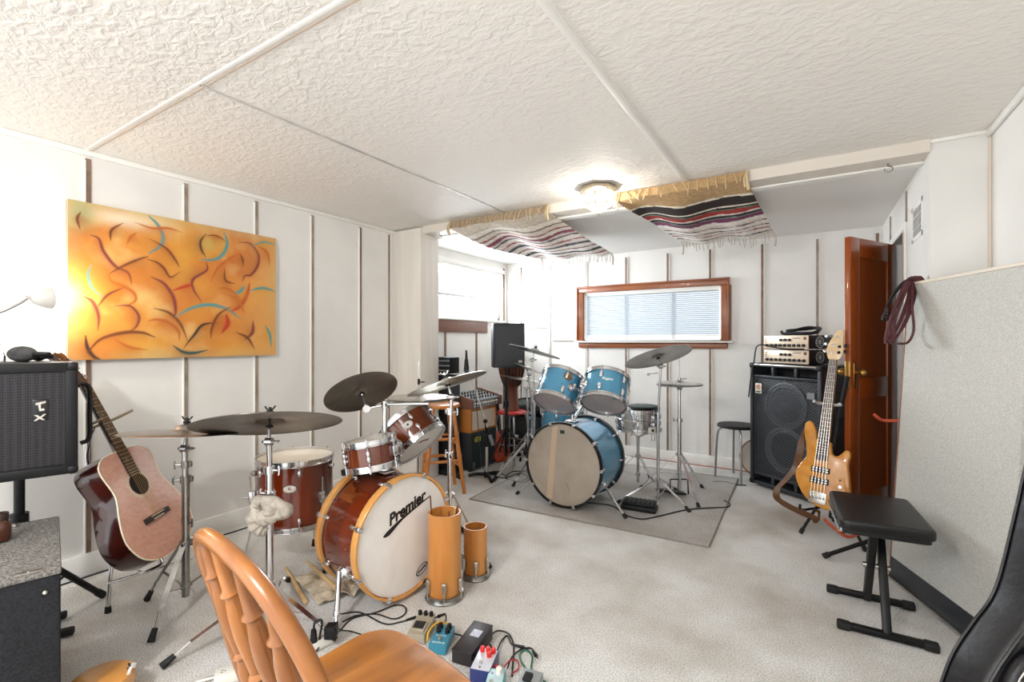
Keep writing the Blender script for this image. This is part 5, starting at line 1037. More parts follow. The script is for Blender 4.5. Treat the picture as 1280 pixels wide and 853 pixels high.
# holder post for the two toms and the thin rod
hp = MB2 @ V(RB2, 0, -.16); g = G(); g.box(hp+V(0, 0, .006), (.09, .08, .012), None, .004); g.cyl(hp, V(hp.x+.12, hp.y+.12, .86), .011); g.ball((hp.x+.12, hp.y+.12, .86), .024); g.cyl(hp, V(hp.x-.0, hp.y+.02, .82), .011); part('tom_holder', g, chrome, BB)
T3 = thing('rack_tom', 'blue rack tom with a brown flower sticker, left of the pair', 'tom drum', (-1.60, 3.2, .78)); n3_ = V(math.sin(.637)*math.cos(1.52), math.sin(.637)*math.sin(1.52), math.cos(.637)); M3 = frame(V(-1.603, 3.27, .972), n3_, (1, 0, 0)); drum(T3, M3, .155, .225, blue_m, 6, .15, headcoat, headgrey, kind='beaver')
T4 = thing('rack_tom', 'blue rack tom with white script badge, right of the pair', 'tom drum', (-1.26, 3.25, .78)); n4_ = V(math.sin(.605)*math.cos(1.711), math.sin(.605)*math.sin(1.711), math.cos(.605)); M4 = frame(V(-1.262, 3.30, .974), n4_, (1, 0, 0)); drum(T4, M4, .155, .205, blue_m, 6, .62, headcoat, headgrey, kind='beaver')
def face_ang(M, z): q = M.to_3x3().inverted() @ (V(0, 0, CH)-M @ V(0, 0, z)); return math.atan2(q.y, q.x)
a3 = face_ang(M3, -.1); fr = frame(M3 @ V(.1575*math.cos(a3+.2), .1575*math.sin(a3+.2), -.055), M3.to_3x3() @ V(math.cos(a3+.2), math.sin(a3+.2), 0)); g = G(fr)
g.prism(smooth_out([(.034*(1+.18*(-1)**k)*math.cos(k*PI/8), .034*(1+.18*(-1)**k)*math.sin(k*PI/8)) for k in range(16)], 3), -.004, .002); part('flower_sticker', g, mat('brown_sticker', '#8b6a3c', .7, col2='#6a4a28', scale=60), T3)
g = G(); g.ball(M3 @ V(.12*math.cos(a3-.5), .12*math.sin(a3-.5), .012), (.05, .03, .012), R=M3.to_3x3()); part('damper_pad', g, mat('damper_brown', '#7b6646', .8, bump=.2), T3)
bracket(T3, M3, .155, -.125, a3+.55, name='bracket'); bracket(T3, M3, .155, -.12, a3+1.35, name='bracket'); 
for (M_, T_x, av) in ((M3, T3, a3+1.35), (M4, T4, face_ang(M4, -.1)-1.25)): g = G(); g.cyl(M_ @ V(.18*math.cos(av), .18*math.sin(av), -.12), V(hp.x+.12, hp.y+.12, .86), .009); part('mount_arm', g, chrome, T_x)
a4 = face_ang(M4, -.1); fr = frame(M4 @ V(.1558*math.cos(a4), .1558*math.sin(a4), -.085), M4.to_3x3() @ V(math.cos(a4), math.sin(a4), 0), M4.to_3x3() @ V(-math.sin(a4), math.cos(a4), 0)); text_part('Rogers', 'badge_script', .026, fr, mat('white_script', '#f0efe8', .4), T4, .35, .0006)
bracket(T4, M4, .155, -.10, a4-1.25)
text_part('R', 'head_logo', .022, M4 @ Matrix.Translation((.10, -.07, -.2065)) @ Matrix.Rotation(PI, 4, 'X'), ink, T4)
F2 = thing('floor_tom', 'blue floor tom mostly hidden behind the blue bass drum', 'tom drum', (-1.96, 3.98, .0)); Mf2 = frame((-1.96, 3.98, .63), (0, 0, 1), (1, 0, 0)); drum(F2, Mf2, .195, .40, blue_m, 8, .2, headcoat, headgrey, kind='beaver')
for a in (-1.5, .6, 2.7): c, s_ = math.cos(a), math.sin(a); g = G(); g.cyl(Mf2 @ V(c*.215, s_*.215, -.15), Mf2 @ V(c*.215, s_*.215, -.61), .006); lg = part('leg', g, chrome, F2); g = G(); g.cyl(Mf2 @ V(c*.215, s_*.215, -.622), Mf2 @ V(c*.215, s_*.215, -.59), .013, .009); part('rubber_foot', g, rubber, lg)
# snare with pad
sn = V(-1.27, 4.05, .665); SD = thing('snare_drum', 'chrome snare drum on its stand behind the blue bass drum', 'snare drum', (sn.x, sn.y, .47)); Msn = frame(sn, (.02, -.03, 1), (1, 0, 0)); drum(SD, Msn, .17, .17, mat('chrome_shell', '#cfd0d2', .12, 1.), 8, .3, headcoat, headw, kind='beaver')
g = G(Msn); g.lathe([(.170, -.075), (.1745, -.080), (.1745, -.090), (.170, -.095)], None, 48); part('shell_bead', g, chrome, SD)
av = face_ang(Msn, -.1)+.65; g = G(); q = Msn @ V(.185*math.cos(av), .185*math.sin(av), -.15); Ra = Matrix.Rotation(av, 3, 'Z'); g.box(q, (.02, .07, .055), Ra, .004); part('strainer', g, whitep, SD); g = G(); g.cyl(q+Ra @ V(.008, 0, 0), q+Ra @ V(.014, 0, 0), .011); part('strainer_logo', g, ink, SD); g = G(); g.tube([q+Ra @ V(.01, -.012, -.03), q+Ra @ V(.012, -.012, -.085), q+Ra @ V(.012, .022, -.085), q+Ra @ V(.01, .022, -.03)], .003, 6, 1); part('strainer_lever', g, chrome, SD)
PD = thing('practice_pad', 'black round practice pad lying on the chrome snare drum', 'practice pad', sn+V(.07, .02, .012)); g = G(Matrix.Translation(sn+V(.05, .0, .016))); g.lathe([(0, 0), (.13, 0), (.135, .004), (.13, .008), (0, .008)], None, 40); part('base', g, blackp, PD); g = G(Matrix.Translation(sn+V(.05, .0, .024))); g.lathe([(0, .010), (.115, .010), (.122, .005), (.118, 0), (0, 0)], None, 40); part('playing_surface', g, mat('grey_rubber', '#5b6664', .7), PD)
SS = thing('snare_stand', 'chrome snare drum stand with folded basket, behind the blue bass drum', 'drum stand', (sn.x, sn.y, 0)); sb = (sn.x, sn.y); tripod(SS, sb, .26, ang_feet(sb, .27, (-35, 85, 205)), .10)
g = G(); g.cyl((sb[0], sb[1], .03), (sb[0], sb[1], .42), .0125); part('tube', g, chrome, SS)
for a in (30, 150, 270): c, s_ = math.cos(math.radians(a)), math.sin(math.radians(a)); g = G(); g.tube([V(sb[0], sb[1], .42), V(sb[0]+c*.09, sb[1]+s_*.09, .455), V(sb[0]+c*.188, sb[1]+s_*.188, .468), V(sb[0]+c*.196, sb[1]+s_*.196, .50)], .007, 8, 4); part('basket_arm', g, chrome, SS)
# right cymbal stand
b5 = (-1.02, 3.76); d5 = 3.722; c5 = V(b5[0], b5[1], CH-(447-426.5)/594*d5); vd = V(c5.x, c5.y, 0).normalized(); n5 = (V(0, 0, 1)+vd*.38-rt*.30).normalized()
cymbal('cymbal', 'grey cymbal tilted in front of the back window', 'cymbal', c5, n5, .262, silverc); tp5 = .262*.155
s5 = stand('cymbal_stand', 'tall straight chrome cymbal stand right of the blue kit', b5, [(-.752, 3.603), tuple(FZ(770, 632).xy), (-.95, 4.06)], .165, .03, c5, clampz=.67, tiltn=n5, lo_r=.0115, side=(.5, -.8, 0)); tip_rod(s5, c5, n5, tp5, chrome)
g = G(); g.cyl((b5[0], b5[1], 1.0), (b5[0]-.07, b5[1]-.02, .985), .005); g.ball((b5[0]-.07, b5[1]-.02, .985), .011); part('wing_screw', g, chrome, s5)
# hi-hat right
b6 = (-.91, 3.985); d6 = 3.853; z6 = CH-(480.5-426.5)/594*d6
HH = thing('hi_hat_stand', 'chrome hi-hat stand on the right side of the blue kit', 'hi-hat stand', (b6[0], b6[1], 0)); tripod(HH, b6, .33, [(-1.222, 3.962), (-.716, 3.742), (-.787, 4.262)], .17, footlen=.03)
g = G(); g.cyl((b6[0], b6[1], .03), (b6[0], b6[1], .60), .0155); g.cyl((b6[0], b6[1], .60), (b6[0], b6[1], z6-.03), .0125); g.cyl((b6[0], b6[1], z6-.045), (b6[0], b6[1], z6-.02), .022, .016); part('tube', g, chrome, HH); clamp(HH, (b6[0], b6[1], .61), (0, 0, 1), chrome, .015, (-.8, -.6, 0))
g = G(); g.cyl((b6[0], b6[1], z6-.05), (b6[0], b6[1], z6+.20), .0035, n=8); part('pull_rod', g, chrome, HH); g = G(); g.cyl((b6[0], b6[1], z6+.02), (b6[0], b6[1], z6+.055), .012); g.cyl((b6[0], b6[1], z6+.04), (b6[0]+.05, b6[1]+.03, z6+.046), .005, n=8); part('clutch', g, chrome, HH)
g = G(); g.box((b6[0]-.05, b6[1]-.05, .035), (.22, .075, .012), Matrix.Rotation(.6, 3, 'Z') @ Matrix.Rotation(.14, 3, 'Y'), .004); part('foot_pedal', g, blackm, HH); fpx = V(b6[0]-.0, b6[1]-.01, .0)
g = G(); ex_ = V(CC, CS, 0); g.tube([fpx-ex_*.075+V(0, 0, .01), fpx-ex_*.07+V(0, 0, .13), fpx+ex_*.07+V(0, 0, .13), fpx+ex_*.075+V(0, 0, .01)], .0065, 8, 1); part('pedal_frame', g, blackm, HH)
hpos = V(b6[0], b6[1], z6); cymbal('hi_hat_cymbal', 'upper hi-hat cymbal on the right of the blue kit', 'cymbal', hpos+V(0, 0, .007), (.02, 0, 1), .182, bronzel, 'hi-hat pair of the blue kit'); cymbal('hi_hat_cymbal', 'lower hi-hat cymbal on the right of the blue kit', 'cymbal', hpos-V(0, 0, .007), (.02, 0, -1), .182, silverc, 'hi-hat pair of the blue kit')
# cymbals on the left of the blue kit
c7 = W(668, 440, 4.2); n7 = (V(0, 0, 1)+V(c7.x, c7.y, 0).normalized()*.08+rt*.28).normalized(); cymbal('cymbal', 'grey cymbal overlapping the high loudspeaker, topmost left of the blue kit', 'cymbal', c7, n7, .235, silverc)
s7 = stand('cymbal_stand', 'slender chrome cymbal stand just left of the blue floor tom', (c7.x, c7.y), ang_feet((c7.x, c7.y), .24, (250, 10, 130)), .26, .10, c7, clampz=.78, tiltn=n7, lo_r=.011); tip_rod(s7, c7, n7, .035, chrome)
c8 = W(660, 476, 4.62); n8 = (V(0, 0, 1)+V(c8.x, c8.y, 0).normalized()*.05+rt*.20).normalized(); cymbal('cymbal', 'pale wide cymbal in front of the red stool, left of the blue kit', 'cymbal', c8, n8, .285, bronzel)
f8 = FZ(617, 601); s8 = stand('cymbal_stand', 'chrome double-tube cymbal stand far left of the blue kit', (c8.x, c8.y), [(c8.x-.13, c8.y-.36), (c8.x+.27, c8.y+.1), (c8.x-.22, c8.y+.22)], .34, .12, c8, clampz=.55, tiltn=n8, lo_r=.012); tip_rod(s8, c8, n8, .044, chrome)
g = G(); o8 = V(c8.x, c8.y, 0)+rt*.035; g.cyl(o8+V(0, 0, .30), o8+V(0, 0, .78), .010); g.bar(o8+V(0, 0, .5)-rt*.04, o8+V(0, 0, .5), .02, .02); part('second_tube', g, chrome, s8)
c9 = W(661, 461.5, 4.45); n9 = (V(0, 0, 1)+V(c9.x, c9.y, 0).normalized()*.10+rt*.38).normalized(); cymbal('cymbal', 'small pale cymbal between the two other cymbals left of the blue kit', 'cymbal', c9, n9, .165, bronzel)
g = G(); g.cyl(V(c8.x, c8.y, .62)+rt*.035, c9-n9*.02, .006); g.cyl(c9-n9*.03, c9+n9*.04, .004); part('splash_arm', g, chrome, s8)
# boom stand leg lying towards the left
g = G(); a0 = W(657, 553, 4.05); a1 = FZ(617, 601, .02); bsd = thing('boom_stand', 'chrome stand leaning in front of the black cases, left of the blue bass drum', 'stand', (a1.x, a1.y, 0)); g.cyl(a0, a1, .012); part('tube', g, chrome, bsd); g = G(); g.cyl(a1+(a0-a1)*.0, a1+(a0-a1).normalized()*.06, .016); part('rubber_foot', g, rubber, bsd); a2 = FZ(640, 588, .012); a3_ = FZ(668, 585, .012); g = G(); g.cyl(a0.lerp(a1, .3), a2, .007); g.cyl(a0.lerp(a1, .2), a3_, .007); part('leg', g, chrome, bsd)
a0 = W(626, 548, 3.9); 
# volume pedal and cable on the rug
VP = thing('foot_pedal', 'black double-tread foot pedal on the rug before the blue kit', 'foot pedal', (-1.07, 3.45, .007), .12); Mv = Matrix.Translation((-1.075, 3.46, .009)) @ Matrix.Rotation(.10, 4, 'Z'); g = G(Mv); g.box((0, 0, .020), (.25, .12, .034), None, .006); part('base', g, blackp, VP); g = G(Mv); g.box((0, .0, .052), (.235, .105, .018), Matrix.Rotation(.12, 3, 'X'), .005)
part('treadle', g, blackp, VP); g = G(Mv)
for k in range(7): g.box((-.10+.033*k, 0, .0625), (.014, .095, .006), Matrix.Rotation(.12, 3, 'X'), .001)
part('tread_rib', g, mat('rib_grey', '#2e2e30', .5), VP)
cable('black cable curving across the rug from the foot pedal', [(-1.50, 3.36, .012), (-1.3, 3.42, .012), (-1.19, 3.36, .012), (-1.10, 3.28, .012), (-.99, 3.28, .012), (-.90, 3.42, .012), (-.77, 3.64, .012), (-.62, 3.78, .012), (-.54, 3.86, .008), (-.53, 3.95, .006), (-.575, 4.0, .011)], cable_k, .005)
cable('red cable along the foot of the back wall', [(-1.66, 5.03, .004), (-1.2, 5.035, .004), (-.9, 5.03, .004), (-.6, 5.03, .004), (-.3, 5.0, .004)], mat('red_cord', '#a8402e', .6), .004)
# ================================================================ BACK RIGHT: round stool, drum, bass cabinet, amplifiers
rs2 = V(-.575, 4.74, 0); RS2 = thing('round_stool', 'round black-topped stool with grey legs beside the bass cabinet', 'stool', rs2); g = G(Matrix.Translation(rs2)); g.lathe([(0, .465), (.15, .465), (.168, .472), (.17, .482), (.162, .494), (0, .497)], None, 44); part('seat', g, blackp, RS2)
for a in (-163, -73, 17, 107):
    c, s_ = math.cos(math.radians(a)), math.sin(math.radians(a)); g = G(); g.tube([rs2+V(c*.05, s_*.05, .46), rs2+V(c*.13, s_*.13, .455), rs2+V(c*.165, s_*.165, .40), rs2+V(c*.178, s_*.178, .2), rs2+V(c*.185, s_*.185, 0)], .0095, 8, 6); part('leg', g, MATS['grey_tube'], RS2)
dr = V(-.41, 4.92, .175); TB = thing('frame_drum', 'round drum with brown wooden shell leaning on the wall behind the black stool', 'hand drum', (dr.x, dr.y, 0)); Mt = frame(dr, (-.35, -.9, .22), (1, 0, 0)); g = G(Mt); g.lathe([(.155, .035), (.17, .035), (.17, -.05), (.155, -.05)], None, 48, closed=True); part('shell', g, sillw, TB); g = G(Mt); g.lathe([(0, .033), (.16, .033)], None, 48); part('drum_head', g, headtan, TB); g = G(Mt)
for k in range(10): a = k*2*PI/10; g.cyl((.172*math.cos(a), .172*math.sin(a), .03), (.172*math.cos(a), .172*math.sin(a), -.045), .005, n=8)
part('tension_hook', g, chrome, TB)
BC = thing('bass_cabinet', 'large black bass cabinet with two round speakers behind metal grille', 'loudspeaker', (-.1, 4.6, 0)); fl = V(-.459, 4.62, 0); fd = V(.814, -.58, 0).normalized(); nw = V(-fd.y, fd.x, 0); MB_ = Matrix((fd, nw, V(0, 0, 1))).transposed().to_4x4(); MB_.translation = fl; BWd, BHt, BDp = .635, 1.06, .42   # local x along the front, y into the cabinet
BDp = .40
g = G(MB_)
for x0, x1, y0, y1, z0, z1 in ((0, BWd, .03, BDp, .02, .05), (0, BWd, .0, BDp, BHt-.03, BHt), (0, .03, 0, BDp, .02, BHt), (BWd-.03, BWd, 0, BDp, .02, BHt), (0, BWd, BDp-.02, BDp, .02, BHt), (0, BWd, .05, .07, .1, BHt-.1), (.03, BWd-.03, .012, .04, BHt-.125, BHt-.10), (0, BWd, 0, .06, .02, .05), (.03, BWd-.03, .012, .04, .10, .125)):
    g.box(((x0+x1)/2, (y0+y1)/2, (z0+z1)/2), (x1-x0, y1-y0, z1-z0), None, .008)
for x in (.215, .42): g.box((x, .03, BHt-.065), (.025, .04, .08), None, .004); g.box((x, .03, .075), (.025, .04, .06), None, .004)
part('cabinet', g, tolexg, BC); g = G(MB_); g.box((BWd/2, .2, BHt-.065), (BWd-.06, .01, .08)); part('port_back', g, ink, BC)
for z in (.72, .35):
    Ms = MB_ @ Matrix.Translation((BWd/2-.01, .05, z)) @ Matrix.Rotation(PI/2, 4, 'X'); g = G(Ms); g.lathe([(.185, 0), (.185, .010), (.172, .014), (.165, .006), (.150, .010), (.142, .002), (.06, -.045), (.055, -.045), (.05, -.030), (.03, -.020), (0, -.016)], None, 48); sp = part('speaker_cone', g, mat('cone_grey', '#4a4d52', .5) if z > .5 else MATS['cone_grey'], BC)
    g = G(Ms); g.lathe([(.190, .004), (.190, .012), (.176, .014), (.176, .004)], None, 48, closed=True); part('speaker_rim', g, mat('rim_grey', '#6a6d72', .35, .6) if z > .5 else MATS['rim_grey'], sp)
def mesh_grille(name, M, x0, x1, z0, z1, pitch, m, root, w=.0042):
    """woven metal grille: crossed diagonal flat wires"""
    g = G(M); W_, H_ = x1-x0, z1-z0
    for sg in (-1, 1):
        k = -H_ if sg > 0 else 0
        c = -H_-W_
        while c < W_+H_:
            # line: x = c + sg*z  (slope made shallow so the openings are wide diamonds)
            pts = []
            for z in (0, H_):
                x = c+sg*z*1.35
                pts.append((x, z))
            (xa, za), (xb, zb) = pts; 
            def cut(x, xa=xa, za=za, xb=xb, zb=zb): return za+(x-xa)/(xb-xa)*(zb-za)
            q = [(xa, za), (xb, zb)]; out = []
            for (x, z), (x2, z2) in ((q[0], q[1]), (q[1], q[0])):
                if x < 0: x, z = 0, cut(0)
                elif x > W_: x, z = W_, cut(W_)
                out.append((x, z))
            ok = all(-1e-6 <= z <= H_+1e-6 for x, z in out) and math.dist(out[0], out[1]) > .01
            if ok: g.bar((x0+out[0][0], 0, z0+out[0][1]), (x0+out[1][0], 0, z0+out[1][1]), .0016, w, (0, 1, 0))
            c += pitch
    return part(name, g, m, root)
mesh_grille('grille', MB_ @ Matrix.Translation((0, .014, 0)), .03, BWd-.03, .125, BHt-.125, .030, mat('grille_metal', '#85888c', .4, .7), BC, .0036)
g = G(MB_); g.box((.085, .004, BHt-.215), (.062, .006, .085), None, .004); bd = part('badge', g, mat('badge_cream', '#e0dccb', .4), BC)
Mbt = MB_ @ Matrix.Translation((.085, .0004, BHt-.205)) @ Matrix.Rotation(PI/2, 4, 'X'); g = G(Mbt); g.lathe([(.017, 0), (.022, 0), (.022, .001), (.017, .001)], None, 28, closed=True); part('badge_ring', g, mat('badge_red', '#a8381c', .4), bd)
text_part('K', 'badge_letter', .030, Mbt, MATS['badge_red'], bd, 0, .002); text_part('EDEN', 'badge_word', .018, MB_ @ Matrix.Translation((.085, .0004, BHt-.244)) @ Matrix.Rotation(PI/2, 4, 'X'), ink, bd, 0, .0012)
g = G(MB_); g.box((BWd-.09, .012, BHt-.235), (.06, .003, .05)); part('model_plate', g, mat('plate_grey', '#8d9094', .4, .5), BC)
g = G(MB_); g.box((BWd*.5, .004, BHt-.013), (BWd*.98, .012, .014), None, .003)
part('top_trim', g, nickel, BC)
for x in (.02, BWd-.02):
    for z in (.04, BHt-.02): g = G(MB_); g.box((x, .012, z), (.05, .035, .045), None, .01); part('corner_guard', g, blackp, BC)
fv = mat('fan_grey', '#b9bbbd', .35, .7); cp = mat('cream_panel', '#d8c6ae', .4, .2)
def amp_head(label, x0, z0, w=.40, h=.115, d=.28, yo=.04):
    t = thing('amplifier_head', label, 'amplifier', MB_ @ V(x0+w/2, yo+d/2, z0), 0, 'amplifier heads on the bass cabinet'); M = MB_ @ Matrix.Translation((x0, yo, z0))
    g = G(M); g.box((w/2, d/2, h/2+.004), (w, d, h-.008), None, .003); part('chassis', g, blackp, t); g = G(M); g.box((w/2, -.004, h/2+.003), (w-.004, .010, h-.006), None, .002); fp = part('front_panel', g, cp, t)
    g = G(M)
    for k in range(9): g.cyl((.035+.041*k, -.008, .034), (.035+.041*k, -.024, .034), .0125, .011, 14)
    for k in range(3): g.cyl((.165+.038*k, -.008, .078), (.165+.038*k, -.022, .078), .012, .0105, 14)
    part('knob', g, blackp, fp); g = G(M); g.box((w-.028, -.010, h-.025), (.022, .004, .022)); part('power_switch', g, mat('dark_red_switch', '#5a1f22', .4) if 'dark_red_switch' not in MATS else MATS['dark_red_switch'], fp); g = G(M)
    for k in range(4): g.box((.02, -.0095, .06+.012*k), (.022, .002, .004))
    g.box((.30, -.0095, .092), (.07, .002, .005)); part('panel_print', g, ink, fp)
    Mf = M @ Matrix.Translation((w, d*.42, h/2+.003)) @ Matrix.Rotation(PI/2, 4, 'Y'); g = G(Mf); g.lathe([(.040, 0), (.046, 0), (.046, .004), (.040, .004)], None, 24, closed=True)
    for k in range(5): g.box((0, 0, .002), (.09, .003, .003), Matrix.Rotation(k*PI/5, 3, 'Z'))
    g.lathe([(0, .004), (.014, .004), (.014, 0)], None, 18); part('fan_guard', g, fv, t)
    for px_, py_ in ((.03, .03), (w-.03, .03), (.03, d-.03), (w-.03, d-.03)): pass
    return t
amp_head('lower cream-faced amplifier head, resting directly on the bass cabinet', .115, BHt+.001); amp_head('upper cream-faced amplifier head, stacked on the other', .113, BHt+.120)
hz = BHt+.238; P_ = lambda x, y, z=0: tuple(MB_ @ V(x, y, hz+z)); cable('bundle of black cables heaped on the upper amplifier head', [P_(.24, .10, .012), P_(.32, .12, .018), P_(.42, .10, .014), P_(.50, .14, .02), P_(.46, .22, .05), P_(.38, .20, .062), P_(.30, .12, .034), P_(.24, .16, .04), P_(.34, .24, .05), P_(.46, .22, .058), P_(.51, .16, .04), P_(.49, .09, .012), P_(.36, .07, .01), P_(.26, .08, .012), P_(.22, .11, .03)], cable_k, .012)
cable('black cable draped from the amplifier heads over the cabinet front', [tuple(MB_ @ V(.50, .0, BHt+.126)), tuple(MB_ @ V(.33, -.028, BHt+.128)), tuple(MB_ @ V(.22, -.034, BHt+.148)), tuple(MB_ @ V(.14, -.034, BHt+.158)), tuple(MB_ @ V(.09, -.03, BHt+.13)), tuple(MB_ @ V(.065, -.025, BHt+.02)), tuple(MB_ @ V(.03, -.02, BHt-.12)), tuple(MB_ @ V(.0, -.015, BHt-.30))], cable_k, .0055)
cable('black cable on the floor between round stool and bass cabinet', [(-.74, 4.50, .005), (-.66, 4.55, .005), (-.56, 4.52, .005), (-.48, 4.54, .005)], cable_k, .005)

# ================================================================ BASS GUITAR on its stand
bb_ = W(1022, 620, 3.05); nut = W(1042, 450, 3.17); Ab = (nut-bb_).normalized(); Nb = V(-.30, -.93, .2); Nb = (Nb-Ab*Nb.dot(Ab)).normalized(); MBG = frame(bb_, Nb, Ab.cross(Nb))
if (MBG.to_3x3() @ V(0, 1, 0)).dot(Ab) < 0: MBG = MBG @ Matrix.Rotation(PI, 4, 'Z')
NL = (nut-bb_).length
BG = thing('bass_guitar', 'amber five-string bass guitar leaning on a black stand by the bass cabinet', 'bass guitar', (bb_.x, bb_.y, .13))
bo = smooth_out([(-.032, -.055), (.032, -.073), (.100, -.064), (.150, -.018), (.168, .064), (.156, .150), (.143, .225), (.150, .285), (.140, .315), (.122, .316), (.102, .293), (.082, .272), (.054, .276), (.042, .315), (.034, .352), (-.034, .352), (-.046, .385), (-.060, .425), (-.080, .462), (-.102, .470), (-.122, .450), (-.123, .390), (-.106, .322), (-.094, .240), (-.120, .189), (-.145, .124), (-.133, .064), (-.086, -.012)], 4)
g = G(MBG); rings_ = [[g._v((x, y, z)) for x, y in scaled(bo, of)] for z, of in ((-.042, .008), (-.039, .003), (-.033, 0), (-.009, 0), (-.003, .003), (0, .008))]
for r0, r1 in zip(rings_, rings_[1:]):
    for i in range(len(r0)): g._f([r0[i], r0[(i+1) % len(r0)], r1[(i+1) % len(r0)], r1[i]])
g._f(rings_[0][::-1]); g._f(rings_[-1]); part('body', g, ash, BG)
g = G(MBG); g.hexa([(-.034, .225, .003), (.034, .225, .003), (.023, NL, .003), (-.023, NL, .003), (-.034, .225, .013), (.034, .225, .013), (.023, NL, .013), (-.023, NL, .013)]); fb = part('fretboard', g, wood('grey_rosewood', '#5a4a48', '#463a38', 30, (1, .1, 1), .5, 0), BG)
g = G(MBG); g.hexa([(-.032, .2, -.018), (.032, .2, -.018), (.022, NL, -.014), (-.022, NL, -.014), (-.034, .2, .003), (.034, .2, .003), (.023, NL, .003), (-.023, NL, .003)]); part('neck', g, maple, BG)
g = G(MBG)
for k in range(1, 22): y = NL*2**(-k/12); w_ = .023+.011*(NL-y)/(NL-.225); y > .23 and g.cyl((-w_, y, .0132), (w_, y, .0132), .0013, n=6)
part('fret', g, nickel, fb); g = G(MBG)
for k in (3, 5, 7, 9, 12, 15, 17): y = NL*2**(-(k-.5)/12); g.cyl((0, y, .012), (0, y, .0138), .0036, n=10)
part('inlay_dot', g, cream, fb)
hb_ = smooth_out([(-.024, 0), (-.040, .03), (-.048, .075), (-.032, .13), (-.006, .185), (.012, .208), (.032, .205), (.040, .18), (.044, .12), (.050, .06), (.040, .02), (.024, 0)], 3); g = G(MBG @ Matrix.Translation((0, NL, 0))); g.prism(hb_, -.014, .003, None, .002); hd_ = part('headstock', g, mat('pale_maple_gloss', '#e0c49a', .3, col2='#d2b184', scale=12, coat=.4), BG)
for x, y, sx_ in ((-.020, .05, -1), (-.012, .10, -1), (.006, .155, -1), (.026, .09, 1), (.026, .05, 1)):
    g = G(MBG @ Matrix.Translation((0, NL, 0))); g.cyl((x, y, .002), (x, y, .018), .0065, .005, 12); g.cyl((x, y, .003), (x, y, .005), .010, n=14); ex_ = .058 if sx_ > 0 else -.060; g.cyl((x, y, -.008), (ex_, y+.01, -.008), .004, n=8); g.ball((ex_, y+.01, -.008), (.010, .013, .004)); part('tuning_peg', g, blackm if sx_ > 0 else chrome, hd_)
for y in (.165, .095):
    g = G(MBG); g.box((0, y, .005), (.105, .036, .012), None, .003); pk = part('pickup', g, blackp, BG); g = G(MBG)
    for i in range(5): 
        for e in (-.008, .008): g.cyl((-.040+.020*i, y+e, .010), (-.040+.020*i, y+e, .0125), .0055, n=12)
    part('pole_piece', g, nickel, pk)
g = G(MBG); g.box((0, -.012, .004), (.098, .075, .008), None, .004); bgb = part('bridge', g, nickel, BG); g = G(MBG)
for i in range(5): g.box((-.038+.019*i, -.004, .011), (.013, .03, .009), None, .002)
part('saddle', g, dchrome, bgb); g = G(MBG)
for i in range(5): g.cyl((-.038+.019*i, -.004, .0165), (-.017+.0085*i, NL, .016), .0012, n=5)
part('string', g, nickel, BG)
for x, y in ((.105, .045), (.118, .085)): g = G(MBG); g.cyl((x, y, 0), (x, y, .014), .010, .009, 14); part('control_knob', g, chrome, BG)
g = G(MBG); g.box((.112, .125, .004), (.008, .008, .012)); part('switch', g, blackp, BG)
# leather strap: a folded ribbon
def ribbon(g, pts, w, th, side):
    P = [V(*p) for p in pts]; Q = []
    for i in range(len(P)-1):
        p0 = P[i-1] if i else 2*P[0]-P[1]; p1, p2 = P[i], P[i+1]; p3 = P[i+2] if i+2 < len(P) else 2*P[-1]-P[-2]
        for j in range(6): t = j/6; Q.append(.5*((2*p1)+(p2-p0)*t+(2*p0-5*p1+4*p2-p3)*t*t+(3*p1-p0-3*p2+p3)*t**3))
    Q.append(P[-1]); rows = []
    for i, q in enumerate(Q):
        t = (Q[min(i+1, len(Q)-1)]-Q[max(i-1, 0)]).normalized(); f_ = i/(len(Q)-1); s_ = V(*(side(f_) if callable(side) else side)); s_ = (s_-t*s_.dot(t)).normalized(); n_ = t.cross(s_); w_ = w(f_) if callable(w) else w
        rows.append([g._v(q+s_*w_/2+n_*th/2), g._v(q-s_*w_/2+n_*th/2), g._v(q-s_*w_/2-n_*th/2), g._v(q+s_*w_/2-n_*th/2)])
    for a, b_ in zip(rows, rows[1:]):
        for k in range(4): g._f([a[k], a[(k+1) % 4], b_[(k+1) % 4], b_[k]])
    g._f(rows[0]); g._f(rows[-1][::-1])
STp = thing('guitar_strap', 'brown leather strap hanging from the amber bass guitar', 'strap', tuple(W(985, 630, 3.2)))
g = G(); ribbon(g, [MBG @ V(-.115, .44, -.045), MBG @ V(-.145, .36, -.05), W(1000, 566, 3.20), W(994, 585, 3.22), W(982, 600, 3.22), W(972, 611, 3.2), W(971, 622, 3.18), W(982, 631, 3.15), W(1000, 640, 3.1), W(1016, 647, 3.05), W(1022, 652, 3.04), MBG @ V(0.01, -.11, -.03), MBG @ V(.0, -.088, -.02)], lambda t: .032 if t < .1 or t > .9 else .056, .004, lambda f_: V(.7, -.6, .3) if f_ < .55 else V(.2, -.6, .75)); part('strap_band', g, leather_b, STp)
g = G(); q = W(990, 628, 3.25); g.box(q, (.10, .08, .07), Matrix.Rotation(.6, 3, 'Z'), .02); solo('black_pouch', g, blackp, 'small black pouch on the floor behind the brown strap loop', 'pouch', q) if False else g.b.free()
SB = thing('guitar_stand', 'black folding stand holding the amber bass guitar', 'guitar stand', (bb_.x+.05, bb_.y+.12, 0))
yk = MBG @ V(0, .60, -.03); hub = MBG @ V(.02, .1, -.16); hub = V(hub.x, hub.y, .42)
g = G(); g.tube([V(hub.x, hub.y, .10), hub, MBG @ V(.03, .45, -.12), MBG @ V(.03, .60, -.075)], .0105, 10, 5); part('post', g, blackm, SB)
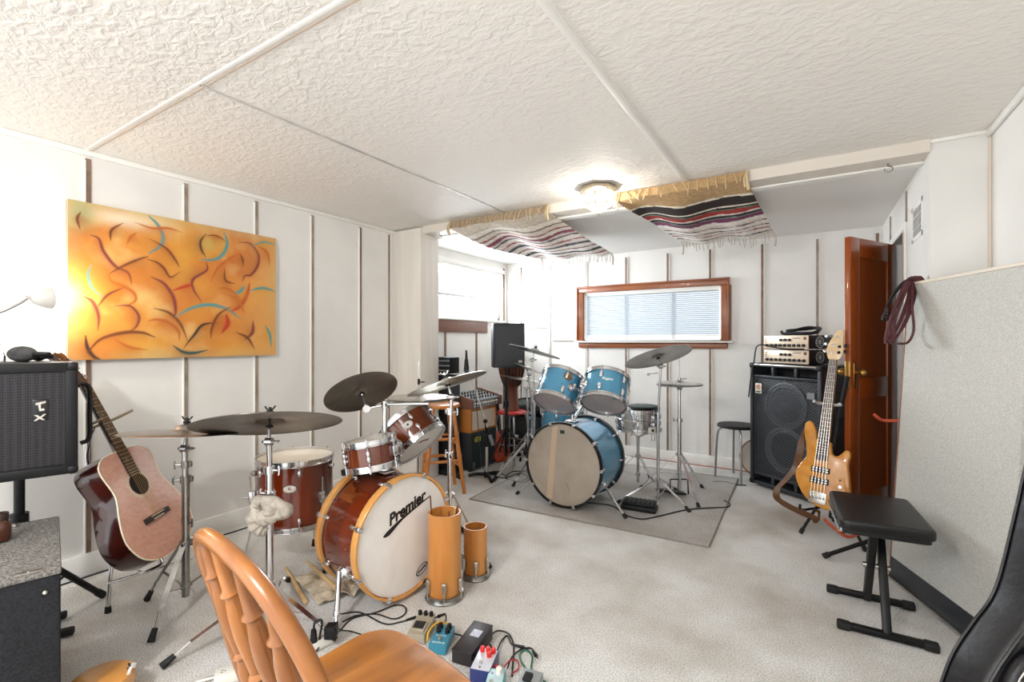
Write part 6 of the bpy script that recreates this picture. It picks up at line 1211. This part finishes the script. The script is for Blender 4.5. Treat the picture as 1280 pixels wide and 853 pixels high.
g = G(); g.tube([MBG @ V(-.075, .60, .035), MBG @ V(-.065, .60, -.025), MBG @ V(0, .60, -.05), MBG @ V(.06, .60, -.025), MBG @ V(.07, .60, .03)], .010, 8, 6); part('neck_yoke', g, mat('pale_grey_rubber', '#b9b9b6', .6), SB); g = G(); g.bar(MBG @ V(.055, .52, -.05), MBG @ V(.075, .80, -.05), .016, .028, (0, 0, 1), .006); part('yoke_lock', g, blackp, SB)
for a in (-1, 1):
    g = G(); e_ = MBG @ V(a*.085, -.095, -.02); g.tube([V(hub.x, hub.y, .16), MBG @ V(a*.085, -.11, -.10), MBG @ V(a*.085, -.108, .01), MBG @ V(a*.085, -.08, .022)], .008, 8, 5); part('body_cradle', g, blackm, SB)
for fx, fy in ((-.17, -.20), (.16, -.30), (.02, .17)):
    g = G(); e_ = V(hub.x+fx, hub.y+fy, .012); g.cyl(V(hub.x, hub.y, .30), e_, .009); lg = part('leg', g, blackm if fy < 0 else chrome, SB); g = G(); dd = (e_-V(hub.x, hub.y, .30)).normalized(); g.cyl(e_-dd*.03, e_+dd*.002, .013); part('rubber_foot', g, rubber, lg)
# second stand with orange hooks, pole hidden by the panel
so = V(.458, 3.47, 0); S3 = thing('instrument_stand', 'black tripod stand with orange-red hooks beside the open door', 'instrument stand', so); orr = mat('orange_rubber', '#b84a2a', .5)
g = G(); g.cyl(so+V(0, 0, .1), so+V(0, 0, .86), .010); part('pole', g, blackm, S3)
for k in (V(.058, 3.271, .012), V(.42, 3.83, .012), V(.15, 3.75, .012)):
    g = G(); g.cyl(so+V(0, 0, .19), k, .0115); lg = part('leg', g, blackm, S3); g = G(); dd = (k-so-V(0, 0, .19)).normalized(); g.cyl(k-dd*.03, k+dd*.004, .0155); part('rubber_foot', g, rubber, lg)
g = G(); g.tube([W(1030, 649, 2.80), W(1042, 660, 2.78), W(1058, 671, 2.76), W(1070, 669, 2.80), W(1085, 659, 2.84)], .009, 8, 6); part('lower_hook', g, orr, S3); g = G(); g.tube([W(1058, 666, 2.80), W(1072, 640, 2.9), so+V(0, 0, .22)], .008, 8, 4); part('hook_arm', g, chrome, S3)
g = G(); g.tube([W(1092, 518, 2.78), W(1098, 523, 2.77), W(1106, 526, 2.77), so+V(0, 0, .80)], .009, 8, 4); part('upper_hook', g, orr, S3)

# ================================================================ PANEL, BENCH, COIL, BAG
PA = thing('room_divider', 'tall grey fabric panel with dark base leaning against the right wall', 'room divider', (.45, 2.9, 0)); pe = V(.371, -.929, 0).normalized(); pw = V(.929, .371, 0).normalized(); pu = (pw*.09+V(0, 0, 1.54)).normalized(); pn = pe.cross(pu).normalized()
if pn.dot(pw) < 0: pn = -pn
PO = V(.346, 3.2, 0); PLn, PHt = .73, 1.545; Mp = Matrix((pe, pu, pn)).transposed().to_4x4(); Mp.translation = PO      # x along, y up the panel, z into the wall
g = G(Mp); g.box((PLn/2, PHt/2+.055, .011), (PLn, PHt-.11, .018), None, .003); part('fabric_face', g, fabric_m, PA); g = G(Mp); g.box((PLn/2, .056, .011), (PLn, .108, .020), None, .002); part('kick_strip', g, kick_m, PA)
g = G(Mp); g.box((PLn/2, PHt+.006, .011), (PLn, .016, .026), None, .004); part('top_cap', g, mat('cream_cap', '#d8cdbd', .5, bump=.05), PA); g = G(Mp); g.box((-.004, PHt/2, .011), (.008, PHt, .022), None, .002); part('edge_strip', g, mat('brown_edge', '#8a5a3e', .5, bump=.05), PA)
g = G(Mp); g.box((PLn/2, .006, -.008), (PLn, .012, .018), None, .003); part('base_lip', g, nickel, PA)
KB = thing('keyboard_bench', 'black padded keyboard bench with crossed legs in front of the grey panel', 'bench', (.26, 2.7, 0))
g = G(); sq = [V(.070, 2.965, 0), V(.415, 3.02, 0), V(.438, 2.525, 0), V(.104, 2.488, 0)]
sq = [V(.072, 2.955, 0), V(.395, 2.985, 0), V(.430, 2.520, 0), V(.104, 2.488, 0)]
def rr(q, r=.035, n_=6):
    o = []
    for i in range(4):
        p = q[i]; a = (q[i-1]-p).normalized(); b_ = (q[(i+1) % 4]-p).normalized()
        for k in range(n_+1): t = k/n_; s0, s1 = p+a*r, p+b_*r; o.append(((s0*(1-t)**2+p*2*t*(1-t)+s1*t*t).x, (s0*(1-t)**2+p*2*t*(1-t)+s1*t*t).y))
    return o
g.prism(rr(sq), .435, .482, None, .014, 4); part('seat_pad', g, leather_k, KB); cs = sum(sq, V(0, 0, 0))/4
g = G(); g.prism([((x-cs.x)*.93+cs.x, (y-cs.y)*.95+cs.y) for x, y in rr(sq)], .420, .437); part('seat_board', g, ink, KB); g = G()
for a, b_ in ((sq[0], sq[3]),): g.cyl(a.lerp(b_, .06)+V(-.002, 0, .43), a.lerp(b_, .94)+V(-.002, 0, .43), .006, n=8)
part('edge_trim', g, chrome, KB)
xm = .245; 
for nm, y0, y1, xo in (('a', 2.848, 2.56, -.021), ('b', 2.515, 2.80, .021)):
    g = G(); g.bar((xm+xo, y0, .02), (xm+xo, y1, .425), .040, .028, (0, 1, 0), .004) if False else g.bar((xm+xo, y0, .02), (xm+xo, y1, .425), .052, .030, (1, 0, 0), .005); part('leg', g, blackm, KB)
for y0, xa, xb in ((2.848, .061, .405), (2.515, .091, .433)):
    g = G(); g.bar((xa+.01, y0, .018), (xb-.01, y0+.01, .018), .030, .026, (0, 0, 1), .005); ft_ = part('foot_bar', g, blackm, KB); [part('rubber_end', G().box(q_, (.05, .040, .034), None, .008), rubber, ft_) for q_ in ((xa+.025, y0, .017), (xb-.025, y0+.01, .017))]
g = G(); g.cyl((xm-.05, 2.685, .235), (xm+.05, 2.685, .235), .011); g.box((xm, 2.57, .415), (.30, .03, .02), None, .004); g.box((xm, 2.80, .415), (.30, .03, .02), None, .004); part('pivot', g, nickel, KB)
# coil of cable hung over the panel corner
CO = thing('cable_coil', 'coil of maroon cable hung over the corner of the grey panel', 'cable', tuple(Mp @ V(.02, PHt+.012, .01))); mar = mat('maroon_braid', '#5e2a2e', .6, col2='#3c171b', scale=220, stretch=(1, 1, 1))
tc_ = Mp @ V(.035, PHt+.026, .012); fw = -V(tc_.x, tc_.y, 0).normalized(); rtc = V(CC, CS, 0)
random.seed(5)
for k in range(6):
    bt_ = W(1108+2.2*k, 428-3.5*(k % 3), 2.38); j = (k-2.5)*.006; lf, rg_ = -.018-.004*(k % 3), .022+.004*(k % 2); ax_ = (bt_-tc_); 
    g = G(); tp = tc_+rtc*j+V(0, 0, .005*(k % 2)); g.tube([tp+pn*.022+V(0, 0, -.02), tp+V(0, 0, .008), tp-pn*.03+rtc*-.004+V(0, 0, -.012), tp.lerp(bt_, .35)+rtc*(lf-.012)+fw*.03, tp.lerp(bt_, .75)+rtc*(lf-.006)+fw*.03, bt_+rtc*-.004+fw*.02, bt_+rtc*.016+V(0, 0, .012)+fw*.015, tp.lerp(bt_, .72)+rtc*rg_+fw*.01, tp.lerp(bt_, .35)+rtc*(rg_-.006)+fw*.012, tp-pn*.022+rtc*.014+V(0, 0, -.012), tp+rtc*.01+V(0, 0, .010), tp+pn*.024+rtc*.008+V(0, 0, -.02)], .0062, 8, 6); part('loop', g, mar, CO)
for k in range(4):
    g = G(); tp = tc_+rtc*(-.02-.004*k); bl = W(1103+1.5*k, 398-3*k, 2.42); g.tube([tp+pn*.02, tp-pn*.024+V(0, 0, -.008), tp.lerp(bl, .5)+rtc*-.03, bl, bl+rtc*.035+V(0, 0, .0), tp.lerp(bl, .5)+rtc*.02, tp-pn*.020+rtc*.012+V(0, 0, -.012), tp+pn*.02+rtc*.01], .0045, 7, 6); part('black_loop', g, cable_k, CO)
g = G(); q0 = tc_+rtc*.012-pn*.02; g.tube([q0, W(1140, 380, 2.40), W(1142, 412, 2.40), W(1135, 428, 2.40), W(1122, 430, 2.39)], .006, 8, 6); part('loose_end', g, mar, CO)
# gig bag standing at the right edge
GB = thing('gig_bag', 'black padded guitar gig bag standing at the right edge of the view', 'bag', (.38, 1.66, 0)); bgo = V(.385, 1.67, 0); bR = V(CC, CS, 0); bF = V(-CS, CC, 0); bU = (V(0, 0, 1)+bR*.25+bF*.03).normalized(); bX = (bR-bU*bR.dot(bU)).normalized(); bN = bX.cross(bU); Mg = Matrix((bX, bU, -bN if bN.dot(bF) > 0 else bN)).transposed().to_4x4(); Mg.translation = bgo
go_ = smooth_out([(0, 0), (.16, .01), (.19, .10), (.185, .22), (.17, .31), (.165, .41), (.13, .50), (.082, .56), (.062, .66), (.058, .80), (.055, .96), (.04, 1.0), (-.0, 1.01), (-.04, 1.0), (-.055, .96), (-.058, .80), (-.062, .64), (-.074, .56), (-.105, .49), (-.14, .40), (-.155, .31), (-.165, .22), (-.17, .10), (-.16, .01)], 4)
zs_ = 1 if (Mg.to_3x3() @ V(0, 0, 1)).dot(-bF) > 0 else -1
g = G(Mg); g.prism(go_, -.055, .055, None, .022, 4); part('bag_body', g, bag_m, GB); g = G(Mg)
for z in (.052, -.052): g.tube([(x, y, z) for x, y in scaled(go_, .004)], .0045, 6, 1, True)
part('piping', g, leather_k, GB); pk_ = smooth_out([(-.12, .06), (.12, .06), (.14, .25), (.12, .42), (.06, .50), (-.06, .50), (-.12, .43), (-.14, .25)], 4); g = G(Mg); g.prism(pk_, zs_*.05, zs_*.085, None, .014, 3); pk_o = part('front_pocket', g, bag_m, GB); g = G(Mg); g.tube([(x, y, zs_*.083) for x, y in scaled(pk_, .012)], .0025, 6, 1, True); part('pocket_zip', g, nickel, pk_o)
g = G(Mg); g.tube([(x, y, zs_*.0555) for x, y in scaled(go_, .028)], .0014, 5, 1, True); part('stitching', g, mat('pale_thread', '#9a95a0', .6), GB)

# ================================================================ CEILING: lamp, blankets, vent, hooks
CL_ = thing('ceiling_lamp', 'small brass and glass lantern fixed to the ceiling beside the beam', 'lamp', (-1.20, 2.98, 2.05)); lc = V(-1.20, 2.97, ZC); Ml = Matrix.Translation(lc) @ Matrix.Rotation(.2, 4, 'Z'); brs = mat('antique_silver_brass', '#a59a86', .35, .8); n8 = 8
g = G(Ml); g.lathe([(0, 0), (.118, 0), (.124, -.012), (.124, -.032), (.112, -.034), (.112, -.03), (0, -.03)], None, 8); part('canopy', g, brs, CL_, ang=20)
tz, mz, bz = -.034, -.120, -.178; rt1, rt2 = .108, .098; g = G(Ml); oc = lambda r, z: [V(r*math.cos(2*PI*k/n8), r*math.sin(2*PI*k/n8), z) for k in range(n8)]; A_, B_ = oc(rt1, tz), oc(rt2, mz); tip = V(0, 0, bz)
for k in range(n8):
    k2 = (k+1) % n8; g.cyl(A_[k], B_[k], .0028, n=6); g.cyl(B_[k], B_[k2], .0028, n=6); g.cyl(B_[k], tip, .0028, n=6); g.cyl(A_[k], A_[k2], .003, n=6)
g.ball(tip, .008); g.cyl(tip, tip-V(0, 0, .012), .005, .002); part('lead_frame', g, brs, CL_); g = G(Ml)
for k in range(n8): k2 = (k+1) % n8; g._f([g._v(A_[k]), g._v(A_[k2]), g._v(B_[k2]), g._v(B_[k])]); g._f([g._v(B_[k]), g._v(B_[k2]), g._v(tip)])
pane_m = mat('lantern_pane', '#ffffff', .05); clear_glass(pane_m, '#f6f2ea')
_nt = pane_m.node_tree; _tl = _nt.nodes.new('ShaderNodeBsdfTranslucent'); _tl.inputs['Color'].default_value = rgb('#b9b5ac'); _mx = [x for x in _nt.nodes if x.type == 'MIX_SHADER'][0]; _mx.inputs['Fac'].default_value = .09; _nt.links.new(_tl.outputs[0], _mx.inputs[2]); part('pane', g, pane_m, CL_, ang=5)
lb = mat('ceiling_bulb', '#fff4e2', .5, emit='#ffeeda', estr=60); g = G(Ml)
g.ball((0, 0, -.066), .021); part('bulb', g, lb, CL_); g = G(Ml); g.cyl((0, 0, -.03), (0, 0, -.058), .016); part('socket', g, whitep, CL_)
ld = bpy.data.lights.new('ceiling_light', 'POINT'); ld.energy = 6; ld.color = (1, .97, .93); ld.shadow_soft_size = .022; lo = bpy.data.objects.new('ceiling_light', ld); COL.objects.link(lo); lo.location = Ml @ V(0, 0, -.118)
MATS['ceiling_bulb'].node_tree.nodes['Principled BSDF'].inputs['Emission Strength'].default_value = 12
def stripes(kind):
    C = lambda h: np.array(rgb(h)[:3])
    if kind == 'R': bands = [(0, '#b4946a'), (.24, '#a98a62'), (.245, '#efe6d4'), (.265, '#2c221f'), (.37, '#3a2c28'), (.372, '#ece4d6'), (.39, '#241c1c'), (.415, '#5f8a72'), (.425, '#a5332f'), (.475, '#8a2a30'), (.48, '#e6ddd2'), (.50, '#33262a'), (.535, '#7aa08a'), (.545, '#7a3a5e'), (.60, '#6b3358'), (.605, '#f0eae2'), (.66, '#e6ddd5'), (.70, '#6a4450'), (.715, '#f0eae2'), (.78, '#3c3436'), (.795, '#ece6de'), (.84, '#a04a52'), (.855, '#f2ede6'), (.92, '#4a4246'), (.935, '#efe9e0'), (1, '#e9e2d8')]
    else: bands = [(0, '#a8937a'), (.10, '#c9bcab'), (.20, '#b9aa98'), (.215, '#e2d9cc'), (.27, '#8b7768'), (.29, '#d9cfc2'), (.34, '#9b5a52'), (.36, '#e6ded4'), (.40, '#8d4a58'), (.44, '#dcd2ca'), (.47, '#6a5a66'), (.49, '#efe8e0'), (.55, '#a84a4e'), (.57, '#e6dcd4'), (.62, '#5a5058'), (.66, '#ece5dc'), (.72, '#8f4250'), (.74, '#f2ece4'), (.80, '#3f3a40'), (.84, '#efe9e0'), (.90, '#9a4a54'), (.92, '#f4efe8'), (1, '#efe9e1')]
    return [(t, C(c)) for t, c in bands]
def blanket(name, label, N0, N1, F0, F1, kind, sag, seed):
    """near edge pinned over the beam, far edge hung below the alcove ceiling"""
    t = thing(name, label, 'blanket', tuple((N0+N1+F0+F1)/4)); nx, ny = 70, 110; bands = stripes(kind); rnd = np.random.RandomState(seed); g = G(); rows = []; cols = []
    for j in range(ny):
        v = j/(ny-1); r = []
        for i in range(nx):
            u = i/(nx-1)
            if v < .10: p = N0.lerp(N1, u)+V(0, 0, -.055*(v/.10)); w_ = v/.10
            else:
                w_ = 1; vv = (v-.10)/.90; p = (N0.lerp(N1, u)+V(0, 0, -.055)).lerp(F0.lerp(F1, u), vv); hang = sag*4*vv*(1-vv); p.z -= hang*(.55+.45*math.sin(u*2*PI*1.3+seed+vv*1.5)); p.z += .018*math.sin(u*11+seed*2+vv*4)*math.sin(PI*min(1, vv*1.2)); p.y += .012*math.sin(u*9+seed)
                p.z -= .035*vv*vv*(.5+.5*math.cos(u*2*PI*2+seed))
            r.append(g._v(p)); vb = v+.004*math.sin(u*23+j*.7)
            n_ = mnoise.noise(V(u*26, v*60, seed)); vb += .012*max(0, n_)*(1 if v > .55 else .25)
            c = bands[0][1]
            for tt, cc_ in bands:
                if tt <= vb: c = cc_
            cols.append(np.append(c*(.8+.4*rnd.rand()), 1))
        rows.append(r)
    for j in range(ny-1):
        for i in range(nx-1): g._f([rows[j][i], rows[j][i+1], rows[j+1][i+1], rows[j+1][i]])
    pos0 = [v_.co.copy() for v_ in rows[0]]; pos1 = [v_.co.copy() for v_ in rows[-1]]
    o = part('woven_cloth', g, vcol('blanket_'+kind, .95, .4, 400), t, ang=80); ca = o.data.color_attributes.new('Col', 'FLOAT_COLOR', 'POINT'); ca.data.foreach_set('color', np.array(cols, np.float32).ravel())
    md = o.modifiers.new('thickness', 'SOLIDIFY'); md.thickness = .005; md.offset = 0
    g = G(); rr_ = random.Random(seed)
    for k in range(26):
        i = int((k+.5)/26*nx); b_ = pos1[i]; l = .045+.03*rr_.random(); dx, dy = rr_.uniform(-.015, .015), rr_.uniform(-.005, .03); g.tube([b_, b_+V(dx*.3, dy*.6, -l*.35), b_+V(dx, dy, -l)], .003, 5, 3)
    part('far_fringe', g, mat('fringe_pale_'+kind, '#b9ada0', .95, bump=.1), t)
    for e in (0, -1): b_ = pos1[e]; g = G(); g.tube([b_, b_+V(.012, .012, -.05), b_+V(.006, .016, -.11)], .007, 6, 4); part('corner_tassel', g, MATS['fringe_pale_'+kind], t)
    g = G()
    for k in range(16 if kind == 'R' else 22):
        i = int((k+.5)/(16 if kind == 'R' else 22)*nx); b_ = pos0[i]; l = .05+.045*rr_.random(); dx = rr_.uniform(-.04, .04); g.tube([b_+V(0, -.004, 0), b_+V(dx*.4, -.014, -l*.4), b_+V(dx, -.016, -l)], .0034, 5, 3)
    part('near_fringe', g, mat('fringe_tan_'+kind, '#c9b591', .95, bump=.1), t)
    for e in (0, -1):
        b_ = pos0[e]; g = G(); g.tube([b_, b_+V(.0, -.02, -.06), b_+V(.01, -.02, -.12)], .009, 6, 4); g.tube([b_, b_+V(-.015, -.02, -.05), b_+V(-.01, -.02, -.10)], .006, 6, 4); part('corner_tassel', g, MATS['fringe_tan_'+kind], t)
    return t
blanket('striped_blanket', 'striped fringed blanket with tan edge and dark bands slung right of the ceiling lamp', V(-1.13, 3.135, 2.262), V(-.325, 3.135, 2.262), V(-.94, 4.20, 2.10), V(-.25, 4.22, 2.10), 'R', .045, 3)
blanket('striped_blanket', 'paler striped fringed blanket slung left of the ceiling lamp', V(-2.60, 3.135, 2.262), V(-1.66, 3.135, 2.262), V(-2.33, 4.24, 2.095), V(-1.60, 4.30, 2.095), 'L', .05, 8)
AV = thing('air_vent', 'white air vent grille with dark slots high on the alcove wall', 'air vent', (XA, 3.50, 1.93)); g = G(); y0, y1, z0, z1 = 3.345, 3.665, 1.825, 2.035
for a, b_, c_, d_ in ((y0, y1, z0, z0+.028), (y0, y1, z1-.028, z1), (y0, y0+.028, z0, z1), (y1-.028, y1, z0, z1)): bx(XA-.003, XA, a, b_, c_, d_, g, .003)
part('vent_frame', g, white_trim, AV); g = G(); bx(XA-.0006, XA+.0, y0+.02, y1-.02, z0+.02, z1-.02, g); part('duct_shadow_box', g, ink, AV); g = G()
for k in range(9): g.box((XA-.0012, y0+.045+.029*k, (z0+z1)/2), (.0008, .009, z1-z0-.05))
for k in range(2): g.box((XA-.0012, (y0+y1)/2, z0+.07+.07*k), (.0008, y1-y0-.05, .008))
part('vent_grid', g, white_trim, AV)
def hook(label, p):
    t = thing('ceiling_hook', label, 'hook', p); p = V(*p); g = G(); g.cyl(p, p-V(0, 0, .014), .0035, n=8); g.tube([p-V(0, 0, .014), p+V(.016, 0, -.020), p+V(.02, 0, -.036), p+V(.006, 0, -.046), p+V(-.012, 0, -.038), p+V(-.014, 0, -.026)], .0035, 7, 5); part('hook_wire', g, dchrome, t)
hook('small metal hook under the beam near the right wall', (.345, 3.24, 2.205)); hook('small metal hook under the left end of the beam by the pilaster', (-2.80, 3.23, 2.205))

# ================================================================ LIGHT, WORLD, CAMERA
sc = bpy.context.scene; w = bpy.data.worlds.new('sky'); sc.world = w; w.use_nodes = True; bg = w.node_tree.nodes['Background']; bg.inputs['Color'].default_value = (.93, .97, 1, 1); wn, wl = w.node_tree.nodes, w.node_tree.links; wt = wn.new('ShaderNodeTexCoord'); ws = wn.new('ShaderNodeSeparateXYZ'); wr = wn.new('ShaderNodeMapRange')   # sky strength raised on the near side as added fill for the room
wl.new(wt.outputs['Generated'], ws.inputs[0]); wl.new(ws.outputs['Y'], wr.inputs['Value']); wr.inputs['From Min'].default_value = -1; wr.inputs['From Max'].default_value = 1; wr.inputs['To Min'].default_value = 1.35; wr.inputs['To Max'].default_value = 1.1; wl.new(wr.outputs['Result'], bg.inputs['Strength'])
rl = bpy.data.lights.new('added_light_behind', 'POINT'); rl.energy = 62; rl.color = (1, .995, .985); rl.shadow_soft_size = .07; ro = bpy.data.objects.new('added_light_behind', rl); COL.objects.link(ro); ro.location = (-1.15, -.8, 2.1)  # unseen key light added behind the camera, no fixture modelled
def daylight(name, loc, rot, sx, sy, e):
    a = bpy.data.lights.new(name, 'AREA'); a.shape = 'RECTANGLE'; a.size = sx; a.size_y = sy; a.energy = e; a.color = (.93, .97, 1); o = bpy.data.objects.new(name, a); COL.objects.link(o); o.location = loc; o.rotation_euler = rot
daylight('daylight_left_window', (XL-.20, (WY0+WY1)/2, (WZ0+WZ1)/2+.05), (0, -PI/2, 0), .55, 1.35, 60)
cam = bpy.data.cameras.new('camera'); co = bpy.data.objects.new('camera', cam); COL.objects.link(co); co.location = (0, 0, CH); co.rotation_euler = (PI/2, 0, TH); cam.sensor_width = 36; cam.lens = F/1280*36; cam.clip_start = .02; sc.camera = co
vs = sc.view_settings; vs.view_transform = 'Standard'; vs.look = 'None'; vs.gamma = 1; vs.exposure = .82; vs.use_curve_mapping = False
sc.cycles.use_denoising = True; sc.cycles.max_bounces = 10; sc.cycles.diffuse_bounces = 6; sc.cycles.caustics_reflective = False; sc.cycles.caustics_refractive = False; sc.cycles.transparent_max_bounces = 12
sc.cycles.sample_clamp_indirect = 8
